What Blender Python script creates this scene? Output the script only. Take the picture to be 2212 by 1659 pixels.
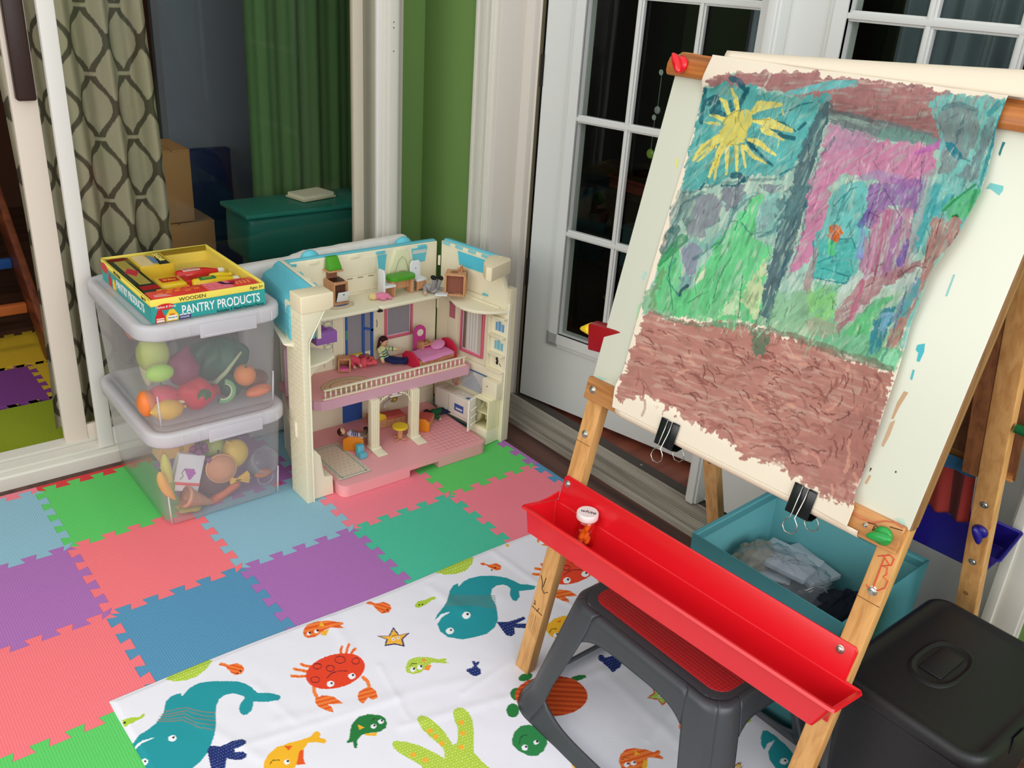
import bpy, bmesh, math, random
import numpy as np
from mathutils import Vector, Matrix, Euler
random.seed(7)
for o in list(bpy.data.objects): bpy.data.objects.remove(o)
SC = bpy.context.scene
COL = SC.collection
PI = math.pi

# ------------------------------------------------------------------ camera
IMW, IMH = 2212., 1659.
FPX = 1964.02
CR = np.array([[0.78094694, -0.62142493, 0.06287235], [-0.21645209, -0.36368285, -0.90602609], [0.5858928, 0.69394945, -0.41852573]])
CP = np.array([-0.37252139, -2.06464537, 1.35567992])
cd = bpy.data.cameras.new('camera'); cam = bpy.data.objects.new('camera', cd); COL.objects.link(cam)
cd.sensor_width = 36; cd.sensor_fit = 'HORIZONTAL'; cd.lens = FPX / IMW * 36; cd.clip_start = .02; cd.clip_end = 60
cam.matrix_world = Matrix([[CR[0][0], -CR[1][0], -CR[2][0], CP[0]], [CR[0][1], -CR[1][1], -CR[2][1], CP[1]], [CR[0][2], -CR[1][2], -CR[2][2], CP[2]], [0, 0, 0, 1]])
SC.camera = cam

def ray(u, v): return CR.T @ np.array([(u - IMW/2)/FPX, (v - IMH/2)/FPX, 1.])
def at(u, v, ax, val):
    d = ray(u, v); return CP + d*(val - CP[ax])/d[ax]
def pln(u, v, n, c):
    d = ray(u, v); return CP + d*(c - n@CP)/(n@d)
def project(P):
    c = (P - CP) @ CR.T
    return IMW/2 + FPX*c[..., 0]/c[..., 2], IMH/2 + FPX*c[..., 1]/c[..., 2]

# ------------------------------------------------------------------ world, lights, exposure
w = bpy.data.worlds.new('world'); SC.world = w; w.use_nodes = True
bg = w.node_tree.nodes['Background']; bg.inputs[0].default_value = (.95, .97, 1, 1); bg.inputs[1].default_value = 1.02
def area(name, loc, target, sx, sy, power, col):
    l = bpy.data.lights.new(name, 'AREA'); l.shape = 'RECTANGLE'; l.size = sx; l.size_y = sy; l.energy = power; l.color = col
    o = bpy.data.objects.new(name, l); COL.objects.link(o); o.location = loc
    o.rotation_euler = (Vector(target) - Vector(loc)).to_track_quat('-Z', 'Y').to_euler(); return o
area('window_daylight', (-2.3, -1.3, 1.55), (0.8, -.5, .4), 3.2, 1.6, 40, (1, .975, .94))
area('rear_window_daylight', (.3, -4.0, 1.7), (.6, -.3, .5), 3.0, 1.5, 66, (.93, .96, 1))
SC.view_settings.view_transform = 'Standard'; SC.view_settings.look = 'None'; SC.view_settings.gamma = 1
SC.view_settings.exposure = 0.0; SC.view_settings.use_curve_mapping = False

# ------------------------------------------------------------------ helpers
def lin(c):
    return tuple(((x/255.)/12.92 if x/255. <= .04045 else ((x/255.+.055)/1.055)**2.4) for x in c[:3])
MATS = {}
def mat(name, rgb, rough=.6, spec=.3, metal=0, bump=None, vary=0, coat=0, alpha=None):
    if name in MATS: return MATS[name]
    m = bpy.data.materials.new(name); m.use_nodes = True; nt = m.node_tree; b = nt.nodes['Principled BSDF']
    c = lin(rgb) + (1,)
    b.inputs['Base Color'].default_value = c; b.inputs['Roughness'].default_value = rough
    b.inputs['Specular IOR Level'].default_value = spec; b.inputs['Metallic'].default_value = metal
    if coat: b.inputs['Coat Weight'].default_value = coat
    if vary:
        tc = nt.nodes.new('ShaderNodeTexCoord'); n = nt.nodes.new('ShaderNodeTexNoise'); n.inputs['Scale'].default_value = 9; n.inputs['Detail'].default_value = 5
        mx = nt.nodes.new('ShaderNodeMix'); mx.data_type = 'RGBA'
        mx.inputs[6].default_value = tuple(x*(1-vary) for x in c[:3])+(1,); mx.inputs[7].default_value = tuple(min(1, x*(1+vary)) for x in c[:3])+(1,)
        nt.links.new(tc.outputs['Object'], n.inputs['Vector']); nt.links.new(n.outputs[0], mx.inputs[0]); nt.links.new(mx.outputs[2], b.inputs['Base Color'])
    if bump:
        kind, scale, st = bump
        tc = nt.nodes.new('ShaderNodeTexCoord')
        bp = nt.nodes.new('ShaderNodeBump'); bp.inputs['Strength'].default_value = st; bp.inputs['Distance'].default_value = .002
        if kind == 'noise':
            t = nt.nodes.new('ShaderNodeTexNoise'); t.inputs['Scale'].default_value = scale; t.inputs['Detail'].default_value = 4
        elif kind == 'voronoi':
            t = nt.nodes.new('ShaderNodeTexVoronoi'); t.inputs['Scale'].default_value = scale; t.inputs['Randomness'].default_value = 0
        elif kind == 'wave':
            t = nt.nodes.new('ShaderNodeTexWave'); t.inputs['Scale'].default_value = scale
        nt.links.new(tc.outputs['Object'], t.inputs['Vector']); nt.links.new(t.outputs[0], bp.inputs['Height']); nt.links.new(bp.outputs[0], b.inputs['Normal'])
    MATS[name] = m; return m

def wood(name, rgb, dark, scale=3.0, axis='Z', rough=.45):
    if name in MATS: return MATS[name]
    m = bpy.data.materials.new(name); m.use_nodes = True; nt = m.node_tree; b = nt.nodes['Principled BSDF']
    tc = nt.nodes.new('ShaderNodeTexCoord'); mp = nt.nodes.new('ShaderNodeMapping')
    s = {'X': (scale*.6, scale*14, scale*14), 'Y': (scale*14, scale*.6, scale*14), 'Z': (scale*14, scale*14, scale*.6)}[axis]
    mp.inputs['Scale'].default_value = s
    n = nt.nodes.new('ShaderNodeTexNoise'); n.inputs['Scale'].default_value = 1.2; n.inputs['Detail'].default_value = 6; n.inputs['Distortion'].default_value = .6
    r = nt.nodes.new('ShaderNodeValToRGB'); r.color_ramp.elements[0].position = .32; r.color_ramp.elements[1].position = .62
    r.color_ramp.elements[0].color = lin(dark)+(1,); r.color_ramp.elements[1].color = lin(rgb)+(1,)
    nt.links.new(tc.outputs['Object'], mp.inputs[0]); nt.links.new(mp.outputs[0], n.inputs['Vector']); nt.links.new(n.outputs[0], r.inputs[0]); nt.links.new(r.outputs[0], b.inputs['Base Color'])
    b.inputs['Roughness'].default_value = rough; b.inputs['Specular IOR Level'].default_value = .35
    MATS[name] = m; return m

def glassmat(name, tint, gloss=.0, rough=.0, fres=1.5):
    m = bpy.data.materials.new(name); m.use_nodes = True; nt = m.node_tree
    for n in list(nt.nodes): nt.nodes.remove(n)
    out = nt.nodes.new('ShaderNodeOutputMaterial'); tr = nt.nodes.new('ShaderNodeBsdfTransparent'); tr.inputs[0].default_value = lin(tint)+(1,)
    gl = nt.nodes.new('ShaderNodeBsdfGlossy'); gl.inputs['Roughness'].default_value = rough
    fr = nt.nodes.new('ShaderNodeFresnel'); fr.inputs[0].default_value = fres
    ad = nt.nodes.new('ShaderNodeMath'); ad.operation = 'ADD'; ad.inputs[1].default_value = gloss
    mx = nt.nodes.new('ShaderNodeMixShader')
    gg = nt.nodes.new('ShaderNodeNewGeometry'); iv = nt.nodes.new('ShaderNodeMath'); iv.operation = 'SUBTRACT'; iv.inputs[0].default_value = 1; ml = nt.nodes.new('ShaderNodeMath'); ml.operation = 'MULTIPLY'
    nt.links.new(gg.outputs['Backfacing'], iv.inputs[1]); nt.links.new(iv.outputs[0], ml.inputs[1]); nt.links.new(ad.outputs[0], ml.inputs[0])
    nt.links.new(fr.outputs[0], ad.inputs[0]); nt.links.new(ml.outputs[0], mx.inputs[0]); nt.links.new(tr.outputs[0], mx.inputs[1]); nt.links.new(gl.outputs[0], mx.inputs[2]); nt.links.new(mx.outputs[0], out.inputs[0])
    return m

def frosted(name, rgb, opac, rough=.25):
    """thin translucent plastic: part see-through, part milky diffuse"""
    m = bpy.data.materials.new(name); m.use_nodes = True; nt = m.node_tree
    for n in list(nt.nodes): nt.nodes.remove(n)
    out = nt.nodes.new('ShaderNodeOutputMaterial'); tr = nt.nodes.new('ShaderNodeBsdfTransparent'); tr.inputs[0].default_value = (.97, .97, .98, 1)
    df = nt.nodes.new('ShaderNodeBsdfDiffuse'); df.inputs[0].default_value = lin(rgb)+(1,)
    tl = nt.nodes.new('ShaderNodeBsdfTranslucent'); tl.inputs[0].default_value = lin(rgb)+(1,)
    m1 = nt.nodes.new('ShaderNodeMixShader'); m1.inputs[0].default_value = .4
    m2 = nt.nodes.new('ShaderNodeMixShader'); m2.inputs[0].default_value = opac
    gl = nt.nodes.new('ShaderNodeBsdfGlossy'); gl.inputs['Roughness'].default_value = rough
    fr = nt.nodes.new('ShaderNodeFresnel'); fr.inputs[0].default_value = 1.35
    m3 = nt.nodes.new('ShaderNodeMixShader')
    L = nt.links.new
    L(df.outputs[0], m1.inputs[1]); L(tl.outputs[0], m1.inputs[2]); L(tr.outputs[0], m2.inputs[1]); L(m1.outputs[0], m2.inputs[2])
    gg = nt.nodes.new('ShaderNodeNewGeometry'); iv = nt.nodes.new('ShaderNodeMath'); iv.operation = 'SUBTRACT'; iv.inputs[0].default_value = 1; ml = nt.nodes.new('ShaderNodeMath'); ml.operation = 'MULTIPLY'
    L(gg.outputs['Backfacing'], iv.inputs[1]); L(iv.outputs[0], ml.inputs[1]); L(fr.outputs[0], ml.inputs[0]); L(ml.outputs[0], m3.inputs[0]); L(m2.outputs[0], m3.inputs[1]); L(gl.outputs[0], m3.inputs[2]); L(m3.outputs[0], out.inputs[0])
    return m

def vcolmat(name, rough=.7, spec=.2, bump=None):
    m = bpy.data.materials.new(name); m.use_nodes = True; nt = m.node_tree; b = nt.nodes['Principled BSDF']
    a = nt.nodes.new('ShaderNodeAttribute'); a.attribute_name = 'pigment'
    nt.links.new(a.outputs['Color'], b.inputs['Base Color']); b.inputs['Roughness'].default_value = rough; b.inputs['Specular IOR Level'].default_value = spec
    if bump:
        tc = nt.nodes.new('ShaderNodeTexCoord'); t = nt.nodes.new('ShaderNodeTexNoise'); t.inputs['Scale'].default_value = bump[0]
        bp = nt.nodes.new('ShaderNodeBump'); bp.inputs['Strength'].default_value = bump[1]; bp.inputs['Distance'].default_value = .001
        nt.links.new(tc.outputs['Object'], t.inputs['Vector']); nt.links.new(t.outputs[0], bp.inputs['Height']); nt.links.new(bp.outputs[0], b.inputs['Normal'])
    return m

class MB:
    def __init__(s): s.v = []; s.f = []; s.mi = []; s.m = 0
    def add(s, vs, fs):
        k = len(s.v); s.v += [tuple(float(c) for c in p) for p in vs]; s.f += [tuple(i+k for i in f) for f in fs]; s.mi += [s.m]*len(fs); return s
    def mat(s, i): s.m = i; return s
    def box(s, a, b, rz=0, piv=None):
        vs = [(x, y, z) for z in (a[2], b[2]) for y in (a[1], b[1]) for x in (a[0], b[0])]
        if rz:
            px, py = piv if piv else ((a[0]+b[0])/2, (a[1]+b[1])/2); c, n = math.cos(rz), math.sin(rz)
            vs = [(px+(x-px)*c-(y-py)*n, py+(x-px)*n+(y-py)*c, z) for x, y, z in vs]
        return s.add(vs, [(0, 2, 3, 1), (4, 5, 7, 6), (0, 1, 5, 4), (2, 6, 7, 3), (0, 4, 6, 2), (1, 3, 7, 5)])
    def obox(s, o, ax, ay, az, a, b):
        """box in a frame: o origin, axis vectors, corner a..b"""
        o, ax, ay, az = map(np.array, (o, ax, ay, az))
        vs = [o+ax*x+ay*y+az*z for z in (a[2], b[2]) for y in (a[1], b[1]) for x in (a[0], b[0])]
        return s.add(vs, [(0, 2, 3, 1), (4, 5, 7, 6), (0, 1, 5, 4), (2, 6, 7, 3), (0, 4, 6, 2), (1, 3, 7, 5)])
    def prism(s, pts, z0, z1, fr=None):
        """pts 2D outline extruded; fr = (origin, ax, ay, az) frame"""
        n = len(pts); vs = [(p[0], p[1], z0) for p in pts]+[(p[0], p[1], z1) for p in pts]
        if fr:
            o, ax, ay, az = map(np.array, fr); vs = [o+ax*x+ay*y+az*z for x, y, z in vs]
        return s.add(vs, [tuple(range(n))[::-1], tuple(range(n, 2*n))]+[(i, (i+1) % n, n+(i+1) % n, n+i) for i in range(n)])
    def tube(s, path, rad, n=10, caps=True):
        path = [np.array(p, float) for p in path]; R = rad if hasattr(rad, '__len__') else [rad]*len(path)
        k = len(path); rings = []; up = None
        for i in range(k):
            d = path[min(i+1, k-1)]-path[max(i-1, 0)]; L = np.linalg.norm(d); d = d/L if L > 1e-9 else np.array([0, 0, 1.])
            if up is None: up = np.array([0, 0, 1.]) if abs(d[2]) < .9 else np.array([1., 0, 0])
            a = np.cross(d, up); a /= max(np.linalg.norm(a), 1e-9); b = np.cross(a, d); up = b
            rings.append([path[i]+R[i]*(a*math.cos(2*PI*j/n)+b*math.sin(2*PI*j/n)) for j in range(n)])
        vs = [p for r in rings for p in r]
        fs = [(i*n+j, i*n+(j+1) % n, (i+1)*n+(j+1) % n, (i+1)*n+j) for i in range(k-1) for j in range(n)]
        if caps: fs += [tuple(range(n))[::-1], tuple(range((k-1)*n, k*n))]
        return s.add(vs, fs)
    def capsule(s, path, rad, n=12):
        """tube with rounded ends"""
        path = [np.array(p, float) for p in path]; R = list(rad) if hasattr(rad, '__len__') else [rad]*len(path)
        d0 = path[0]-path[1]; d0 /= np.linalg.norm(d0); d1 = path[-1]-path[-2]; d1 /= np.linalg.norm(d1)
        pre = [path[0]+d0*R[0]*math.sin(a) for a in (1.5, 1.1, .6)]; pr = [R[0]*math.cos(a) for a in (1.5, 1.1, .6)]
        post = [path[-1]+d1*R[-1]*math.sin(a) for a in (.6, 1.1, 1.5)]; po = [R[-1]*math.cos(a) for a in (.6, 1.1, 1.5)]
        return s.tube(pre+path+post, pr+R+po, n)
    def lathe(s, prof, c=(0, 0, 0), n=24, ax=None):
        vs = []; k = len(prof)
        if ax is None: A, B, Z = np.array([1., 0, 0]), np.array([0, 1., 0]), np.array([0, 0, 1.])
        else:
            Z = np.array(ax, float); Z /= np.linalg.norm(Z); t = np.array([0, 0, 1.]) if abs(Z[2]) < .9 else np.array([1., 0, 0])
            A = np.cross(t, Z); A /= np.linalg.norm(A); B = np.cross(Z, A)
        c = np.array(c, float)
        for r, z in prof: vs += [c+Z*z+r*(A*math.cos(2*PI*j/n)+B*math.sin(2*PI*j/n)) for j in range(n)]
        fs = [(i*n+j, i*n+(j+1) % n, (i+1)*n+(j+1) % n, (i+1)*n+j) for i in range(k-1) for j in range(n)]
        fs += [tuple(range(n))[::-1], tuple(range((k-1)*n, k*n))]
        return s.add(vs, fs)
    def ball(s, c, r, n=18, m=12, rot=None, warp=None):
        r = r if hasattr(r, '__len__') else (r, r, r); M = Euler(rot).to_matrix() if rot else None
        vs = []
        for i in range(m+1):
            th = PI*i/m
            for j in range(n):
                ph = 2*PI*j/n; d = Vector((math.sin(th)*math.cos(ph), math.sin(th)*math.sin(ph), math.cos(th)))
                k = warp(th, ph) if warp else 1
                p = Vector((d[0]*r[0]*k, d[1]*r[1]*k, d[2]*r[2]*k))
                if M: p = M @ p
                vs.append((c[0]+p[0], c[1]+p[1], c[2]+p[2]))
        fs = [(i*n+j, (i+1)*n+j, (i+1)*n+(j+1) % n, i*n+(j+1) % n) for i in range(m) for j in range(n)]
        return s.add(vs, fs)
    def sheet(s, G):
        """grid of points G[i][j]"""
        a, b = len(G), len(G[0]); vs = [p for r in G for p in r]
        return s.add(vs, [(i*b+j, i*b+j+1, (i+1)*b+j+1, (i+1)*b+j) for i in range(a-1) for j in range(b-1)])

def thing(name, label, cat, loc=(0, 0, 0), group=None, rz=0):
    o = bpy.data.objects.new(name, None); COL.objects.link(o); o.location = loc; o.rotation_euler[2] = rz; o.empty_display_size = .02
    o['label'] = label; o['category'] = cat
    if group: o['group'] = group
    return o
def tag(o, label, cat, group=None):
    o['label'] = label; o['category'] = cat
    if group: o['group'] = group
    return o
def absloc(p):
    v = np.zeros(3)
    while p is not None: v = v+np.array(p.location); p = p.parent
    return v
def obj(name, mb, m, parent=None, smooth=False, bevel=0, sub=0, solid=0, label=None, local=False, clean=True):
    ms = m if isinstance(m, (list, tuple)) else [m]
    off = absloc(parent) if (parent and not local) else np.zeros(3)
    me = bpy.data.meshes.new(name); me.from_pydata([(v[0]-off[0], v[1]-off[1], v[2]-off[2]) for v in mb.v], [], mb.f)
    for x in ms: me.materials.append(x)
    me.polygons.foreach_set('material_index', mb.mi)
    if clean:
        bm = bmesh.new(); bm.from_mesh(me); bmesh.ops.remove_doubles(bm, verts=bm.verts, dist=1e-6)
        bmesh.ops.recalc_face_normals(bm, faces=bm.faces); bm.to_mesh(me); bm.free()
    if smooth: me.polygons.foreach_set('use_smooth', [True]*len(me.polygons))
    o = bpy.data.objects.new(name, me); COL.objects.link(o)
    if parent: o.parent = parent
    if solid:
        d = o.modifiers.new('s', 'SOLIDIFY'); d.thickness = solid; d.offset = 0
    if bevel:
        d = o.modifiers.new('b', 'BEVEL'); d.width = bevel; d.segments = 3; d.limit_method = 'ANGLE'; d.angle_limit = .6
        me.polygons.foreach_set('use_smooth', [True]*len(me.polygons))
    elif smooth == 'auto':
        d = o.modifiers.new('e', 'EDGE_SPLIT'); d.split_angle = .7
    if sub:
        d = o.modifiers.new('u', 'SUBSURF'); d.levels = sub; d.render_levels = sub
    if label: o['label'] = label
    return o
def struct(name, mb, m, parent=None, **k):
    o = obj(name, mb, m, parent, **k)
    if parent is None: o['kind'] = 'structure'
    return o
def copytree(o, loc=None, label=None, rz=None):
    c = o.copy(); COL.objects.link(c)
    if loc is not None: c.location = loc
    if label: c['label'] = label
    if rz is not None: c.rotation_euler[2] = rz
    for ch in list(o.children):
        d = ch.copy(); COL.objects.link(d); d.parent = c
        for g in list(ch.children):
            q = g.copy(); COL.objects.link(q); q.parent = d
    return c
def text(name, s, o, ax, ay, size, m, parent, align='LEFT', depth=.0004, sx=1.0, font_shear=0, bold=0):
    """lettering as a mesh lying in the frame o, ax (reading direction), ay (up)"""
    cu = bpy.data.curves.new(name, 'FONT'); cu.body = s; cu.size = size; cu.align_x = align; cu.align_y = 'CENTER'; cu.extrude = depth; cu.shear = font_shear; cu.offset = bold; cu.resolution_u = 3
    t = bpy.data.objects.new('tmp', cu); COL.objects.link(t)
    bpy.context.view_layer.update()
    me = bpy.data.meshes.new_from_object(t.evaluated_get(bpy.context.evaluated_depsgraph_get())); bpy.data.objects.remove(t)
    ax = Vector(ax).normalized(); ay = Vector(ay).normalized(); az = ax.cross(ay); off = Vector(absloc(parent)) if parent else Vector()
    o = Vector(o)
    for v in me.vertices:
        x, y, z = v.co; v.co = o+ax*x*sx+ay*y+az*z-off
    me.name = name; me.materials.clear(); me.materials.append(m)
    r = bpy.data.objects.new(name, me); COL.objects.link(r); r.parent = parent; return r
def vnoise(x, y, seed=0):
    x = np.asarray(x, float); y = np.asarray(y, float)
    xi = np.floor(x); yi = np.floor(y); fx = x-xi; fy = y-yi; fx = fx*fx*(3-2*fx); fy = fy*fy*(3-2*fy)
    def h(a, b):
        s = np.sin(a*127.1+b*311.7+seed*74.7)*43758.5453; return s-np.floor(s)
    return (h(xi, yi)*(1-fx)+h(xi+1, yi)*fx)*(1-fy)+(h(xi, yi+1)*(1-fx)+h(xi+1, yi+1)*fx)*fy
def fbm(x, y, seed=0, o=3):
    r = 0; a = .5; t = 0
    for i in range(o): r = r+a*vnoise(x*2**i, y*2**i, seed+i*13); t += a; a *= .5
    return r/t

class Canvas:
    """colour layer laid on the vertices of a surface; shapes are traced outlines on that surface"""
    def __init__(s, U, V, base):
        s.U = U.ravel(); s.V = V.ravel(); s.C = np.tile(np.array(lin(base)), (s.U.size, 1)); s.order = np.argsort(s.V); s.Vs = s.V[s.order]
    def near(s, x0, x1, y0, y1):
        a = np.searchsorted(s.Vs, y0); b = np.searchsorted(s.Vs, y1); idx = s.order[a:b]; u = s.U[idx]
        return idx[(u >= x0) & (u <= x1)]
    def poly(s, pts, col, alpha=1., wob=0, ws=18, streak=None, soft=0, seed=1, dots=None):
        P = np.array(pts, float); pad = wob+2
        idx = s.near(P[:, 0].min()-pad, P[:, 0].max()+pad, P[:, 1].min()-pad, P[:, 1].max()+pad)
        if idx.size == 0: return
        x = s.U[idx]; y = s.V[idx]; X, Y = x, y
        if streak: wob = wob*1.7
        if wob:
            x = x+wob*2*(fbm(X/ws, Y/ws, seed)-.5)*2; y = y+wob*2*(fbm(X/ws+9, Y/ws+5, seed+3)-.5)*2
        if streak:
            ca, sa = math.cos(streak[0]), math.sin(streak[0]); k_ = 16*(fbm((-X*sa+Y*ca)/4.5, (X*ca+Y*sa)/60, seed+8, 2)-.5); x = x+k_*ca; y = y+k_*sa
        ins = np.zeros(x.size, bool); n = len(P)
        for i in range(n):
            x1, y1 = P[i]; x2, y2 = P[(i+1) % n]
            if y1 == y2: continue
            c = ((y1 > y) != (y2 > y)) & (x < (x2-x1)*(y-y1)/(y2-y1)+x1); ins ^= c
        idx = idx[ins]; X = X[ins]; Y = Y[ins]
        s.blend(idx, X, Y, col, alpha, streak, seed, dots)
    def blend(s, idx, X, Y, col, alpha, streak, seed, dots=None):
        if idx.size == 0: return
        c = np.tile(np.array(lin(col)), (idx.size, 1)); a = np.full(idx.size, float(alpha))
        if streak:
            ang, amt, L = streak; ca, sa = math.cos(ang), math.sin(ang)
            p = X*ca+Y*sa; q = -X*sa+Y*ca
            n1 = fbm(p/L+fbm(X/40, Y/40, seed+5)*1.5, q/4.5, seed, 3); n2 = fbm(p/(L*.7), q/7., seed+21, 2)
            a = a*np.clip(1-amt*np.clip((n1-.52)*5, 0, 1), 0, 1); c = c*(1-.55*amt*np.clip((n2-.55)*4, 0, 1))[:, None]
        if dots:
            gx, gy, r, dc, ang = dots; ca, sa = math.cos(ang), math.sin(ang)
            p = (X*ca+Y*sa)/gx; q = (-X*sa+Y*ca)/gy; row = np.floor(q); p = p+.5*(row % 2)
            d = np.hypot((p-np.floor(p)-.5)*gx, (q-row-.5)*gy); c[d < r] = np.array(lin(dc))
        s.C[idx] = s.C[idx]*(1-a[:, None])+c*a[:, None]
    def stroke(s, pts, wid, col, alpha=1., wob=0, streak=None, seed=1, edge=None, ws=18):
        P = np.array(pts, float); W = wid if hasattr(wid, '__len__') else [wid]*len(P); mw = max(W)/2+wob+2
        idx = s.near(P[:, 0].min()-mw, P[:, 0].max()+mw, P[:, 1].min()-mw, P[:, 1].max()+mw)
        if idx.size == 0: return
        x = s.U[idx]; y = s.V[idx]; X, Y = x, y
        if wob: x = x+wob*2*(fbm(X/ws, Y/ws, seed)-.5)*2; y = y+wob*2*(fbm(X/ws+9, Y/ws+5, seed+3)-.5)*2
        best = np.full(x.size, 1e9)
        for i in range(len(P)-1):
            a, b = P[i], P[i+1]; d = b-a; L2 = max(d@d, 1e-9); t = np.clip(((x-a[0])*d[0]+(y-a[1])*d[1])/L2, 0, 1)
            dd = np.hypot(x-a[0]-t*d[0], y-a[1]-t*d[1])/((W[i]*(1-t)+W[i+1]*t)/2); best = np.minimum(best, dd)
        m = best < 1
        if edge is not None:
            me = m & (best > .8); s.blend(idx[m], X[m], Y[m], col, alpha, streak, seed); s.blend(idx[me], X[me], Y[me], edge, alpha*.6, None, seed)
        else: s.blend(idx[m], X[m], Y[m], col, alpha, streak, seed)
    def ell(s, c, r, col, ang=0, alpha=1., ring=None, **k):
        n = 26; ca, sa = math.cos(ang), math.sin(ang)
        pts = [(c[0]+r[0]*math.cos(2*PI*i/n)*ca-r[1]*math.sin(2*PI*i/n)*sa, c[1]+r[0]*math.cos(2*PI*i/n)*sa+r[1]*math.sin(2*PI*i/n)*ca) for i in range(n)]
        if ring: s.stroke(pts+[pts[0]], ring, col, alpha)
        else: s.poly(pts, col, alpha, **k)
    def apply(s, me):
        a = me.attributes.new('pigment', 'FLOAT_COLOR', 'POINT'); d = np.ones((s.C.shape[0], 4), np.float32); d[:, :3] = s.C
        a.data.foreach_set('color', d.ravel())
def gridmesh(name, P, m, parent=None, mask=None, off=(0, 0, 0)):
    """P array (a,b,3) -> one smooth mesh"""
    a, b = P.shape[:2]; me = bpy.data.meshes.new(name)
    me.vertices.add(a*b); me.vertices.foreach_set('co', (P-np.array(off)).astype(np.float32).ravel())
    i = np.arange((a-1)*(b-1)); r = i//(b-1); c = i % (b-1); q = np.stack([r*b+c, r*b+c+1, (r+1)*b+c+1, (r+1)*b+c], 1)
    if mask is not None: q = q[mask.ravel()[:q.shape[0]]] if mask.size == q.shape[0] else q
    k = q.shape[0]
    me.loops.add(k*4); me.loops.foreach_set('vertex_index', q.astype(np.int32).ravel())
    me.polygons.add(k); me.polygons.foreach_set('loop_start', np.arange(0, k*4, 4, dtype=np.int32)); me.polygons.foreach_set('loop_total', np.full(k, 4, np.int32))
    me.polygons.foreach_set('use_smooth', np.ones(k, bool)); me.update(calc_edges=True); me.materials.append(m)
    o = bpy.data.objects.new(name, me); COL.objects.link(o)
    if parent: o.parent = parent
    return o
# ================================================================== SETTING
white = mat('white_trim_paint', (216, 212, 198), .45, .35)
greyw = mat('white_jamb_paint', (214, 207, 196), .5, .3)
doorw = mat('white_door_paint', (218, 219, 214), .38, .4)
green = mat('green_wall_paint', (112, 144, 78), .75, .2, bump=('noise', 260, .15))
dark = mat('dark_gap_rubber', (32, 26, 24), .7)
alu = wood('brushed_threshold_metal', (168, 160, 146), (120, 112, 100), 2.2, 'Y', .45)
floorw = wood('dark_brown_floorboards', (98, 66, 56), (62, 40, 36), 2.0, 'Y', .5)
glass = glassmat('door_glass', (236, 240, 236), 0, 0, 1.32)
glass2 = glassmat('sliding_door_glass', (251, 252, 250), 0.0, 0, 1.34)
struct('floor', MB().box((-2.6, -4.2, -.05), (1.352, .375, -.013)).box((1.19, .375, -.05), (1.352, .54, -.013)), floorw)
# back wall with the sliding door
m = MB().box((1.19, .54, -.05), (1.44, .66, 2.4)).box((-1.2, .54, 2.08), (1.19, .66, 2.4)).box((-2.6, .54, -.05), (-1.2, .66, 2.4))
struct('wall_back', m, green)
m = MB().box((1.36, .249, -.05), (1.48, .54, 2.4)).box((1.36, -1.62, 2.1), (1.48, .249, 2.4)).box((1.36, -4.2, -.05), (1.48, -1.62, 2.4))
struct('wall_right', m, green)
struct('wall_left', MB().box((-2.72, -4.2, -.05), (-2.6, .54, .62)).box((-2.72, -4.2, 2.25), (-2.6, .54, 2.4)), green)
# sliding door frame
def prof_x(mb, prof, x0, x1):
    n = len(prof); mb.add([(x0, y, z) for y, z in prof]+[(x1, y, z) for y, z in prof], [tuple(range(n))[::-1], tuple(range(n, 2*n))]+[(i, (i+1) % n, n+(i+1) % n, n+i) for i in range(n)])
m = MB(); prof_x(m, [(.372, -.013), (.372, .022), (.377, .027), (.392, .030), (.393, .026), (.397, .026), (.398, .036), (.43, .041), (.431, .033), (.437, .033), (.438, .046), (.475, .050), (.475, .03), (.50, .03), (.50, -.013)], -1.2, 1.19)
sd = struct('door_1', m, white)
m = MB().box((1.116, .385, .03), (1.168, .54, 2.06)).box((1.128, .378, .03), (1.160, .386, 2.06)).box((-1.2, .385, 2.03), (1.168, .54, 2.08))
obj('jamb', m, white, sd, bevel=.002)
obj('jamb_return', MB().box((1.168, .40, -.013), (1.19, .54, 2.08)), mat('shaded_jamb_return', (176, 172, 158), .6), sd)  # the grey colour holds the shade that falls on this return
obj('screw_holes', MB().tube([(1.143, .3772, 1.18), (1.143, .3778, 1.18)], .0018).tube([(1.143, .3772, 1.165), (1.143, .3778, 1.165)], .0018).tube([(1.143, .3772, 1.10), (1.143, .3778, 1.10)], .0018), dark, sd)
m = MB().box((.190, .394, .032), (.228, .414, 2.04)).box((.228, .396, .034), (1.116, .412, .088)).box((1.098, .396, .034), (1.116, .412, 2.04))
fp = obj('fixed_panel_frame', m, mat('panel_frame_paint', (226, 222, 214), .5), sd, bevel=.0015)
obj('glass', MB().box((.226, .402, .086), (1.10, .406, 2.03)), glass2, sd)
m = MB().box((.113, .443, .042), (.173, .463, 2.04)).box((.173, .445, .044), (1.05, .461, .09)).box((1.045, .443, .044), (1.078, .463, 2.04))
sp = obj('sliding_panel_frame', m, mat('sliding_frame_paint', (222, 208, 192), .5), sd, bevel=.0015)
obj('glass', MB().box((.171, .451, .088), (1.048, .455, 2.03)), glassmat('inner_pane_glass', (251, 251, 249), 0, 0, 1.2), sd)
m = MB().box((.122, .412, .985), (.166, .4435, 1.32))
obj('door_pull', m, mat('dark_brown_pull', (52, 34, 30), .4), sd, bevel=.006)
obj('track_gap', MB().box((-1.2, .4751, .0302), (.113, .4999, .0306)), dark, sd)
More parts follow.
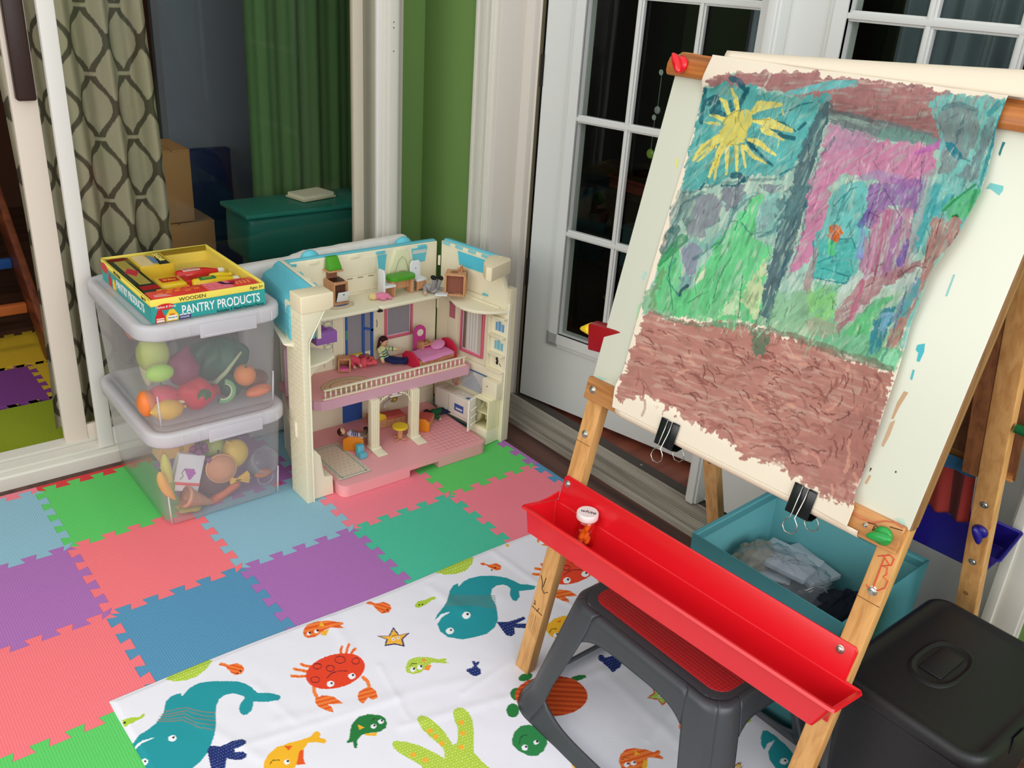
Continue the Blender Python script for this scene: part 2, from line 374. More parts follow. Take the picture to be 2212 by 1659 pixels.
# French doors in the right wall
m = MB().box((1.345, .158, -.013), (1.36, .249, 2.2)).box((1.340, .166, -.013), (1.346, .176, 2.2)).box((1.341, .232, -.013), (1.346, .246, 2.2)).box((1.342, .19, -.013), (1.346, .222, 2.2))
struct('trim_1', m, white, bevel=.0015)
m = MB().box((1.345, -1.615, -.013), (1.36, -1.545, 2.2)).box((1.338, -1.57, -.013), (1.346, -1.55, 2.2))
struct('trim_2', m, white, bevel=.0015)
m = MB().box((1.352, .138, -.013), (1.442, .249, 2.1)).box((1.352, -1.62, -.013), (1.50, -1.545, 2.1)).box((1.352, -1.6, 2.08), (1.5, .2, 2.14))
struct('trim_3', m, greyw, bevel=.0012)
struct('trim_4', MB().box((1.442, .098, .0), (1.462, .249, 2.1)).box((1.462, .088, .0), (1.476, .249, 2.1)), greyw, bevel=.001)
struct('trim_5', MB().box((1.4625, .082, .0), (1.4700, .0885, 2.08)), mat('weatherstrip', (92, 84, 62), .6))
m = MB(); pr = [(1.350, -.013), (1.352, .004)]
for i in range(11):
    x = 1.356+i*.0085; z = .006+i*.0013; pr += [(x, z), (x+.005, z+.0008), (x+.0055, z-.001), (x+.0082, z-.001)]
pr += [(1.452, .021), (1.452, -.013)]
n = len(pr); m.add([(x, .137, z) for x, z in pr]+[(x, -1.545, z) for x, z in pr], [tuple(range(n))[::-1], tuple(range(n, 2*n))]+[(i, (i+1) % n, n+(i+1) % n, n+i) for i in range(n)])
struct('trim_6', m, alu)
m = MB().box((1.452, -1.545, -.013), (1.497, .137, .017))
t7 = struct('trim_7', m, mat('dark_bronze_sill', (70, 62, 56), .55, bump=('noise', 40, .3)))
for y in (-.27, -.50, -.95): obj('screw', MB().lathe([(.0001, .0), (.0042, .0), (.0036, .0016), (.0001, .0018)], (1.478, y, .017), 12), mat('screw_steel', (170, 160, 145), .35, metal=.8), t7)

def leaf(name, org, ang, wdt, sash_cols, extra=None):
    """glazed door leaf; ang = direction along its width"""
    d = np.array([math.cos(ang), math.sin(ang), 0]); n = np.array([d[1], -d[0], 0]);  # n points into the porch
    if n[0] > 0: n = -n
    o = np.array(org); z = np.array([0, 0, 1.]); zb, pitch, bar = .272, .343, .022
    F = lambda mb, a, b: mb.obox(o, d, n, z, a, b)
    x0, x1 = sash_cols[0][0], sash_cols[-1][1]; rows = [(zb+i*pitch, zb+i*pitch+pitch-bar) for i in range(5)]; zt = rows[-1][1]
    m = MB(); F(m, (0, -.042, .012), (x0, 0, 2.03)); F(m, (x1, -.042, .012), (wdt, 0, 2.03)); F(m, (x0, -.042, .012), (x1, 0, zb)); F(m, (x0, -.042, zt), (x1, 0, 2.03))
    r = struct(name, m, doorw)
    m = MB(); s = .045
    for k, (w0, h0) in enumerate(((s, .006), (.032, .012), (.014, .008))):
        F(m, (x0-w0, 0, zb-w0), (x0, h0, zt+w0)); F(m, (x1, 0, zb-w0), (x1+w0, h0, zt+w0)); F(m, (x0-w0, 0, zb-w0), (x1+w0, h0, zb)); F(m, (x0-w0, 0, zt), (x1+w0, h0, zt+w0))
    obj('glazing_frame', m, doorw, r)
    m = MB()
    for (a, b), (c, _) in zip(sash_cols[:-1], sash_cols[1:]):
        F(m, (b, -.012, zb), (c, .002, zt)); F(m, (b+.005, .002, zb), (c-.005, .008, zt))
    for (a, b), (c, _) in zip(rows[:-1], rows[1:]):
        F(m, (x0, -.012, b), (x1, .0025, c)); F(m, (x0, .0025, b+.005), (x1, .0085, c-.005))
    obj('muntin_grid', m, doorw, r, bevel=.001)
    m = MB(); F(m, (x0-.002, -.020, zb), (x1+.002, -.016, zt)); obj('glass', m, glass, r)
    return r, F, d, n, o
cols = [(.140, .302), (.322, .487), (.507, .660)]
r1, F1, d1, n1, o1 = leaf('door_2', (1.472, .075, .012), math.atan2(-.979, .203), .722, cols)
for hz in (1.02, .40): 
    m = MB(); F1(m, (-.008, -.004, hz), (.001, .004, hz+.09)); m.tube([o1-d1*.006+n1*.002+np.array([0, 0, hz]), o1-d1*.006+n1*.002+np.array([0, 0, hz+.09])], .005, 8); obj('hinge', m, dark, r1)
cols2 = [(.150, .322), (.342, .505), (.525, .66)]
r2, F2, d2, n2, o2 = leaf('door_3', (1.478, -.742, .012), -PI/2, .80, cols2)
m = MB().box((1.440, -.744, .021), (1.478, -.706, 2.04)).box((1.432, -.738, .021), (1.4405, -.714, 2.04)); obj('astragal', m, doorw, r2, bevel=.002)

# rooms seen through the glass
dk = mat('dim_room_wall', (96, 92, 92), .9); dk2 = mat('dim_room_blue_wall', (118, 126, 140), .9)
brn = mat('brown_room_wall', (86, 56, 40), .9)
m = MB().box((-1.2, .50, -.06), (1.19, .66, -.013)).box((-1.2, .66, -.06), (2.6, 3.4, -.013)); struct('floor_inner', m, wood('inner_floorboards', (90, 60, 44), (60, 40, 30), 1.5, 'X'))
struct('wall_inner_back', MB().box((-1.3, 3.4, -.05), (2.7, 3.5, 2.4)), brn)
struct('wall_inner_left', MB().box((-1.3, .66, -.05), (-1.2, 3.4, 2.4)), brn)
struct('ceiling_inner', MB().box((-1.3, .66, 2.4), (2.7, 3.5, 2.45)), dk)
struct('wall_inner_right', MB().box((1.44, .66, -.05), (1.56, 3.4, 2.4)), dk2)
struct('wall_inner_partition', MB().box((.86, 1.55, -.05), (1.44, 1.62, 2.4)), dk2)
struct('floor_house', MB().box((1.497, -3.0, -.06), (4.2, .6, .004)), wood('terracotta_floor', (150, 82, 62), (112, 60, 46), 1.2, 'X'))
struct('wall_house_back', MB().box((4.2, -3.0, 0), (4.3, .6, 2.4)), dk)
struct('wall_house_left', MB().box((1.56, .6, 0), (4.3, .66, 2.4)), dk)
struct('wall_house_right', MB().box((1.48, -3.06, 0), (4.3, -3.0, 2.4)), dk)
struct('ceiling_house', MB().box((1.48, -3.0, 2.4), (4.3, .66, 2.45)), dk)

# patterned curtain, inside the sliding door
def folds(x0, x1, y, z0, z1, amp, per, nx, nz, sway=0):
    P = np.zeros((nz, nx, 3)); X = np.linspace(x0, x1, nx); Z = np.linspace(z0, z1, nz)
    XX, ZZ = np.meshgrid(X, Z); P[..., 0] = XX+sway*(1-ZZ/z1)*.0; P[..., 1] = y+amp*np.sin(2*PI*XX/per+.5*np.sin(ZZ*2))+amp*.4*np.sin(2*PI*XX/per*2.3+1); P[..., 2] = ZZ
    return P
def ogee(P, base, ink, sx, sz, x0, ln):
    U = np.cumsum(np.hypot(np.diff(P[..., 0], axis=1, prepend=P[:, :1, 0]), np.diff(P[..., 1], axis=1, prepend=P[:, :1, 1])), 1); V = P[..., 2]
    C = np.tile(np.array(lin(base)), (U.size, 1)); u = U.ravel()/sx; v = V.ravel()/sz
    w_ = .25+.2*np.cos(2*PI*v)  # lattice of pointed ovals
    d = np.minimum(np.abs((u-w_) - np.round(u-w_)), np.abs((u+w_)-np.round(u+w_)))
    k = d < ln; node = (np.hypot(u-np.round(u), (v-.5)-np.round(v-.5)) < .12)
    gap = np.abs((v*2)-np.round(v*2)) < .05
    C[(k & ~gap) | node] = np.array(lin(ink)); return C
cm = vcolmat('patterned_curtain_fabric', .85)
def curtain(name, P, C, label, cat, group=None):
    o = gridmesh(name, P, cm); a = o.data.attributes.new('pigment', 'FLOAT_COLOR', 'POINT'); d = np.ones((C.shape[0], 4), np.float32); d[:, :3] = C; a.data.foreach_set('color', d.ravel()); return tag(o, label, cat, group)
P = folds(.125, .50, .60, .012, 2.0, .020, .105, 260, 620)
P[..., 0] = P[..., 0]+.012*np.sin(P[..., 2]*3)
curtain('patterned_curtain', P, ogee(P, (176, 168, 144), (88, 82, 68), .13, .17, 0, .07), 'cream curtain with grey ogee lattice hanging inside the sliding glass door', 'curtain')
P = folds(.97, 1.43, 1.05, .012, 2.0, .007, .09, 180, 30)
o = gridmesh('reflection_drape', P, mat('green_reflection_fabric', (92, 128, 80), .9)); tag(o, 'plain green drape added in place of a reflection in the right half of the sliding glass', 'curtain')  # added drape, its green stands in for a reflection in the glass
# things dimly seen in the inner room, plus the trough and book added for a reflection
kraft = mat('kraft_cardboard', (176, 132, 86), .85)
def carton(name, a, b, label, cat='box', mm=kraft, gr=None):
    t = thing(name, label, cat, ((a[0]+b[0])/2, (a[1]+b[1])/2, a[2]), gr)
    obj('carton_body', MB().box(a, (b[0], b[1], b[2]-.01)), mm, t, bevel=.002)
    obj('carton_flap', MB().box((a[0], a[1], b[2]-.0098), ((a[0]+b[0])/2-.002, b[1], b[2]-.004)).box(((a[0]+b[0])/2+.002, a[1], b[2]-.0098), (b[0], b[1], b[2]-.004)), mm, t)
    return t
carton('cardboard_box', (.60, 1.15, -.013), (.86, 1.38, .44), 'lower brown cardboard box behind the curtain in the inner room')
carton('cardboard_box', (.66, 1.15, .44), (.79, 1.36, .70), 'tall brown cardboard box stacked on the wider one in the inner room')
t = thing('navy_bench', 'navy blue bench with sloping back behind the glass door', 'bench', (.97, 1.3, 0))
nb = mat('navy_bench_paint', (28, 44, 84), .5)
obj('seat', MB().box((.88, 1.1, .18), (1.08, 1.5, .24)), nb, t, bevel=.01)
obj('backrest', MB().prism([(1.48, .24), (1.54, .24), (1.54, .62), (1.50, .62)], .88, 1.08, ((0, 0, 0), (0, 1, 0), (0, 0, 1), (1, 0, 0))), nb, t, bevel=.006)
for q in ((.89, 1.12), (1.05, 1.12), (.89, 1.47), (1.05, 1.47)): obj('leg', MB().box((q[0], q[1], -.013), (q[0]+.02, q[1]+.02, .18)), nb, t)
t = thing('reflection_trough', 'long teal plastic trough added in place of a teal reflection in the sliding glass', 'storage bin', (1.02, .80, 0))  # added trough, its teal stands in for a reflection in the glass
tq = mat('teal_reflection_plastic', (26, 104, 92), .4)
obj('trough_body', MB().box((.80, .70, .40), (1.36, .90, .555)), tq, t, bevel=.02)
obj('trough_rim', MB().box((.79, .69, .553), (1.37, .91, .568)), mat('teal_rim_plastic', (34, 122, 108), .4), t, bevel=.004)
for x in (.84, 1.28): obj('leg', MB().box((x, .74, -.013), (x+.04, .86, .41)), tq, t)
t = thing('reflection_book', 'pale picture book lying open on the teal trough, added in place of a white book-like reflection', 'book', (1.1, .85, .57)); obj('cover', MB().box((1.02, .78, .571), (1.16, .88, .577), .2), mat('cream_cover', (214, 206, 176), .7), t); obj('pages', MB().box((1.025, .785, .577), (1.155, .875, .588), .2), mat('page_white', (236, 232, 214), .8), t)  # added book, standing in for a white shape in the glass reflection
# inner foam mats and the brown ladder shelf at far left
t = thing('wooden_play_slide', 'reddish brown wooden play frame with orange and blue rails at the left edge', 'play frame', (.1, 1.5, 0))
rb = wood('red_brown_wood', (128, 66, 38), (90, 44, 28), 2, 'Y')
obj('side_board', MB().prism([(1.05, .001), (1.2, .001), (2.3, .95), (2.3, 1.15)], .235, .262, ((0, 0, 0), (0, 1, 0), (0, 0, 1), (1, 0, 0))), rb, t, bevel=.004)
obj('side_board', MB().prism([(1.3, .001), (1.45, .001), (2.4, .95), (2.4, 1.15)], .02, .045, ((0, 0, 0), (0, 1, 0), (0, 0, 1), (1, 0, 0))), rb, t, bevel=.004)
for k in range(7):
    y = 1.35+k*.14; z = .12+k*.125; obj('rung', MB().box((.046, y, z), (.235, y+.03, z+.035)), mat(('orange_rung', 'blue_rung')[k % 2], ((196, 106, 50), (40, 84, 150))[k % 2], .5), t, bevel=.004)
li = bpy.data.lights.new('inner_room_fill', 'POINT'); li.energy = 14; li.color = (1, .86, .66); li.shadow_soft_size = .12; lo = bpy.data.objects.new('inner_room_fill', li); COL.objects.link(lo); lo.location = (.1, 1.7, 2.1)  # added warm fill light, no lamp is known in this room
# inside the house: shelf with toys, grey-blue curtains, hanging ornament
t = thing('low_toy_shelf', 'dark low shelf standing behind the left French door glass', 'shelf', (2.3, -.1, 0))
ds = mat('dark_shelf_wood', (58, 46, 40), .6)
for z in (.02, .30, .585): obj('shelf_board', MB().box((2.1, -1.0, z), (2.5, .5, z+.02)), ds, t)
for y in (-1.0, -.26, .48): obj('side_panel', MB().box((2.1, y, .004), (2.5, y+.02, .6)), ds, t)
k = 0
for (y, z, c, s) in ((.30, .605, (150, 60, 44), 'flat red box on the left end of the dark shelf'), (.05, .605, (176, 140, 80), 'tan basket tray on the dark shelf'), (-.22, .605, (120, 50, 44), 'dark red box right of the tan tray on the shelf'), (.2, .32, (50, 110, 120), 'blue green bin on the middle shelf board'), (-.1, .32, (150, 150, 150), 'grey bin on the middle shelf board'), (.25, .04, (150, 130, 40), 'yellow bin on the bottom shelf board'), (-.1, .04, (120, 40, 40), 'maroon bin on the bottom shelf board')):
    t = thing('toy_bin', s, 'bin', (2.2, y, z), 'bins on the dark shelf'); mm = mat('bin%d' % k, c, .6); h = (.05, .05, .08, .16, .15, .14, .14)[k]
    obj('bin_body', MB().box((2.12, y-.1, z), (2.32, y+.1, z+h)), mm, t, bevel=.006); obj('bin_rim', MB().box((2.11, y-.105, z+h-.012), (2.33, y+.105, z+h)), mm, t, bevel=.003); k += 1
gc = mat('grey_blue_curtain_fabric', (130, 142, 156), .9)
for (y0, y1, lb) in ((-.62, -.40, 'grey blue curtain seen through the left French door'), (-1.14, -.84, 'grey blue curtain behind the left panes of the right French door'), (-1.50, -1.28, 'grey blue curtain behind the right panes of the right French door')):
    P = folds(y0, y1, 0, .7, 2.05, .018, .07, 90, 16); Q = P.copy(); Q[..., 0] = 1.78+P[..., 1]; Q[..., 1] = P[..., 0]; tag(gridmesh('grey_curtain', Q, gc), lb, 'curtain', 'curtains behind the French doors')
struct('trim_8', MB().box((1.74, -1.6, 2.06), (1.82, -.3, 2.1)), dk)
def hang(px, X, r, col, label, name='hanging_ornament'):
    p = at(px[0], px[1], 0, X); t = thing(name, label, 'ornament', tuple(p)); obj('bauble', MB().ball(p, (r*.5, r, r)), mat(name+label[:9], col, .25, .6), t, smooth=True)
    obj('cord', MB().tube([p+np.array([0, 0, r*.9]), p+np.array([0, 0, .10])], .0008, 6), mat('pale_cord', (150, 150, 140), .7), t)
    obj('suction_cup', MB().lathe([(.001, 0), (.008, 0), (.004, .004), (.001, .004)], p+np.array([-.004, 0, .10]), 12, ax=(1, 0, 0)), mat('clear_cup', (170, 175, 175), .2), t)
hang((1420, 238), 1.585, .011, (150, 155, 160), 'small clear bauble hanging on the door glass beside the easel')
hang((1405, 332), 1.585, .014, (130, 160, 60), 'lime green ring ornament hanging below the clear bauble')

# ------------------------------------------------------------------ foam mats
def jig(p, q, amp=.0105, n=5, flip=1):
    """shared interlocking edge from p to q"""
    p = np.array(p, float); q = np.array(q, float); d = q-p; L = np.linalg.norm(d); d /= L; nn = np.array([-d[1], d[0]])*flip; pts = [p]; per = L/n; dl = .055*per
    for i in range(n):
        a = i*per+.26*per; b = i*per+.74*per
        for s, o in ((a+dl, -amp), (a-dl, amp), (b+dl, amp), (b-dl, -amp)): pts.append(p+d*s+nn*o)
    return pts+[q]
T = .3048
def shrink(pts, g=.00035):
    n = len(pts); out = []
    for i in range(n):
        a, b, c = np.array(pts[i-1]), np.array(pts[i]), np.array(pts[(i+1) % n]); u = b-a; v = c-b
        u = u/max(np.linalg.norm(u), 1e-9); v = v/max(np.linalg.norm(v), 1e-9); n_ = np.array([-u[1], u[0]])+np.array([-v[1], v[0]]); L = np.linalg.norm(n_)
        out.append(b+n_/max(L, .5)*g if L > 1e-6 else b)
    return out
def foam(name, rgb):
    if name in MATS: return MATS[name]
    m = mat(name, rgb, .78, .22, bump=('voronoi', 190, .55)); return m
FC = {'G': ('green_foam', (98, 206, 104)), 'B': ('light_blue_foam', (146, 190, 206)), 'C': ('coral_pink_foam', (252, 124, 130)), 'P': ('purple_foam', (176, 114, 182)), 'D': ('blue_foam', (90, 150, 186)), 'T': ('teal_green_foam', (78, 194, 158)), 'K': ('pink_foam', (244, 132, 146)), 'R': ('red_foam', (222, 64, 66)), 'Y': ('yellow_foam', (214, 178, 46)), 'O': ('olive_green_foam', (148, 164, 40)), 'V': ('violet_foam', (128, 66, 140))}
def tile(x, y, key, label, ox=0, oy=0, z=0, group='interlocking foam mats on the porch floor', st=(1, 1, 1, 1)):
    a = (ox+x*T, oy+y*T); b = (a[0]+T, a[1]); c = (b[0], b[1]+T); d = (a[0], c[1])
    E = [jig(a, b), jig(b, c), [p for p in jig(d, c)][::-1], [p for p in jig(a, d)][::-1]]
    for k, (p, q) in enumerate(((a, b), (b, c), (c, d), (d, a))):
        if not st[k]: E[k] = [np.array(p), np.array(q)]
    pts = [p for e in E for p in e[:-1]]
    P = shrink(pts); cx, cy = a[0]+T/2, a[1]+T/2
    o = obj('foam_mat', MB().prism([(p[0]-cx, p[1]-cy) for p in P], -.0125, z), foam(*FC[key])); o.location = (cx, cy, 0)
    return tag(o, label, 'foam mat', group)
TL = [(0, 0, 'G', 'green foam tile left of the clear storage boxes, by the sliding door'), (-1, 0, 'B', 'light blue foam tile at the left edge beside the green tile'),
 (1, 0, 'P', 'foam tile hidden under the clear boxes and dollhouse wall'), (2, 0, 'B', 'foam tile under the left half of the dollhouse'), (3, 0, 'D', 'foam tile under the right half of the dollhouse'),
 (-1, -1, 'P', 'dull purple foam tile at the left edge below the light blue one'), (0, -1, 'C', 'coral pink foam tile in front of the left box corner'), (1, -1, 'B', 'light blue foam tile in front of the storage boxes'),
 (2, -1, 'K', 'pink foam tile in front of the dollhouse base'), (3, -1, 'G', 'green foam tile at the right foot of the dollhouse'),
 (-1, -2, 'C', 'big coral foam tile in the lower left corner'), (0, -2, 'D', 'blue foam tile touching the fish cloth edge'), (1, -2, 'P', 'bright purple foam tile between the blue and teal ones'), (2, -2, 'T', 'teal green foam tile above the fish cloth'), (3, -2, 'K', 'pink foam tile behind the red tray end'),
 (-1, -3, 'G', 'green foam tile at the bottom left corner beside the fish cloth')]
for x, y, k, lb in TL: tile(x, y, k, lb)
for x, y in ((0, -3), (1, -3), (2, -3), (3, -3)): tile(x, y, 'GKBC'[x], 'foam tile lying hidden beneath the fish print cloth')
def strip(a, b, side, key, label):
    a = np.array(a, float)*T; b = np.array(b, float)*T; e = jig(a, b); s = np.array(side)*.0125*1.85
    pts = list(e)+[b+s, a+s]
    if side[0] == 0: pts = pts
    o = obj('foam_edge_strip', MB().prism([(p[0], p[1]) for p in pts], -.0125, -.0002), foam(*FC[key])); tag(o, label, 'mat edging', 'edge strips of the foam mat')
strip((0, 1), (1, 1), (0, 1), 'R', 'red foam edging strip along the green tile by the door sill')
strip((-1, 1), (0, 1), (0, 1), 'K', 'pink purple foam edging strip at the left of the door sill')
strip((4, -1), (4, 0), (1, 0), 'P', 'purple foam edging strip beside the green tile at the threshold')
strip((4, -2), (4, -1), (1, 0), 'D', 'blue foam edging strip beside the pink tile at the threshold')
IG = 'foam mats in the inner room'
tile(0, 0, 'O', 'olive green foam tile just inside the open sliding door', -.03, .560, 0, IG, (0, 1, 1, 1)); tile(-1, 0, 'O', 'olive foam tile at the far left inside the door', -.03, .560, 0, IG, (0, 1, 1, 1))
tile(0, 1, 'V', 'violet foam tile behind the olive one in the inner room', -.125, .560, 0, IG); tile(-1, 1, 'V', 'violet foam tile at the far left of the inner room', -.125, .560, 0, IG)
tile(0, 2, 'Y', 'yellow foam tile deepest in the inner room', -.03, .560, 0, IG); tile(1, 2, 'O', 'olive foam tile beside the yellow one in the inner room', -.03, .560, 0, IG); tile(1, 1, 'Y', 'yellow foam tile right of the violet one behind the curtain hem', -.125, .560, 0, IG)
# ================================================================== CLEAR STORAGE BOXES
fro = frosted('clear_box_plastic', (236, 234, 236), .24); frl = frosted('milky_lid_plastic', (240, 238, 240), .70)
def rrect(x0, y0, x1, y1, r, n=6):
    pts = []
    for cx, cy, a0 in ((x1-r, y0+r, -PI/2), (x1-r, y1-r, 0), (x0+r, y1-r, PI/2), (x0+r, y0+r, PI)):
        for i in range(n+1): a = a0+PI/2*i/n; pts.append((cx+r*math.cos(a), cy+r*math.sin(a)))
    return pts
def loft(mb, rings, close=True, capb=True, capt=False):
    n = len(rings[0]); k = len(rings); vs = [p for r in rings for p in r]
    fs = [(i*n+j, i*n+(j+1) % n, (i+1)*n+(j+1) % n, (i+1)*n+j) for i in range(k-1) for j in range(n)]
    if capb: fs.append(tuple(range(n))[::-1])
    if capt: fs.append(tuple(range((k-1)*n, k*n)))
    return mb.add(vs, fs)
def rr(x0, y0, x1, y1, r, z, d=0): return [(p[0], p[1], z) for p in rrect(x0-d, y0-d, x1+d, y1+d, r+d)]
def storage(z0, label, dx=0):
    t = thing('storage_box', label, 'storage box', (.385+dx, .16, z0), 'clear plastic storage boxes with lids')
    X0, X1, Y0, Y1 = .222+dx, .531+dx, -.048, .345; h = .238
    rings = [rr(X0, Y0, X1, Y1, .03, z0+z, d) for z, d in ((.0015, -.014), (.0025, -.004), (.008, .0), (.06, .0035), (.12, .007), (.18, .010), (h, .014))]
    obj('box_body', loft(MB(), rings), fro, t, smooth=True, clean=False)
    for cx, cy in ((X0+.010, Y0+.004), (X1-.010, Y0+.004)): obj('corner_rib', MB().tube([(cx, cy-.002, z0+.008), (cx-.003*(1 if cx < .4 else -1), cy-.006, z0+.090)], [.003, .002], 8), frl, t, smooth=True)
    zl = z0+h-.004
    # lid: rim rolled over, recessed centre
    prof = [(.012, 0), (.024, 0), (.027, .006), (.0265, .031), (.024, .0355), (.019, .0375), (.004, .037), (.001, .034), (-.004, .031), (-.010, .0305)]
    rings = [rr(X0, Y0, X1, Y1, .035, zl+z, d) for d, z in prof]
    m = loft(MB(), rings, capb=False, capt=True)
    o = obj('lid', m, frl, t, smooth=True, clean=False); d = o.modifiers.new('s', 'SOLIDIFY'); d.thickness = .0016
    m = MB().box((.335+dx, Y0-.0315, zl-.006), (.475+dx, Y0-.026, zl+.028)).box((.345+dx, Y0-.033, zl-.002), (.445+dx, Y0-.031, zl+.001))
    m.box((.33+dx, Y0-.0285, zl+.028), (.48+dx, Y0-.012, zl+.0385)); obj('front_latch', m, frl, t, bevel=.002)
    for x in (.27, .31, .49, .515): obj('rim_rib', MB().box((x+dx, Y0-.0285, zl+.006), (x+.002+dx, Y0-.027, zl+.030)), frl, t)
    return t
storage(0, 'lower clear plastic storage box standing on the foam mats, full of toy food')
storage(.280, 'upper clear plastic storage box stacked on the other one, full of toy vegetables')
ZB2 = .2835
def FP(px, y): return at(px[0], px[1], 1, y)
def food(name, label, cat, px, y, r, col, kind='ball', rot=None, extra=None, rough=.45, zmin=None):
    c = FP(px, y); r = r if hasattr(r, '__len__') else (r, r, r)
    if zmin is not None: c[2] = max(c[2], zmin+min(r))
    t = thing(name, label, cat, tuple(c)); mm = mat('food_'+name+'%d_%d' % px, col, rough, .35, vary=.12)
    if kind == 'ball': obj(extra or 'flesh', MB().ball(c, r, rot=rot), mm, t, smooth=True)
    return t, c, mm
stem = mat('food_stem_green', (40, 92, 40), .6)
G1, G2 = ZB2, .0035
t, c, m_ = food('toy_lime', 'light green toy lime behind the front wall of the upper box', 'toy food', (345, 806), -.005, (.034, .022, .022), (160, 205, 70)); obj('stem_end', MB().ball(c+np.array([.033, 0, 0]), .003), stem, t)
t, c, m_ = food('toy_pear', 'pale yellow green toy pear behind the toy lime in the upper box', 'toy food', (330, 765), .06, (.04, .035, .048), (178, 190, 84)); obj('stem', MB().tube([c+np.array([0, 0, .045]), c+np.array([.004, 0, .062])], .003, 8), stem, t)
t, c, m_ = food('toy_peach', 'pink toy peach at the left of the upper box', 'toy food', (352, 862), .03, (.042, .038, .036), (206, 60, 84)); obj('stem', MB().tube([c+np.array([0, 0, .034]), c+np.array([0, .004, .046])], .0025, 8), stem, t)
t, c, m_ = food('toy_orange', 'bright orange toy fruit in the lower left of the upper box', 'toy food', (316, 872), .02, (.022, .03, .034), (236, 128, 60), zmin=G1)
t, c, m_ = food('toy_pepper', 'red toy bell pepper lying at the front of the upper box', 'toy vegetable', (426, 868), .012, .001, (196, 34, 46))
c[2] = max(c[2], G1+.042)
obj('flesh', MB().ball(c, (.046, .040, .043), 40, 20, warp=lambda th, ph: 1+.07*math.cos(4*ph)*math.sin(th)-.10*math.exp(-(th/.35)**2), rot=(1.1, .3, 0)), m_, t, smooth=True); obj('stem', MB().ball(c+np.array([.004, -.036, .006]), (.016, .006, .014), warp=lambda th, ph: 1+.3*math.cos(5*ph)), stem, t)
t, c, m_ = food('toy_onion', 'purple toy onion in the middle of the upper box', 'toy vegetable', (394, 795), .04, .001, (128, 40, 72))
obj('bulb', MB().lathe([(.001, -.045), (.02, -.04), (.042, -.01), (.04, .015), (.022, .035), (.010, .045), (.006, .058)], c, 20, ax=(.3, 0, 1)), m_, t, smooth=True); obj('root_tuft', MB().lathe([(.006, -.052), (.009, -.046), (.001, -.044)], c, 10, ax=(.3, 0, 1)), mat('tan_root', (180, 160, 120), .8), t)
t, c, m_ = food('toy_lemon', 'yellow toy lemon resting at the bottom front of the upper box', 'toy food', (364, 898), -.012, .001, (226, 178, 60)); c[2] = G1+.027
obj('rind', MB().lathe([(.001, -.047), (.006, -.042), (.020, -.026), (.027, 0), (.020, .026), (.006, .040), (.001, .044)], c, 22, ax=(1, .2, -.15)), m_, t, smooth=True); obj('tip', MB().ball(c+np.array([.045, .008, -.006]), .004), m_, t, smooth=True)
t, c, m_ = food('toy_lettuce', 'dark green toy lettuce head at the back of the upper box', 'toy vegetable', (470, 775), .10, .001, (34, 92, 62))
obj('leaves', MB().ball(c, (.075, .05, .055), 40, 24, warp=lambda th, ph: 1+.12*math.sin(7*ph+3*th)*math.sin(th)+.06*math.sin(13*ph)), m_, t, smooth=True); obj('rib', MB().tube([c+np.array([-.04, -.05, -.05]), c+np.array([0, -.056, -.015]), c+np.array([.045, -.052, .03])], [.007, .006, .003], 10), mat('pale_rib', (186, 198, 150), .6), t, smooth=True)
t, c, m_ = food('toy_tangerine', 'round orange toy tangerine at the right of the upper box', 'toy food', (529, 810), .0, .028, (216, 124, 50)); obj('stem_end', MB().ball(c+np.array([0, -.01, .026]), .004), stem, t)
t, c, m_ = food('toy_carrot_slice', 'orange toy carrot wedge lying at the right bottom of the upper box', 'toy vegetable', (560, 862), .0, .001, (226, 120, 70)); c[2] = G1+.016
obj('wedge', MB().ball(c, (.036, .02, .0145), 20, 10, rot=(0, -.12, 0)), m_, t, smooth=True); obj('bite_ridge', MB().tube([c+np.array([-.02, -.012, .006]), c+np.array([0, -.016, .011]), c+np.array([.022, -.012, .007])], .003, 8), m_, t, smooth=True)
t, c, m_ = food('toy_cucumber_ring', 'pale green toy cucumber ring right of the red pepper', 'toy vegetable', (486, 868), .01, .001, (120, 172, 116)); c[2] = max(c[2], G1+.03)
obj('rind', MB().tube([c+np.array([.026*math.cos(a), 0, .028*math.sin(a)]) for a in np.linspace(-2.2, 1.4, 18)], .006, 10), m_, t, smooth=True); obj('flesh', MB().tube([c+np.array([.0205*math.cos(a), 0, .0225*math.sin(a)]) for a in np.linspace(-2.2, 1.4, 18)], .003, 8), mat('pale_cucumber', (206, 220, 176), .5), t, smooth=True)
t, c, m_ = food('toy_potato', 'brown toy potato under the tangerine in the upper box', 'toy vegetable', (545, 842), .05, (.046, .03, .027), (120, 66, 46), zmin=G1)
t, c, m_ = food('toy_broccoli', 'dark green toy broccoli between the pepper and the tangerine', 'toy vegetable', (498, 832), .04, .001, (30, 84, 58)); obj('head', MB().ball(c, (.032, .028, .028), 30, 18, warp=lambda th, ph: 1+.09*math.sin(6*ph)*math.sin(8*th)), m_, t, smooth=True); obj('stalk', MB().tube([c+np.array([0, 0, -.02]), c+np.array([0, .0, -.04])], .011, 12), mat('pale_stalk', (150, 178, 110), .6), t, smooth=True)
t, c, m_ = food('toy_radish', 'small dark red toy radish above the cucumber ring', 'toy vegetable', (462, 842), .02, .016, (160, 34, 54)); obj('root_tip', MB().tube([c+np.array([.012, 0, -.012]), c+np.array([.022, 0, -.02])], [.004, .0008], 8), m_, t, smooth=True)
t, c, m_ = food('toy_bread_roll', 'cream coloured toy bread roll against the left wall of the upper box', 'toy food', (268, 792), .17, .001, (222, 214, 180)); c = np.array([.262, .12, .38]); t.location = tuple(c); obj('crust', MB().ball(c, (.016, .028, .062), rot=(.1, -.05, 0)), m_, t, smooth=True)
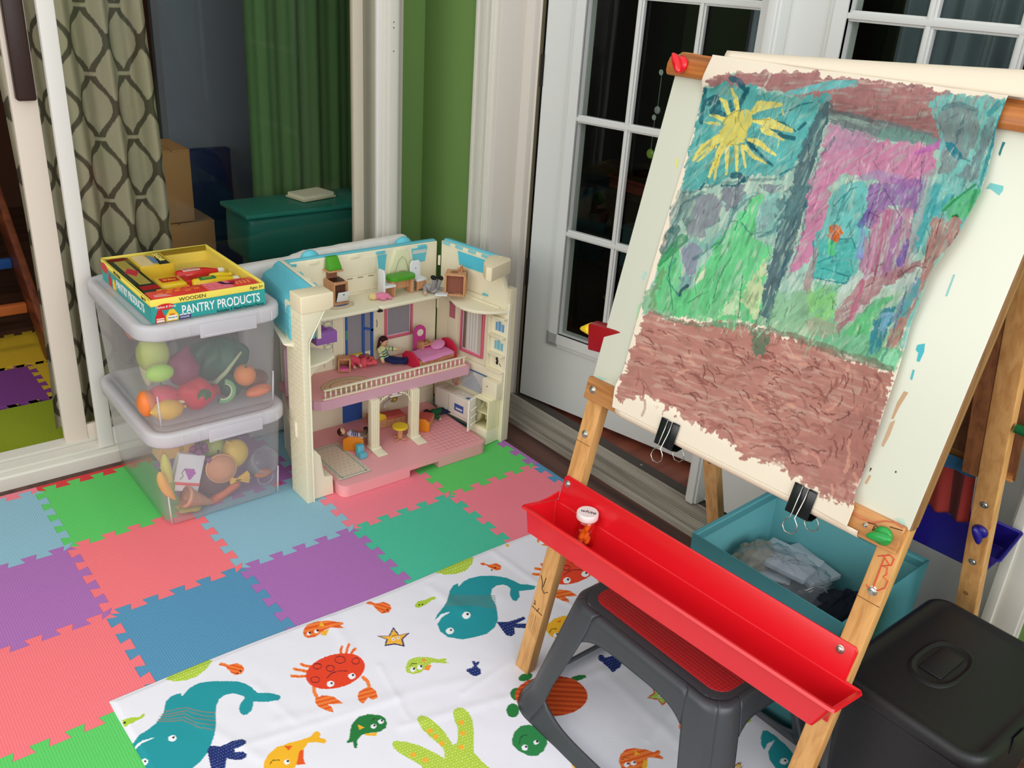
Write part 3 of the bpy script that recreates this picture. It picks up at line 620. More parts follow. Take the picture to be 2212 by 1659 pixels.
t, c, m_ = food('toy_shrimp', 'salmon coloured toy shrimp in the far left corner of the upper box', 'toy food', (240, 725), .24, .001, (214, 122, 88)); c = np.array([.268, .22, .45]); t.location = tuple(c); obj('shrimp_body', MB().tube([c+np.array([0, .03*math.cos(a), .034*math.sin(a)]) for a in np.linspace(-1.5, 2.2, 14)], [.008+.010*math.sin(PI*i/13) for i in range(14)], 12), m_, t, smooth=True)
t, c, m_ = food('toy_watermelon_slice', 'curved cream and red toy melon slice beside the toy onion', 'toy food', (430, 830), .03, .001, (180, 40, 50)); c = FP((395, 845), .0)
obj('flesh', MB().tube([c+np.array([.05*math.cos(a), .008, .05*math.sin(a)+.03]) for a in np.linspace(-2.3, -.3, 14)], .009, 8), m_, t, smooth=True); obj('rind', MB().tube([c+np.array([.058*math.cos(a), 0, .058*math.sin(a)+.03]) for a in np.linspace(-2.3, -.3, 14)], .0045, 8), mat('cream_rind', (224, 208, 160), .5), t, smooth=True)
# lower box
t, c, m_ = food('toy_juice_carton', 'white toy juice carton with grapes printed on it in the lower box', 'toy food', (408, 1022), .02, .001, (226, 226, 226))
ax = np.array([.93, -.1, -.32]); ax /= np.linalg.norm(ax); ay = np.cross((0, -1., .15), ax); ay /= np.linalg.norm(ay); az = np.cross(ax, ay); ay = -ay if ay[2] < 0 else ay; az = np.array([0, -1., 0]) if az[1] > 0 else az
az = np.cross(ax, ay); az = -az if az[1] > 0 else az
ax = -np.cross(az, ay)*1.; ax = ax if ax[0] > 0 else -ax
obj('carton_side', MB().obox(c, ax, ay, az, (-.034, -.05, -.03), (.034, .05, .0)), m_, t, bevel=.002)
obj('red_band', MB().obox(c, ax, ay, az, (-.0342, -.034, -.0301), (.0342, -.026, .0004)), mat('coral_band', (236, 96, 88), .5), t)
gp = mat('grape_purple', (184, 92, 180), .5); m = MB()
for i, j in ((0, 0), (1, 0), (2, 0), (.5, 1), (1.5, 1), (2.5, 1), (1, 2), (2, 2), (1.5, 3)): q = c+ax*(-.008+i*.0085)+ay*(-.012+.02-j*.007)+az*.0003; m.lathe([(.0001, 0), (.0048, 0), (.0048, .0004), (.0001, .0004)], q, 12, ax=az)
obj('grape_print', m, gp, t); obj('vine_print', MB().tube([c+ax*(-.012)+ay*.012+az*.0004, c+ax*(-.018)+ay*.0+az*.0004, c+ax*(-.013)+ay*(-.01)+az*.0004, c+ax*(-.02)+ay*(-.018)+az*.0004], .0012, 6), mat('grey_green_print', (120, 136, 110), .6), t)
t, c, m_ = food('toy_sausage_patty', 'brown toy burger patty behind the juice carton', 'toy food', (458, 1030), .03, .001, (104, 70, 72)); obj('patty', MB().lathe([(.001, -.014), (.044, -.013), (.05, 0), (.044, .013), (.001, .014)], c, 28, ax=(-.3, -1, .3)), m_, t, smooth=True)
t, c, m_ = food('toy_bun', 'tan toy burger bun standing in the middle of the lower box', 'toy food', (478, 1012), .01, .001, (206, 142, 96)); obj('bun_top', MB().lathe([(.001, -.010), (.034, -.012), (.040, -.004), (.034, .008), (.018, .014), (.001, .016)], c, 28, ax=(-.2, -1, .2)), m_, t, smooth=True); obj('rim_line', MB().lathe([(.034, -.0035), (.0405, -.003), (.0405, .001), (.034, .001)], c, 28, ax=(-.2, -1, .2)), mat('bun_rim', (226, 168, 118), .5), t, smooth=True)
t, c, m_ = food('toy_yellow_pepper', 'yellow toy pepper at the top right of the lower box', 'toy vegetable', (508, 978), .04, .001, (226, 190, 74)); obj('flesh', MB().ball(c, (.034, .03, .044), 30, 18, warp=lambda th, ph: 1+.06*math.cos(3*ph)*math.sin(th), rot=(.2, -.3, 0)), m_, t, smooth=True); obj('stem', MB().tube([c+np.array([-.015, -.01, .038]), c+np.array([-.026, -.012, .046])], .004, 8), m_, t)
t, c, m_ = food('toy_fries', 'bundle of yellow toy fries below the tan bun', 'toy food', (513, 1035), .0, .001, (230, 178, 66)); m = MB()
for k in range(9): a = -.5+k*.115; m.obox(c, (math.cos(a), 0, math.sin(a)), (0, 1, 0), (-math.sin(a), 0, math.cos(a)), (-.022, -.006+.002*(k % 3), -.0028), (.034, .0+.002*(k % 3), .0028))
obj('fry_bundle', m, m_, t, bevel=.001)
t, c, m_ = food('toy_sausage', 'reddish orange toy sausage lying under the fries', 'toy food', (476, 1070), .01, .001, (206, 106, 62)); obj('sausage_body', MB().capsule([c+np.array([-.045, 0, -.022]), c, c+np.array([.045, 0, .020])], [.012, .0135, .012]), m_, t, smooth=True); obj('end_knot', MB().ball(c+np.array([.06, 0, .027]), .004), m_, t)
t, c, m_ = food('toy_ice_cream_cone', 'tan toy ice cream cone pointing right at the bottom of the lower box', 'toy food', (425, 1085), -.01, .001, (212, 152, 112)); c[2] = max(c[2], .035)
obj('cone', MB().lathe([(.001, -.05), (.006, -.046), (.024, .022), (.027, .024), (.027, .034), (.001, .034)], c, 24, ax=(-.82, 0, .5)), mat('waffle_cone', (212, 152, 112), .7, bump=('voronoi', 160, .5)), t, smooth=True); obj('rim', MB().lathe([(.025, .024), (.0285, .025), (.0285, .033), (.025, .034)], c, 24, ax=(-.82, 0, .5)), m_, t, smooth=True)
t, c, m_ = food('toy_lettuce_leaf', 'olive green toy lettuce leaf on the bottom of the lower box', 'toy vegetable', (412, 1112), .0, .001, (150, 152, 78)); c[2] = .014; obj('leaf', MB().ball(c, (.036, .03, .009), 40, 10, warp=lambda th, ph: 1+.12*math.cos(5*ph)), m_, t, smooth=True); obj('vein', MB().tube([c+np.array([-.028, -.003, .0085]), c+np.array([.025, 0, .0085])], .0012, 6), m_, t)
t, c, m_ = food('toy_banana', 'deep yellow toy banana standing in the lower left of the lower box', 'toy food', (368, 1050), .0, .001, (238, 176, 62)); obj('peel', MB().tube([c+np.array([-.022+.02*(k/9.)**2*1.6, 0, .05-k*.0105]) for k in range(10)], [.003, .009, .012, .013, .013, .013, .012, .010, .006, .003], 12), m_, t, smooth=True); obj('tip', MB().ball(c+np.array([-.022, 0, .053]), .004), mat('brown_tip', (90, 60, 30), .6), t)
t, c, m_ = food('toy_corn_cob', 'pale green yellow toy corn cob against the left wall of the lower box', 'toy vegetable', (345, 1000), .02, .001, (206, 204, 84)); c = np.array([.252, .02, .115]); t.location = tuple(c); obj('cob', MB().ball(c, (.014, .016, .06), 24, 24, warp=lambda th, ph: 1+.04*math.sin(14*ph)*math.sin(20*th)), m_, t, smooth=True); obj('husk', MB().ball(c+np.array([0, 0, -.035]), (.017, .018, .03)), mat('husk_green', (130, 176, 84), .6), t, smooth=True)
t, c, m_ = food('toy_cheese_wedge', 'mustard yellow toy cheese wedge in the upper left of the lower box', 'toy food', (375, 965), .08, .001, (206, 164, 84)); obj('wedge', MB().prism([(-.05, -.02), (.045, -.02), (.05, .03), (-.04, .04)], -.03, .03, (c, (1, 0, 0), (0, 0, 1), (0, 1, 0))), m_, t, bevel=.006); obj('hole', MB().lathe([(.0001, 0), (.007, 0), (.007, .0006), (.0001, .0006)], c+np.array([.01, -.0301, .004]), 14, ax=(0, -1, 0)), mat('cheese_hole', (170, 128, 56), .6), t)
t, c, m_ = food('toy_pear_half', 'light green toy pear near the top of the lower box', 'toy food', (462, 965), .08, (.036, .03, .03), (176, 190, 90)); obj('seed', MB().ball(c+np.array([0, -.03, 0]), (.003, .002, .005)), mat('seed_brown', (70, 40, 20), .5), t)
t, c, m_ = food('toy_grapes', 'small cluster of purple toy grapes between the carton and the bun', 'toy food', (432, 980), .04, .001, (130, 70, 110)); m = MB(); random.seed(3)
for k in range(14): m.ball(c+np.array([random.uniform(-.022, .022), random.uniform(-.02, .02), random.uniform(-.022, .022)]), .009, 12, 8)
obj('grape_cluster', m, m_, t, smooth=True); obj('stem', MB().tube([c+np.array([0, 0, .02]), c+np.array([.005, 0, .035])], .002, 6), stem, t)
clr = frosted('clear_cup_plastic', (220, 226, 232), .22, .08)
t = thing('toy_pitcher', 'clear plastic toy pitcher standing at the right of the lower box', 'toy cup', tuple(FP((565, 1000), .02))); c = FP((562, 1000), .02); t.location = tuple(c)
obj('vessel', MB().lathe([(.001, -.045), (.026, -.045), (.032, -.02), (.034, .02), (.036, .045), (.034, .045), (.032, .02), (.030, -.02), (.024, -.042), (.001, -.042)], c, 28, ax=(.05, -.75, .6)), clr, t, smooth=True); obj('handle', MB().tube([c+np.array([.0, -.03, -.03-.022*math.sin(a)])+np.array([.022*math.cos(a), 0, 0]) for a in np.linspace(-.2, PI+.2, 14)], .0025, 8), clr, t, smooth=True)
t, c, m_ = food('toy_orange_slice', 'orange toy slice lying inside the clear pitcher', 'toy food', (568, 1022), .012, (.026, .009, .012), (214, 120, 58))
t, c, m_ = food('toy_knife', 'crimson toy knife handle at the lower right of the lower box', 'toy utensil', (580, 1060), .0, .001, (206, 44, 72)); obj('handle', MB().capsule([c+np.array([-.032, 0, -.012]), c+np.array([.03, 0, .012])], [.006, .008]), m_, t, smooth=True); obj('blade_stub', MB().obox(c+np.array([-.036, 0, -.014]), (.93, 0, .36), (0, 1, 0), (-.36, 0, .93), (-.02, -.001, -.004), (.0, .001, .004)), clr, t)
t = thing('toy_spoon', 'translucent grey toy spoon lying along the bottom of the lower box', 'toy utensil', tuple(FP((540, 1085), 0))); c = FP((540, 1085), -.005); t.location = tuple(c); gsp = mat('grey_spoon_plastic', (150, 168, 184), .3); obj('handle', MB().capsule([c+np.array([-.07, 0, -.006]), c, c+np.array([.05, 0, .012])], [.004, .003, .004]), gsp, t, smooth=True); obj('bowl', MB().ball(c+np.array([.0, -.012, -.002]), (.020, .004, .012)), gsp, t, smooth=True)

# ------------------------------------------------------------------ pantry products box
PX0, PX1, PY0, PY1, PZ0, PZ1 = .242, .521, -.032, .339, .5462, .603
t = thing('pantry_set_box', 'shallow yellow and teal cardboard box of wooden pantry toys on the top storage box', 'toy box', (.38, .15, PZ0))
teal_c = mat('teal_card', (48, 158, 152), .45, vary=.06); yel_c = mat('yellow_card', (246, 224, 96), .5); yin = mat('yellow_card_inside', (226, 200, 90), .6)
m = MB().box((PX0, PY0, PZ0), (PX1, PY0+.003, PZ1-.016)).box((PX0, PY1-.003, PZ0), (PX1, PY1, PZ1-.016)).box((PX0, PY0+.003, PZ0), (PX0+.003, PY1-.003, PZ1-.016)).box((PX1-.003, PY0+.003, PZ0), (PX1, PY1-.003, PZ1-.016))
obj('carton_side', m, teal_c, t)
m = MB().box((PX0, PY0, PZ1-.016), (PX1, PY0+.004, PZ1)).box((PX0, PY1-.004, PZ1-.016), (PX1, PY1, PZ1)).box((PX0, PY0+.004, PZ1-.016), (PX0+.004, PY1-.004, PZ1)).box((PX1-.004, PY0+.004, PZ1-.016), (PX1, PY1-.004, PZ1))
obj('yellow_rim', m, yel_c, t, bevel=.0008)
m = MB().box((PX0+.003, PY1-.005, PZ0+.014), (PX1-.003, PY1-.003, PZ1-.016)).box((PX0+.003, PY0+.003, PZ0+.014), (PX0+.005, PY1-.005, PZ1-.016)).box((PX1-.005, PY0+.003, PZ0+.014), (PX1-.003, PY1-.005, PZ1-.016)); obj('inner_wall', m, mat('yellow_inner_card', (238, 214, 96), .5), t)
obj('tray_floor', MB().box((PX0+.003, PY0+.003, PZ0+.001), (PX1-.003, PY1-.003, PZ0+.014)), yin, t)
obj('clear_film', MB().box((PX0+.004, PY0+.004, PZ1-.004), (PX1-.004, PY1-.004, PZ1-.0035)), glassmat('film_glass', (254, 254, 252), .0, 0, 1.18), t)
wt = mat('letter_white', (240, 240, 236), .5); bk = mat('letter_black', (26, 26, 30), .5); rdm = mat('print_red', (206, 40, 40), .45); ylm = mat('print_yellow', (246, 200, 50), .45)
X, Z, NY = (1, 0, 0), (0, 0, 1), (0, -1, 0)
yf = PY0-.0003
text('lettering', 'PANTRY PRODUCTS', (.312, yf, .5672), X, Z, .031, wt, t, sx=.685, bold=.0004)
text('small_lettering', 'Includes 9 Hand-Painted Pieces', (.517, yf, .5502), X, Z, .0098, bk, t, align='RIGHT', sx=.98)
text('small_lettering', 'WOODEN', (.308, yf, .5948), X, Z, .0125, bk, t, sx=1.1)
text('small_lettering', 'Ages 3+', (.517, yf, .5948), X, Z, .0105, bk, t, align='RIGHT')
obj('maker_oval', MB().lathe([(.0001, 0), (.020, 0), (.020, .0006), (.0001, .0006)], (0, 0, 0), 30, ax=(0, -1, 0)), rdm, t, local=True).matrix_local = Matrix.Translation((.275-.38, yf-.15, .5835-PZ0)) @ Matrix.Diagonal((1, 1, .38, 1))
text('oval_lettering', 'Melissa & Doug', (.2755, yf-.0008, .5835), X, Z, .0075, wt, t, align='CENTER', font_shear=.2)
def flat(name, pts, zlev, col, parent, o=(0, 0, 0), y=None):
    return obj(name, MB().prism(pts, 0, .0004, ((0, yf if y is None else y, 0), X, Z, NY)), mat('print_%02x%02x%02x' % col, col, .5), parent)
flat('printed_ketchup', [(.249, .5465), (.272, .5465), (.273, .560), (.268, .569), (.266, .577), (.256, .577), (.254, .569), (.249, .560)], 0, (206, 36, 34), t)
flat('printed_label', [(.252, .5475), (.270, .5475), (.270, .557), (.252, .557)], 0, (236, 226, 206), t, y=yf-.0005)
flat('printed_mustard', [(.274, .5465), (.302, .5465), (.304, .560), (.298, .569), (.294, .575), (.284, .575), (.280, .569), (.274, .560)], 0, (240, 196, 50), t)
flat('printed_label', [(.278, .549), (.300, .549), (.300, .560), (.278, .560)], 0, (238, 236, 226), t, y=yf-.0005)
text('tiny_lettering', 'DELI', (.289, yf-.001, .5625), X, Z, .006, rdm, t, align='CENTER'); text('tiny_lettering', 'Mustard', (.289, yf-.001, .555), X, Z, .006, bk, t, align='CENTER'); text('tiny_lettering', 'KETCHUP', (.261, yf-.001, .5535), X, Z, .0042, rdm, t, align='CENTER')
flat('printed_can', [(.304, .5465), (.332, .5465), (.334, .556), (.306, .556)], 0, (60, 60, 120), t); flat('printed_can_lid', [(.305, .556), (.334, .556), (.330, .560), (.309, .559)], 0, (226, 232, 236), t); text('tiny_lettering', 'CHUNK', (.3185, yf-.0006, .551), X, Z, .0062, wt, t, align='CENTER')
# left side print
xl = PX0-.0003; SX, SN = (0, -1, 0), (-1, 0, 0)
text('side_lettering', 'PANTRY PRODUCTS', (xl, .222, .5665), SX, Z, .031, wt, t, sx=.72, bold=.0004); text('small_lettering', 'WOODEN', (xl, .235, .5945), SX, Z, .0115, bk, t); text('small_lettering', 'Ages 3+', (xl, .03, .5945), SX, Z, .010, bk, t)
obj('maker_oval', MB().lathe([(.0001, 0), (.026, 0), (.026, .0006), (.0001, .0006)], (0, 0, 0), 30, ax=(-1, 0, 0)), rdm, t, local=True).matrix_local = Matrix.Translation((xl-.38, .312-.15, .584-PZ0)) @ Matrix.Diagonal((1, 1, .5, 1))
m = MB().prism([(-.285, .547), (-.262, .547), (-.262, .566), (-.268, .574), (-.268, .580), (-.279, .580), (-.279, .574), (-.285, .566)], 0, .0004, ((xl, 0, 0), SX, Z, SN)); obj('printed_ketchup', m, rdm, t)
m = MB().prism([(-.252, .547), (-.228, .547), (-.228, .564), (-.236, .574), (-.244, .574), (-.252, .564)], 0, .0004, ((xl, 0, 0), SX, Z, SN)); obj('printed_mustard', m, ylm, t)
def pbox(name, a, b, h, label, col, deco):
    q = thing(name, label, 'toy food', ((a[0]+b[0])/2, (a[1]+b[1])/2, PZ0+.0145), None); obj('packet_side', MB().box((a[0], a[1], PZ0+.0145), (b[0], b[1], PZ0+.0145+h)), mat('packet_'+name+'%d' % (a[0]*1000), col, .35, coat=.4), q, bevel=.0008); deco(q, PZ0+.0145+h+.0002); return q
def top(name, pts, z, col, q): return obj(name, MB().prism(pts, 0, .0003, ((0, 0, z), X, (0, 1, 0), Z)), mat('print_%02x%02x%02x' % col, col, .4), q)
def d1(q, z):
    for k in range(9):
        x = .272+(k % 5)*.022+(k//5)*.008; y = .004+(k//5)*.020+(k % 3)*.004; top('printed_cracker', [(x, y), (x+.014, y+.002), (x+.015, y+.013), (x+.001, y+.011)], z, (240, 132, 40), q)
    top('printed_label', [(.262, -.008), (.30, -.012), (.29, .006), (.262, .008)], z+.0003, (240, 150, 150), q)
    top('printed_bow', [(.335, .008), (.372, .014), (.370, .024), (.334, .018)], z+.0004, (236, 96, 60), q)
pbox('wooden_cracker_packet', (.252, -.022), (.382, .036), .0392, 'red wooden cracker packet with orange squares at the front left of the yellow box', (240, 66, 48), d1)
def d2(q, z):
    top('printed_pink_panel', [(.388, -.018), (.450, -.018), (.450, .034), (.388, .034)], z, (240, 120, 130), q)
    for k in range(6): x = .394+(k % 3)*.016; y = .0+(k//3)*.014; top('printed_ring', [(x+.004*math.cos(a), y+.003*math.sin(a)) for a in np.linspace(0, 6, 10)], z+.0003, (232, 84, 96), q)
    top('printed_swoosh', [(.425, .030), (.432, .010), (.450, .0), (.462, .004), (.450, .008), (.440, .016), (.436, .030)], z+.0006, (40, 26, 60), q)
    for k in range(4): x = .462+k*.010; top('printed_cookie', [(x, -.004), (x+.006, -.004), (x+.008, .018), (x+.002, .020)], z, (244, 140, 90), q)
    top('printed_badge', [(.452, .010), (.466, .012), (.466, .022), (.452, .020)], z+.0004, (150, 30, 60), q)
pbox('wooden_cookie_packet', (.384, -.022), (.512, .036), .0392, 'red and pink wooden cookie packet at the front right of the yellow box', (240, 70, 60), d2)
def d3(q, z):
    top('printed_gold_panel', [(.262, .10), (.290, .10), (.290, .30), (.262, .30)], z, (176, 156, 70), q)
    top('printed_red_badge', [(.259, .20), (.276, .165), (.293, .20), (.276, .235)], z+.0003, (196, 50, 60), q); top('printed_red_band', [(.255, .055), (.297, .055), (.297, .085), (.255, .085)], z+.0003, (170, 30, 34), q); top('printed_red_band', [(.255, .305), (.297, .305), (.297, .325), (.255, .325)], z+.0003, (170, 30, 34), q)
pbox('wooden_pasta_packet', (.254, .045), (.298, .332), .038, 'dark green wooden pasta packet along the left side of the yellow box', (26, 46, 30), d3)
def d4(q, z):
    top('printed_cream_panel', [(.312, .235), (.345, .235), (.345, .325), (.312, .325)], z, (240, 214, 160), q); top('printed_blue_swoosh', [(.345, .25), (.362, .235), (.362, .30), (.35, .325)], z+.0001, (110, 140, 170), q)
    top('printed_black_band', [(.356, .232), (.383, .232), (.383, .33), (.370, .33)], z+.0002, (24, 24, 30), q); text('packet_lettering', 'SUGAR', (.3735, .328, z+.0009), (0, -1, 0), (1, 0, 0), .019, mat('sugar_yellow', (250, 232, 120), .4), q, sx=1.15, bold=.0003)
pbox('wooden_sugar_packet', (.306, .230), (.392, .333), .038, 'yellow and black wooden sugar packet at the back of the yellow box', (240, 200, 50), d4)
q = thing('wooden_mustard_bottle', 'short wide yellow wooden mustard bottle with red lid in the yellow box', 'toy food', (.34, .12, PZ0+.015))
mm = mat('mustard_yellow_paint', (248, 206, 30), .25, coat=.6)
obj('bottle_body', MB().box((.307, .085, PZ0+.015), (.375, .155, PZ0+.047)), mm, q, bevel=.009); obj('lid', MB().box((.376, .098, PZ0+.017), (.390, .146, PZ0+.045)), mat('red_lid_paint', (206, 40, 30), .3), q, bevel=.003)
obj('printed_label', MB().prism([(.318, .105), (.362, .105), (.362, .137), (.318, .137)], 0, .0003, ((0, 0, PZ0+.0472), X, (0, 1, 0), Z)), rdm, q); text('tiny_lettering', 'DELI', (.34, .121, PZ0+.0478), X, (0, 1, 0), .016, ylm, q, align='CENTER')
def bottle(name, label, c, L, wd, col, capc, lab, lettering, lc):
    q = thing(name, label, 'toy food', (c[0], c[1], PZ0+.015)); z = PZ0+.0315
    obj('bottle_body', MB().lathe([(.001, 0), (wd*.8, .001), (wd, .006), (wd, L*.5), (wd*.85, L*.62), (wd*.42, L*.84), (wd*.4, L*.86), (.001, L*.86)], (c[0]-L/2, c[1], z), 24, ax=(1, .03, 0)), mat(name+'_paint', col, .22, coat=.6), q, smooth=True)
    obj('cap', MB().lathe([(.001, L*.86), (wd*.46, L*.86), (wd*.46, L*.96), (wd*.2, L), (.001, L)], (c[0]-L/2, c[1], z), 18, ax=(1, .03, 0)), mat(name+'_cap', capc, .35), q, smooth='auto')
    if lab: obj('printed_label', MB().box((c[0]-L*.36, c[1]-wd*.6, z+wd*.82), (c[0]-L*.02, c[1]+wd*.6, z+wd*1.02)), mat(name+'_label', lab, .4), q, bevel=.001); text('tiny_lettering', lettering, (c[0]-L*.19, c[1], z+wd*1.035), X, (0, 1, 0), .0095, lc, q, align='CENTER')
bottle('wooden_ketchup_bottle', 'red wooden ketchup bottle with white cap lying in the yellow box', (.440, .178), .13, .0158, (214, 36, 30), (236, 232, 226), (226, 190, 180), 'KETCHUP', rdm)
bottle('wooden_squeeze_bottle', 'yellow wooden juice bottle with white cap beside the ketchup in the box', (.450, .098), .125, .0155, (246, 206, 24), (240, 238, 228), (60, 140, 70), 'JUICE', ylm)
bottle('wooden_honey_bottle', 'small yellow wooden bottle near the right rim of the yellow box', (.478, .138), .06, .010, (248, 210, 40), (246, 214, 60), None, '', None)

# ================================================================== DOLLHOUSE
H = thing('dollhouse', 'large cream and pink plastic dollhouse with turquoise roof, opened wide in the corner', 'dollhouse', (.88, 0, 0))
cream = mat('cream_plastic', (238, 230, 200), .42, .35, vary=.03); turq = mat('turquoise_plastic', (104, 194, 208), .4, .35); pinkf = mat('pink_floor_plastic', (238, 168, 170), .45, .35, vary=.04); lil = mat('lilac_pink_plastic', (214, 166, 180), .45, .35); pinkw = mat('pink_window_plastic', (222, 110, 130), .45); ppk = mat('pale_pink_plastic', (232, 190, 204), .45); blu = mat('blue_door_plastic', (56, 96, 170), .45); grl = mat('grey_line_print', (150, 142, 118), .7)
YB = .165
def Bw(u, v, y=YB): p = at(u, v, 1, y); return p[0], p[2]
# base platform, ground floor
def slab(name, pts, z0, z1, mm, bev=.003, lab=None, ms=None):
    return obj(name, MB().prism(pts, z0, z1), mm, H, bevel=bev)
pts = rrect(.655, -.165, 1.148, .163, .022)
lft = [(.872, .163), (.672, .163), (.655, .146)]+[(.677+.022*math.cos(a), -.143+.022*math.sin(a)) for a in np.linspace(PI, 1.5*PI, 7)]+[(.872, -.165)]
rgt = [(.972, -.165)]+[(1.126+.022*math.cos(a), -.143+.022*math.sin(a)) for a in np.linspace(-.5*PI, 0, 7)]+[(1.148, .163), (.972, .163)]
bm_ = MB().prism(lft[::-1], .0008, .036).prism(rgt, .0008, .036).prism([(.872, -.165), (.972, -.165), (.972, .163), (.872, .163)], .022, .036)
obj('ground_floor_base', bm_, pinkf, H)
# print on the ground floor: rug at left, tile lines at right
rug = mat('cream_rug_print', (224, 206, 180), .7); tel = mat('teal_line_print', (84, 150, 146), .7); nv = mat('navy_print', (70, 76, 120), .7)
r0 = (.668, -.128, .768, .068)
obj('rug_print', MB().box((r0[0], r0[1], .0361), (r0[2], r0[3], .0364)), rug, H)
m = MB(); a = .010
for (x0, y0, x1, y1) in ((r0[0]+a, r0[1]+a, r0[2]-a, r0[1]+a+.002), (r0[0]+a, r0[3]-a-.002, r0[2]-a, r0[3]-a), (r0[0]+a, r0[1]+a, r0[0]+a+.002, r0[3]-a), (r0[2]-a-.002, r0[1]+a, r0[2]-a, r0[3]-a), (r0[0]-.001, r0[1]-.001, r0[2]+.001, r0[1]+.0005), (r0[0]-.001, r0[3], r0[2]+.001, r0[3]+.001)): m.box((x0, y0, .0364), (x1, y1, .0366))
for k in range(24):
    u = k/23.; y = r0[1]+.01+u*(r0[3]-r0[1]-.02); dx = .0025*math.sin(u*40)
    if k: m.tube([(r0[0]+.005+pdx, py, .0366), (r0[0]+.005+dx, y, .0366)], .0005, 4).tube([(r0[2]-.005+pdx, py, .0366), (r0[2]-.005+dx, y, .0366)], .0005, 4)
    pdx, py = dx, y
obj('rug_border_print', m, tel, H)
m = MB()
for i in range(5):
    for j in range(10): m.box((.684+i*.0145+(j % 2)*.006, -.108+j*.017, .0364), (.6865+i*.0145+(j % 2)*.006, -.1065+j*.017, .0366))
obj('rug_flower_print', m, nv, H); obj('rug_corner_print', MB().box((.679, -.120, .0366), (.683, -.116, .0368)).box((.753, -.120, .0366), (.758, -.116, .0368)), nv, H)
tl = mat('tile_line_print', (196, 110, 124), .7); m = MB()
for k in range(9): x = 1.02+k*.0155; m.box((x, -.145, .0361), (x+.0008, .12, .0363))
for k in range(15): y = -.14+k*.018; m.box((.985, y, .0361), (1.144, y+.0008, .0363))
obj('tile_grid_print', m, tl, H)
# back wall with attic incline
BL, BR = (.660, YB), (1.175, YB)
m = MB().box((.650, YB, .0), (1.175, YB+.014, .455)); obj('back_wall', m, cream, H, bevel=.002)
m = MB().box((.654, YB, .4552), (1.172, YB+.012, .574)); obj('attic_back_wall', m, cream, H, bevel=.002)
m = MB().prism([(YB+.0125, .576), (YB+.020, .576), (YB+.036, .562), (YB+.048, .54), (YB+.05, .455), (YB+.0145, .455)], .650, 1.16, ((0, 0, 0), (0, 1, 0), (0, 0, 1), (1, 0, 0))); obj('back_roof', m, turq, H, bevel=.003)
obj('roof_edge_strip', MB().box((.656, YB+.004, .5745), (1.168, YB+.020, .5785)), turq, H, bevel=.001)
for x in (.765, 1.075): obj('dormer_hood', MB().ball((x, .205, .560), (.030, .020, .030), 24, 14), turq, H, smooth=True)
for k, x in enumerate((.672, .740, .80, .87, .955, 1.03, 1.10)): obj('roof_clip', MB().box((x, YB-.005, .562), (x+.030, YB, .570)), turq if k % 2 == 0 else cream, H, bevel=.001)
# attic panel reliefs
aw = lambda z: .165
def inc(mb, x0, x1, za, zb, h, xa=0, xb=0):
    """raised panel lying on the inclined attic wall"""
    return mb.add([(x, aw(z)-o, z) for o in (0, h) for (x, z) in ((x0+xa, za), (x1-xa, za), (x1-xb, zb), (x0+xb, zb))], [(0, 1, 2, 3), (4, 7, 6, 5), (0, 4, 5, 1), (1, 5, 6, 2), (2, 6, 7, 3), (3, 7, 4, 0)])
obj('attic_panel', inc(MB(), .79, .955, .508, .558, .003), cream, H, bevel=.001)
obj('attic_dormer_frame', inc(MB(), .985, 1.095, .455, .568, .006, 0, .036), mat('pale_green_cream_plastic', (224, 226, 184), .45), H, bevel=.001)
m = MB().tube([(1.014, .157, .49), (1.030, .157, .535), (1.042, .157, .546), (1.054, .157, .535), (1.068, .157, .49)], .0006, 5); m.tube([(1.042+.022*math.cos(a), .1565, .480+.022*math.sin(a)) for a in np.linspace(0, PI, 12)], .0008, 5); obj('dormer_line', m, grl, H)
obj('attic_turquoise_pane', inc(MB(), .960, .992, .508, .558, .0012, .006), turq, H); obj('attic_turquoise_pane', inc(MB(), 1.078, 1.135, .518, .562, .0022, .008), turq, H)
obj('attic_trim_print', inc(MB(), 1.082, 1.131, .545, .556, .003), mat('pale_grey_print', (200, 206, 196), .6), H)
m = MB()
for k in range(6): x = .79+k*.035; inc(m, x, x+.018, .499, .5008, .0014)
obj('attic_slot', m, mat('slot_shadow_brown', (130, 116, 84), .7), H)
# attic floor, two halves
def fl(name, pts, z0, z1, mm=None): return obj(name, MB().prism(pts, z0, z1), mm or cream, H, bevel=.003)
fl('attic_floor', [(.640, .163), (.655, .070), (.674, .038), (.690, .032), (.888, .036), (.894, .046), (.902, .036), (1.10, .040), (1.118, .050), (1.122, .07), (1.14, .163)], .4405, .4505)
obj('floor_catch', MB().box((.888, .035, .4355), (.902, .046, .4403)), dark, H)
m = MB().add([(.80+.045*math.cos(a)*(1+.04*math.cos(9*a)), .105+.030*math.sin(a)*(1+.05*math.cos(9*a)), .4507) for a in np.linspace(0, 2*PI, 60)[:-1]], [tuple(range(59))]); obj('attic_rug_print', m, mat('beige_rug_print', (222, 202, 168), .7), H, clean=False)
m = MB().tube([(.80+.045*math.cos(a)*(1+.04*math.cos(9*a)), .105+.030*math.sin(a)*(1+.05*math.cos(9*a)), .4508) for a in np.linspace(0, 2*PI, 60)], .0006, 4); obj('attic_rug_line', m, grl, H)
m = MB().add([(.806+.026*math.cos(a), .108+.014*math.sin(a), .4509) for a in np.linspace(0, 2*PI, 30)[:-1]], [tuple(range(29))]); obj('attic_rug_centre', m, mat('blue_rug_print', (84, 120, 178), .7), H, clean=False)
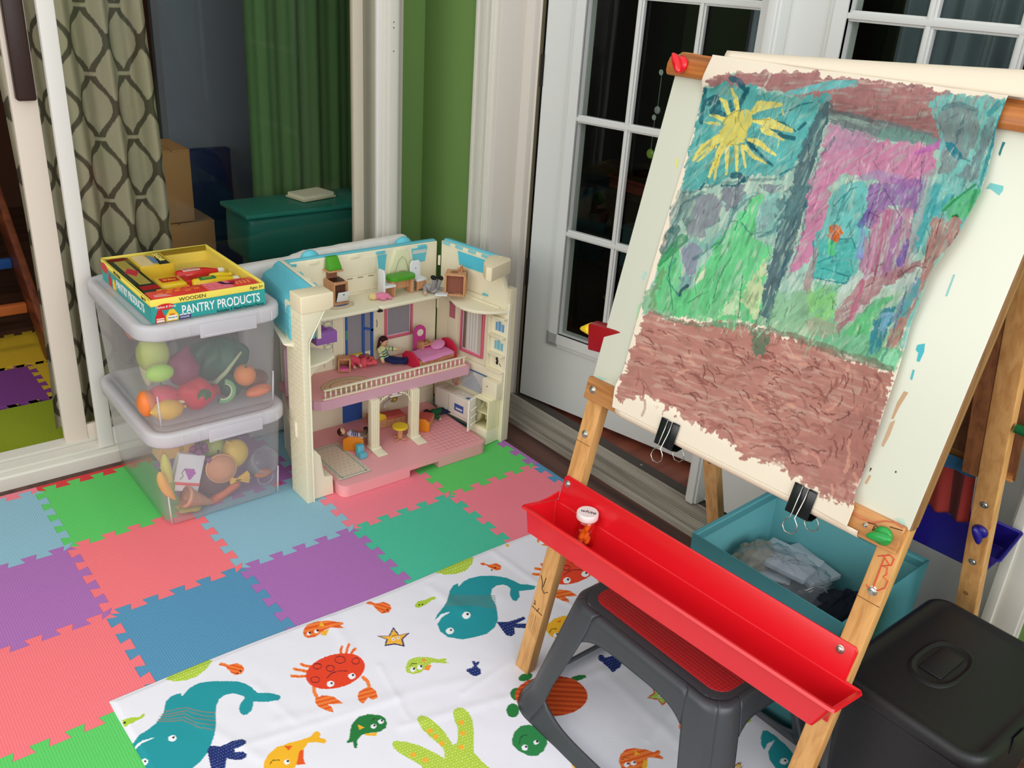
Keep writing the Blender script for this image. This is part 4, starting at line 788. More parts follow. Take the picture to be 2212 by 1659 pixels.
# mid floor
fl('middle_floor', rrect(.658, -.012, 1.176, .162, .026)[:-7]+[(.658, .0+.02)] if False else [(.634, .163), (.656, .020), (.662, .002), (.676, -.012), (.70, -.016), (1.174, -.018), (1.182, -.012), (1.178, .163)], .200, .228, pinkf)
obj('middle_floor_fascia', MB().prism([(.656, .016), (.660, .0), (.675, -.0145), (.70, -.0185), (1.174, -.0205), (1.1845, -.014), (1.181, .03), (1.178, .03), (1.180, -.012), (1.173, -.0175), (.70, -.0155), (.677, -.0115), (.663, .002), (.659, .016)], .1985, .2275), lil, H)
m = MB().add([(.788+.076*math.cos(a), .050+.046*math.sin(a), .2284) for a in np.linspace(0, 2*PI, 50)[:-1]], [tuple(range(49))]); obj('round_rug_print', m, mat('tan_rug_print', (230, 186, 148), .7), H, clean=False)
m = MB()
for rx, ry, w_ in ((.076, .046, .0007), (.050, .028, .0010), (.066, .039, .0004)): m.tube([(.788+rx*math.cos(a), .050+ry*math.sin(a), .2286) for a in np.linspace(0, 2*PI, 50)], w_, 4)
obj('round_rug_line', m, mat('grey_teal_print', (120, 130, 116), .7), H)
m = MB()
for q in ((-.016, -.004), (-.012, -.008), (-.020, -.008), (.014, .006), (.018, .002), (.010, .002), (.0, -.008), (-.004, .01)): m.box((.788+q[0]-.0012, .052+q[1]-.0012, .2285), (.788+q[0]+.0015, .052+q[1]+.0012, .2288))
obj('round_rug_flower', m, nv, H)
# railing
obj('railing_bottom', MB().box((.683, -.014, .228), (1.168, -.006, .2312)), cream, H, bevel=.0008)
obj('railing_top', MB().box((.686, -.0145, .2545), (1.168, -.0055, .2585)), cream, H, bevel=.0012)
for k in range(30):
    x = .691+k*.01625; obj('baluster', MB().lathe([(.0014, .2312), (.0016, .234), (.0031, .241), (.0031, .246), (.0016, .252), (.0014, .2545)], (x, -.010, 0), 8), cream, H, smooth=True)
# columns and bracket
for x in (.838, .975):
    m = MB().box((x-.014, -.032, .040), (x+.014, -.012, .1985))
    for k in range(4): m.box((x-.011+k*.0065, -.0338, .046), (x-.0085+k*.0065, -.0318, .1985))
    obj('column', m, cream, H, bevel=.001)
    obj('column_foot', MB().prism([(-.075, .0365), (-.008, .0365), (-.008, .046), (-.036, .046), (-.040, .0415), (-.075, .0395)], x-.016, x+.017, ((0, 0, 0), (0, 1, 0), (0, 0, 1), (1, 0, 0))), cream, H, bevel=.0015)
for s, x in ((1, .852), (-1, .961)):
    obj('lattice_bracket', MB().tube([(x+s*.036*(1-math.cos(a)), -.022, .160+.0375*math.sin(a)) for a in np.linspace(0, PI/2, 10)], .002, 6), cream, H, smooth=True)
    for k in range(4): obj('bracket_slat', MB().tube([(x+s*(.006+k*.008), -.022, .1985), (x+s*(.005+k*.008), -.022, .180+k*.004)], .0011, 5), cream, H)
obj('ceiling_lamp', MB().box((.895, -.020, .187), (.935, .0, .190)).box((.905, -.012, .190), (.925, -.004, .1985)), mat('white_lamp_plastic', (236, 232, 220), .4), H, bevel=.001)
# mid and ground floor back wall openings: frames, panes, doors
pane_g = mat('grey_window_film', (150, 148, 152), .5, vary=.08); pane_d = mat('dark_window_film', (70, 52, 50), .5)
def frame(nm, x0, x1, z0, z1, w_, h, mm, pane, y=YB):
    m = MB().box((x0, y-h, z0), (x0+w_, y, z1)).box((x1-w_, y-h, z0), (x1, y, z1)).box((x0+w_, y-h, z0), (x1-w_, y, z0+w_)).box((x0+w_, y-h, z1-w_), (x1-w_, y, z1)); obj(nm, m, mm, H, bevel=.0012)
    if pane: obj('window_pane', MB().box((x0+w_, y-.0012, z0+w_), (x1-w_, y-.0004, z1-w_)), pane, H)
frame('window_frame', .985, 1.085, .288, .434, .007, .006, pinkw, pane_g); frame('window_inner_frame', .992, 1.078, .295, .428, .004, .003, ppk, None)
frame('door_frame', .845, .948, .231, .436, .006, .005, cream, None)
obj('door_pane', MB().box((.852, YB-.0012, .262), (.942, YB-.0004, .434)), pane_g, H)
m = MB().box((.848, YB-.006, .235), (.8565, YB, .436)).box((.906, YB-.006, .235), (.9145, YB, .436)); obj('blue_door_post', m, blu, H, bevel=.0008)
obj('blue_door_leaf_frame', MB().obox((.912, YB-.006, .34), (.93, 0, -.36), (0, 1, 0), (.36, 0, .93), (0, 0, -.003), (.034, .004, .004)).obox((.936, YB-.006, .235), (1, 0, 0), (0, 1, 0), (0, 0, 1), (0, 0, 0), (.008, .005, .2)).obox((.918, YB-.006, .41), (.8, 0, -.6), (0, 1, 0), (.6, 0, .8), (0, 0, -.003), (.028, .004, .006)), blu, H)
obj('yellow_sill', MB().box((.858, YB-.006, .258), (.906, YB, .263)), mat('yellow_sill_plastic', (206, 186, 60), .5), H)
obj('teal_wall_decal', MB().box((.849, YB-.0075, .315), (.856, YB-.006, .345)), tel, H)
m = MB()
for k in range(7): m.tube([(.795+.012*math.cos(a), YB-.0008, .41-k*.018+.008*math.sin(a)) for a in np.linspace(0, 2*PI, 12)], .0006, 4)
m.box((.780, YB-.001, .24), (.781, YB, .425)).box((.809, YB-.001, .24), (.810, YB, .425)); obj('flower_wall_print', m, mat('grey_blue_print', (112, 122, 130), .7), H)
m = MB().tube([(1.118+.009*math.cos(a), YB-.001, .405+.012*math.sin(a)) for a in np.linspace(0, 2*PI, 20)], .0007, 4); obj('wreath_print', m, grl, H)
for (x, z) in ((.958, .345), (.832, .42)): obj('wall_sconce_print', MB().tube([(x, YB-.001, z-.012), (x+.002, YB-.001, z), (x, YB-.001, z+.012)], .0016, 5), grl, H)
obj('wall_step', MB().box((.95, YB-.004, .2285), (1.17, YB, .286)), cream, H, bevel=.001)
# ground floor openings
frame('window_frame', .97, 1.07, .115, .192, .006, .006, mat('maroon_pink_plastic', (150, 70, 84), .5), pane_d)
m = MB().box((.838, YB-.004, .038), (.905, YB, .196)); obj('blue_double_door', m, blu, H, bevel=.001)
m = MB().box((.845, YB-.0055, .12), (.866, YB-.0042, .19)).box((.873, YB-.0055, .12), (.898, YB-.0042, .19)); obj('door_glazing', m, mat('dark_door_glazing', (56, 50, 52), .4), H)
frame('window_frame', .66, .735, .10, .19, .006, .005, mat('maroon_pink_plastic', (150, 70, 84), .5), pane_d)
obj('chair_rail', MB().box((.94, YB-.006, .085), (1.17, YB, .09)), cream, H)
# ---- wings
def wing(F, R):
    F = np.array([F[0], F[1], 0.]); R = np.array([R[0], R[1], 0.]); d = F-R; L = np.linalg.norm(d); return R, d/L, L
Z3 = np.array([0, 0, 1.])
# left wing
LR, Ld, LL = wing((.583, -.137), (.660, YB)); Ln = np.array([Ld[1], -Ld[0], 0]); Ln = Ln if Ln[0] < 0 else -Ln   # outwards
FL_ = lambda mb, a, b: mb.obox(LR, Ld, Ln, Z3, a, b)
o = FL_(MB(), (.0, 0, .0), (LL, .012, .455)); obj('left_wing_wall', o, cream, H, bevel=.0015)
def wprism(pts, s0, s1, fr): R_, D_, N_ = fr; return MB().prism(pts, s0, s1, (R_, N_, Z3, D_))
LF = (LR, Ld, Ln)
AR_, Ad, AL = wing((.642, -.092), (.664, YB)); An = np.array([Ad[1], -Ad[0], 0]); An = An if An[0] < 0 else -An
obj('left_attic_wall', MB().obox(AR_, Ad, An, Z3, (0, 0, .4505), (AL, .010, .588)), cream, H, bevel=.0015)
rf = []
for xi, xo, y in ((.652, .594, .160), (.631, .560, -.078)): rf.append([(xi, y, .448), (xo+.022, y, .449), (xo+.002, y, .456), (xo, y, .50), (xo+.003, y, .545), (xo+.010, y, .560), (xo+.024, y, .568), (xi-.016, y, .573), (xi-.006, y, .586), (xi, y, .587)])
obj('left_roof', loft(MB(), rf, capb=True, capt=True), turq, H, bevel=.002)
m = MB()
for z in (.55, .535, .519, .502, .485):
    for k in range(14): q_ = .02+k*.0165; y_ = .160-q_; x_ = .594-(.160-y_)/.238*.034-.0006+max(0, z-.5)*.06; m.add([(x_, y_, z), (x_-.0075*.27, y_-.0095, z), (x_-.0075*.27, y_-.0095, z+.0008), (x_, y_, z+.0008)], [(0, 1, 2, 3)])
obj('shingle_line', m, mat('dark_turquoise_line', (70, 150, 164), .6), H)
for k in range(5): obj('roof_clip', MB().obox(AR_, Ad, An, Z3, (.03+k*.046, -.002, .584), (.053+k*.046, .0, .5895)), turq if k % 2 == 0 else cream, H)
obj('left_eave', wprism([(.013, .435), (.05, .447), (.056, .452), (.013, .452)], .0, .27, LF), cream, H, bevel=.002)
# bay window outside the left wing
m = FL_(MB(), (.12, .012, .225), (.26, .030, .235)); FL_(m, (.12, .012, .385), (.26, .032, .395)); FL_(m, (.12, .012, .235), (.130, .028, .385)); FL_(m, (.248, .012, .235), (.26, .032, .385)); obj('bay_window_frame', m, ppk, H, bevel=.0025)
obj('bay_window_pane', FL_(MB(), (.130, .014, .235), (.248, .016, .385)), mat('brown_pane_film', (150, 116, 106), .5), H)
m = MB().tube([LR+Ld*(.16+.026*math.cos(a))+Ln*.014+Z3*(.10+.04*math.sin(a)) for a in np.linspace(0, 2*PI, 20)], .0028, 8); m.tube([LR+Ld*(.16+.018*math.cos(a))+Ln*.014+Z3*(.10+.03*math.sin(a)) for a in np.linspace(0, 2*PI, 20)], .0018, 8); obj('outside_wheel_relief', m, mat('dull_pink_plastic', (196, 140, 130), .5), H, smooth=True)
obj('left_wing_skirt', wprism([(.012, .165), (.034, .185), (.034, .225), (.012, .225)], .09, .27, LF), cream, H, bevel=.002)
# chimney at the front edge of the left wing
brick = mat('cream_brick_plastic', (234, 226, 194), .5, .3)
cy0, cy1 = -.137, -.045
prof = [(.565, 0), (.583, 0), (.583, .468), (.632, .556), (.566, .556)]
o = obj('chimney', MB().prism(prof, cy0, cy1, ((0, 0, 0), (1, 0, 0), (0, 0, 1), (0, 1, 0))), brick, H, bevel=.002)
m = MB().prism([(.564, .545), (.640, .545), (.654, .552), (.654, .590), (.564, .590)], cy0-.003, -.078, ((0, 0, 0), (1, 0, 0), (0, 0, 1), (0, 1, 0))); obj('chimney_cap', m, mat('peach_cream_plastic', (240, 226, 190), .45), H, bevel=.003)
ln = mat('brick_line', (224, 216, 186), .7); m = MB()
for k in range(41):
    z = .012+k*.0128
    m.box((.5655, cy0-.0004, z), (.5815, cy0+.0004, z+.0007)).box((.5646, cy0+.002, z), (.5654, cy1-.002, z+.0007))
    for j in range(3): y = cy0+.012+j*.026+(k % 2)*.013; m.box((.5646, y, z), (.5654, y+.0006, z+.0128))
obj('brick_line', m, ln, H)
m = MB().box((.583, -.1375, .0), (.5865, -.120, .466)); m.obox((.583, -.1375, .466), (.487, 0, .873), (0, 1, 0), (-.873, 0, .487), (0, 0, -.0035), (.092, .016, 0)); obj('wing_edge_strip', m, mat('pale_cream_edge', (244, 240, 214), .4), H, bevel=.0008)
# hearth block at the foot of the left wing
m = MB().prism([(.586, .001), (.648, .001), (.646, .058), (.622, .062), (.618, .085), (.612, .13), (.598, .15), (.588, .15)], -.128, -.06, ((0, 0, 0), (1, 0, 0), (0, 0, 1), (0, 1, 0))); obj('hearth_block', m, cream, H, bevel=.002)
m = MB().box((.646, -.118, .022), (.660, -.10, .035)).box((.655, -.113, .012), (.661, -.104, .022)); obj('hinge_hook', m, mat('dull_red_plastic', (150, 84, 74), .5), H, bevel=.0015)
# shelf on the left wing in the middle storey, with bracket
m = MB().prism([(.592, -.118), (.650, -.106), (.680, -.088), (.690, -.062), (.680, -.030), (.655, .0), (.610, .02)], .384, .392); obj('side_shelf', m, cream, H, bevel=.003)
m = MB().prism([(.588, .392), (.685, .386), (.660, .372), (.630, .345), (.602, .310), (.589, .285)], -.066, -.058, ((0, 0, 0), (1, 0, 0), (0, 0, 1), (0, 1, 0))); obj('shelf_bracket', m, cream, H, bevel=.002)
# right wing
RR, Rd, RL = wing((1.226, -.137), (1.178, YB)); Rn = np.array([-Rd[1], Rd[0], 0]); Rn = Rn if Rn[0] > 0 else -Rn
FR_ = lambda mb, a, b: mb.obox(RR, Rd, Rn, Z3, a, b)
RF = (RR, Rd, Rn)
obj('right_wing_wall', FR_(MB(), (0, 0, 0), (RL, .012, .455)), cream, H, bevel=.0015)
obj('right_attic_wall', FR_(MB(), (.012, 0, .4505), (RL-.05, .010, .578)), cream, H, bevel=.0015)
obj('right_roof', wprism([(.0105, .576), (.013, .583), (.030, .581), (.048, .570), (.054, .545), (.056, .455), (.0125, .455)], .01, .235, RF), turq, H, bevel=.003)
aR = lambda z: 0
def rinc(s0, s1, za, zb, h, sa=0, sb=0):
    mb = MB(); vs = [RR+Rd*s+Rn*(aR(z)-o)+Z3*z for o in (0, h) for (s, z) in ((s0+sa, za), (s1-sa, za), (s1-sb, zb), (s0+sb, zb))]
    return mb.add(vs, [(0, 1, 2, 3), (4, 7, 6, 5), (0, 4, 5, 1), (1, 5, 6, 2), (2, 6, 7, 3), (3, 7, 4, 0)])
obj('attic_turquoise_pane', rinc(.085, .245, .522, .564, .002, .008), mat('bright_turquoise_plastic', (88, 198, 220), .4), H); obj('attic_raised_frame', rinc(.08, .25, .46, .572, .0012), cream, H)
for k in range(4): obj('roof_clip', rinc(.02+k*.055, .05+k*.055, .571, .579, .004), mat('pale_turquoise_plastic', (130, 208, 218), .4), H, bevel=.0008)
obj('right_gable_edge', MB().add([RR+Rd*s+Rn*n_+Z3*z for n_ in (-.004, .012) for s, z in ((.255, .588), (RL-.003, .44), (.20, .44))], [(0, 1, 2), (5, 4, 3), (0, 3, 4, 1), (1, 4, 5, 2), (2, 5, 3, 0)]), cream, H, bevel=.001)
obj('roof_catch', FR_(MB(), (.20, -.008, .4585), (.222, .0, .463)), turq, H)
m = MB().prism([(.0, .0), (.16, .0), (.185, .012), (.185, .020), (.0, .02)], 0, 1) if False else None
# chimney of the right wing
m = MB().box((1.2285, -.134, 0), (1.254, -.100, .50)); obj('right_chimney', m, mat('taupe_cream_plastic', (214, 204, 174), .5), H, bevel=.002)
m = MB().prism([(1.124, -.146), (1.134, -.160), (1.232, -.122), (1.242, -.106), (1.226, -.060), (1.200, -.058), (1.150, -.10)], .545, .586); obj('right_chimney_cap', m, mat('peach_cream_plastic', (240, 226, 190), .45), H, bevel=.003)
obj('right_edge_strip', FR_(MB(), (RL-.004, -.0015, 0), (RL, .004, .44)), mat('pale_cream_edge', (244, 240, 214), .4), H, bevel=.0008)
# attic floor of the right wing
pts = [RR+Rd*.0, RR+Rd*.30, RR+Rd*.288-Rn*.028, RR+Rd*.262-Rn*.060, RR+Rd*.235-Rn*.078, RR+Rd*.20-Rn*.085, RR+Rd*.165-Rn*.080, RR+Rd*.06-Rn*.032]
obj('right_attic_floor', MB().prism([(p[0], p[1]) for p in pts], .425, .4345), cream, H, bevel=.002)
obj('attic_floor_ledge', FR_(MB(), (.06, -.012, .4345), (.27, .0, .440)), cream, H, bevel=.001)
# window on the right wing: pink frame, clear view pane with curtain print
m = FR_(MB(), (.112, -.007, .252), (.119, 0, .42)); FR_(m, (.205, -.007, .252), (.212, 0, .42)); FR_(m, (.119, -.007, .252), (.205, 0, .259)); FR_(m, (.119, -.007, .413), (.205, 0, .42)); obj('window_frame', m, pinkw, H, bevel=.002)
m = FR_(MB(), (.119, -.004, .259), (.123, 0, .413)); FR_(m, (.201, -.004, .259), (.205, 0, .413)); FR_(m, (.123, -.004, .259), (.201, 0, .263)); obj('window_inner_frame', m, ppk, H, bevel=.001)
obj('window_pane', FR_(MB(), (.123, -.0012, .263), (.201, -.0004, .413)), mat('pale_window_film', (196, 190, 178), .5), H)
m = MB()
for k in range(4): FR_(m, (.140+k*.012, -.002, .263), (.147+k*.012, -.0012, .413))
obj('curtain_print', m, mat('white_curtain_print', (224, 222, 214), .6), H)
obj('dark_curtain_edge', FR_(MB(), (.123, -.002, .263), (.134, -.0012, .413)), mat('brown_film', (120, 104, 88), .6), H)
m = FR_(MB(), (.052, -.002, .262), (.095, 0, .415)); obj('closet_panel', m, cream, H, bevel=.001)
obj('pink_picture', FR_(MB(), (.060, -.003, .345), (.085, -.0021, .412)), mat('dusty_rose_print', (190, 112, 124), .6), H); obj('picture_dark_band', FR_(MB(), (.060, -.0035, .392), (.085, -.0031, .412)), mat('maroon_print', (140, 60, 76), .6), H)
# built in shelves with printed towels and a cat on the front part of the right wing
for z in (.405, .345, .285, .232): obj('wall_shelf', FR_(MB(), (.240, -.016, z), (.300, 0, z+.005)), cream, H, bevel=.001)
obj('shelf_side', FR_(MB(), (.236, -.014, .232), (.240, 0, .425)), cream, H, bevel=.001)
for z, c in ((.362, (110, 160, 200)), (.302, (120, 190, 206))):
    m = MB(); FR_(m, (.256, -.0012, z), (.263, 0, z+.026)); FR_(m, (.266, -.0012, z), (.277, 0, z+.030)); FR_(m, (.280, -.0012, z), (.290, 0, z+.024)); obj('towel_print', m, mat('towel_print%d' % (z*1000), c, .6), H)
m = MB().ball(RR+Rd*.272-Rn*.0005+Z3*.262, (.007, .002, .009)); m.ball(RR+Rd*.269-Rn*.0005+Z3*.272, (.0055, .002, .005)); m.tube([RR+Rd*.266+Z3*.276, RR+Rd*.264+Z3*.281], [.002, .0004], 5).tube([RR+Rd*.272+Z3*.276, RR+Rd*.274+Z3*.281], [.002, .0004], 5).tube([RR+Rd*.278+Z3*.258, RR+Rd*.287+Z3*.250], [.0015, .0008], 5); obj('black_cat_print', m, mat('cat_black', (34, 22, 26), .6), H)
obj('wall_ledge', FR_(MB(), (.10, -.010, .205), (.300, 0, .232)), cream, H, bevel=.003)
m = FR_(MB(), (.125, -.0012, .13), (.235, 0, .205)); obj('tile_backsplash', m, mat('pale_backsplash', (232, 228, 214), .6), H)
lb = mat('blue_line_print', (84, 130, 180), .6); m = FR_(MB(), (.125, -.0022, .196), (.235, -.0012, .203))
for k in range(13): m.obox(RR+Rd*(.128+k*.0083)-Rn*.0016+Z3*.131, Rd*.72+Z3*.69, Rn, Z3*.72-Rd*.69, (0, -.0006, 0), (min(.09, (.106-k*.0083)/.72), .0, .0006))
for k in range(13): m.obox(RR+Rd*(.232-k*.0083)-Rn*.0016+Z3*.131, -Rd*.72+Z3*.69, Rn, Z3*.72+Rd*.69, (0, -.0006, 0), (min(.09, (.106-k*.0083)/.72), .0, .0006))
obj('tile_lattice_print', m, lb, H)
obj('wall_card_print', FR_(MB(), (.072, -.0012, .150), (.092, 0, .180)), mat('blue_card_print', (110, 140, 190), .6), H)
# kitchen counter, oven and fridge on the right wing
m = MB().prism([(.035, .005), (.055, .052), (.175, .056), (.178, .005)], 0, 1) if False else None
K = lambda mb, a, b: mb.obox(RR, Rd, -Rn, Z3, a, b)
wk = mat('cream_white_appliance', (240, 236, 220), .4)
m = K(MB(), (.055, .002, .052), (.205, .050, .118)); obj('kitchen_counter', m, wk, H, bevel=.004)
obj('counter_plinth', K(MB(), (.06, .002, .040), (.205, .044, .052)), wk, H, bevel=.001)
m = K(MB(), (.080, .010, .1181), (.125, .040, .1188)); obj('sink_basin', m, mat('sink_shadow_cream', (214, 206, 180), .5), H, bevel=.0003)
m = MB()
for s_, n_ in ((.150, .018), (.165, .018), (.150, .036), (.165, .036)): m.lathe([(.0001, 0), (.0042, 0), (.0042, .0012), (.0001, .0012)], RR+Rd*s_-Rn*n_+Z3*.118, 14)
obj('stove_burner', m, wk, H); obj('blue_oval_print', MB().lathe([(.0001, 0), (.007, 0), (.007, .0005), (.0001, .0005)], RR+Rd*.188-Rn*.034+Z3*.118, 16), lb, H)
obj('faucet', MB().tube([RR+Rd*.10-Rn*.006+Z3*.118, RR+Rd*.10-Rn*.006+Z3*.130, RR+Rd*.10-Rn*.016+Z3*.132], .002, 8), wk, H, smooth=True)
obj('cabinet_line', K(MB(), (.118, .0500, .056), (.1188, .0506, .114)), grl, H)
obj('oven_window_print', K(MB(), (.145, .0500, .068), (.185, .0506, .092)), mat('blue_window_print', (70, 96, 170), .5), H); obj('oven_white_swirl', K(MB(), (.152, .0507, .074), (.180, .0510, .080)), wk, H)
# fridge shell with open door
m = K(MB(), (.232, .002, .050), (.236, .052, .150)); K(m, (.288, .002, .050), (.292, .052, .150)); K(m, (.236, .002, .050), (.288, .052, .054)); K(m, (.236, .002, .146), (.288, .052, .150)); K(m, (.236, .002, .054), (.288, .005, .146)); K(m, (.236, .005, .098), (.288, .045, .101)); obj('fridge_shell', m, mat('yellow_cream_appliance', (240, 234, 190), .45), H, bevel=.001)
obj('fridge_door', MB().obox(RR+Rd*.234-Rn*.052+Z3*.048, -Rn*.95+Rd*.3, Rd*.95+Rn*.3, Z3, (0, 0, 0), (.048, .006, .104)), wk, H, bevel=.002)
for z in (.07, .095, .12): obj('door_rack', MB().obox(RR+Rd*.240-Rn*.052+Z3*z, -Rn*.95+Rd*.3, Rd*.95+Rn*.3, Z3, (.010, .004, 0), (.042, .009, .003)), wk, H)
obj('fridge_base_step', K(MB(), (.225, .0, .002), (.292, .056, .050)), cream, H, bevel=.002)
obj('upper_cabinet', K(MB(), (.240, .0, .15), (.300, .030, .205)), cream, H, bevel=.002); obj('cabinet_knob', MB().ball(RR+Rd*.262-Rn*.031+Z3*.185, .0018, 8, 6), nv, H)
obj('pink_hanging_chair', MB().tube([RR+Rd*(.118+.014*math.cos(a))-Rn*.020+Z3*(.160+.024*math.sin(a)) for a in np.linspace(0, 2*PI, 18)], .0035, 8).tube([RR+Rd*.118-Rn*.018+Z3*.184, RR+Rd*.116-Rn*.03+Z3*.16, RR+Rd*.118-Rn*.018+Z3*.137], .0025, 8), mat('dull_pink_plastic', (196, 140, 130), .5), H, smooth=True)
for z0, z1 in ((.50, .53), (.36, .40), (.06, .14)): obj('hinge_knuckle', MB().lathe([(.0001, z0), (.004, z0), (.004, z1), (.0001, z1)], (1.1765, .158, 0), 10), cream, H, smooth='auto')
obj('printed_chair_decal', MB().box((1.085, YB-.0012, .125), (1.112, YB, .131)).box((1.088, YB-.0012, .108), (1.091, YB, .125)).box((1.106, YB-.0012, .108), (1.109, YB, .125)), mat('teal_blue_print', (84, 130, 140), .6), H)

# white padded board behind the dollhouse
P = np.zeros((26, 60, 3)); m = MB(); G = []
t = thing('white_crib_pad', 'long white padded board standing behind the dollhouse against the sliding door', 'pad', (.87, .285, 0))
wp = mat('white_vinyl_pad', (226, 222, 214), .45, .35)
G = []
for i, a in enumerate(np.linspace(-.5*PI, 1.5*PI, 40)):
    r = []
    for j, x in enumerate(np.linspace(.586, 1.128, 120)):
        cr = .003*(fbm(x*70, a*2.5, 5)-.5)*(1 if x > .72 else .3)
        zt = .546+.014*(x-.56)/.57+.010*min(1, max(0, (x-.74)/.05))
        yy = .285+(.032+cr)*math.copysign(abs(math.cos(a))**.6, math.cos(a)); zz = zt-.045+(.045+cr)*math.sin(a) if math.sin(a) > 0 else (zt-.045)*(1+math.sin(a))+.001
        r.append((x, yy, zz))
    G.append(r)
m = MB().sheet(G); n = len(G); mb2 = m; m.add([G[i][0] for i in range(n)], [tuple(range(n))]); m.add([G[i][-1] for i in range(n)], [tuple(range(n))])
obj('pad_cover', m, wp, t, smooth=True); obj('end_seam', MB().tube([(1.129, .285+.030*math.cos(a), .516+.04*math.sin(a)) for a in np.linspace(0, PI, 12)], .0012, 6), mat('seam_grey', (190, 186, 176), .6), t)
# ------------------------------------------------------------------ wooden dollhouse furniture and dolls
bw = wood('beech_toy_wood', (214, 160, 116), (188, 132, 90), 20, 'Z', .5); bwd = mat('dark_toy_opening', (92, 56, 40), .7)
gt = mat('green_toy_paint', (78, 158, 38), .4); wtoy = mat('white_toy_paint', (226, 228, 226), .4); rdt = mat('crimson_toy_paint', (206, 40, 70), .45); pkt = mat('magenta_toy_paint', (196, 66, 140), .45); ort = mat('orange_toy_paint', (226, 136, 34), .45); yet = mat('yellow_toy_paint', (228, 196, 50), .45)
ZA, ZM, ZG = .4512, .2292, .0370
# stove with green hood (attic, left)
t = thing('toy_stove', 'wooden toy stove with bright green hood and open white door in the attic left', 'toy stove', (.727, .10, ZA))
x0, y0 = .708, .070
obj('stove_body', MB().box((x0, y0, ZA), (x0+.036, y0+.045, ZA+.006)).box((x0, y0, ZA+.006), (x0+.004, y0+.045, ZA+.048)).box((x0+.032, y0, ZA+.006), (x0+.036, y0+.045, ZA+.048)).box((x0+.004, y0+.041, ZA+.006), (x0+.032, y0+.045, ZA+.048)).box((x0, y0, ZA+.048), (x0+.036, y0+.045, ZA+.053)), bw, t, bevel=.0008)
obj('oven_cavity', MB().box((x0+.004, y0+.006, ZA+.0065), (x0+.032, y0+.041, ZA+.047)), bwd, t)
obj('stove_top', MB().box((x0+.004, y0+.008, ZA+.053), (x0+.032, y0+.034, ZA+.0545)), mat('dark_brown_hob', (52, 28, 24), .4), t)
m = MB()
for k in range(4): m.lathe([(.0001, 0), (.0012, 0), (.0012, .0008), (.0001, .0008)], (x0+.010+k*.005, y0+.003, ZA+.053), 8)
obj('knob_dots', m, bwd, t)
d_ = obj('oven_door', MB().obox((x0+.005, y0-.001, ZA+.010), (1, 0, 0), (0, .93, .36), (0, -.36, .93), (0, -.003, 0), (.028, 0, .026)), wtoy, t, bevel=.0008)
obj('door_knob', MB().lathe([(.0001, 0), (.0025, 0), (.002, .002), (.0001, .002)], (x0+.019, y0-.010, ZA+.028), 10, ax=(0, -1, .3)), mat('olive_knob', (90, 120, 60), .4), d_)
obj('back_post', MB().box((x0+.006, y0+.040, ZA+.048), (x0+.030, y0+.045, ZA+.100)), mat('brown_post_wood', (150, 100, 76), .6), t)
obj('hood_base', MB().box((x0-.002, y0+.018, ZA+.072), (x0+.036, y0+.046, ZA+.0755)), bw, t, bevel=.0006)
obj('green_hood', MB().add([(x0+.001, y0+.020, ZA+.0757), (x0+.033, y0+.020, ZA+.0757), (x0+.033, y0+.044, ZA+.0757), (x0+.001, y0+.044, ZA+.0757), (x0+.002, y0+.020, ZA+.082), (x0+.032, y0+.020, ZA+.082), (x0+.004, y0+.034, ZA+.104), (x0+.030, y0+.034, ZA+.104), (x0+.004, y0+.044, ZA+.104), (x0+.030, y0+.044, ZA+.104)], [(0, 3, 2, 1), (0, 1, 5, 4), (4, 5, 7, 6), (6, 7, 9, 8), (3, 8, 9, 2), (1, 2, 9, 7, 5), (0, 4, 6, 8, 3)]), gt, t, bevel=.0012)
# table and two chairs (attic)
t = thing('toy_table', 'wooden toy table with oval bright green top in the attic', 'toy table', (.955, .085, ZA))
obj('tabletop', MB().prism([(.925+.012*0+.022*math.cos(a)-0 if False else (.955+(.018 if math.cos(a) > 0 else -.018)+.018*math.cos(a)), .092+.020*math.sin(a)) for a in np.linspace(0, 2*PI, 33)[:-1]], ZA+.0345, ZA+.0425), gt, t, bevel=.0012)
obj('leg_panel', MB().box((.930, .088, ZA+.012), (.978, .094, ZA+.034)), bw, t, bevel=.0008)
for x in (.925, .975): obj('leg', MB().box((x, .078, ZA), (x+.008, .106, ZA+.0343)), bw, t, bevel=.0008)
def tchair(label, loc, rz):
    t = thing('toy_chair', label, 'toy chair', (loc[0], loc[1], ZA), 'white toy chairs at the green table', rz)
    obj('backrest', MB().prism([(-.012, .0), (.012, .0), (.012, .052), (.008, .058), (-.008, .058), (-.012, .052)], .0105, .0145, ((0, 0, 0), (1, 0, 0), (0, 0, 1), (0, -1, 0))).box((-.0019, -.01471, .040), (.0019, -.0146, .046)) if False else MB().prism([(-.012, .0), (.012, .0), (.012, .052), (.008, .058), (-.008, .058), (-.012, .052)], -.0145, -.0105, ((0, 0, 0), (1, 0, 0), (0, 0, 1), (0, -1, 0))), wtoy, t, bevel=.0008, local=True)
    obj('back_slot', MB().lathe([(.0001, 0), (.0013, 0), (.0013, .0003), (.0001, .0003)], (0, .0103, .042), 8, ax=(0, -1, 0)), mat('slot_grey', (120, 116, 110), .7), t, local=True)
    obj('seat', MB().box((-.012, -.014, .021), (.012, .0103, .026)), wtoy, t, bevel=.0008, local=True)
    for x in (-.011, .007): obj('leg', MB().box((x, -.013, 0), (x+.004, -.009, .0208)), bw, t, local=True)
    obj('leg_panel', MB().box((-.007, -.0125, .004), (.007, -.0095, .0208)), bw, t, local=True)
    return t
tchair('white toy chair with slotted back left of the green table', (.905, .085), PI/2)
tchair('white toy chair behind the right end of the green table', (1.022, .105), 0)
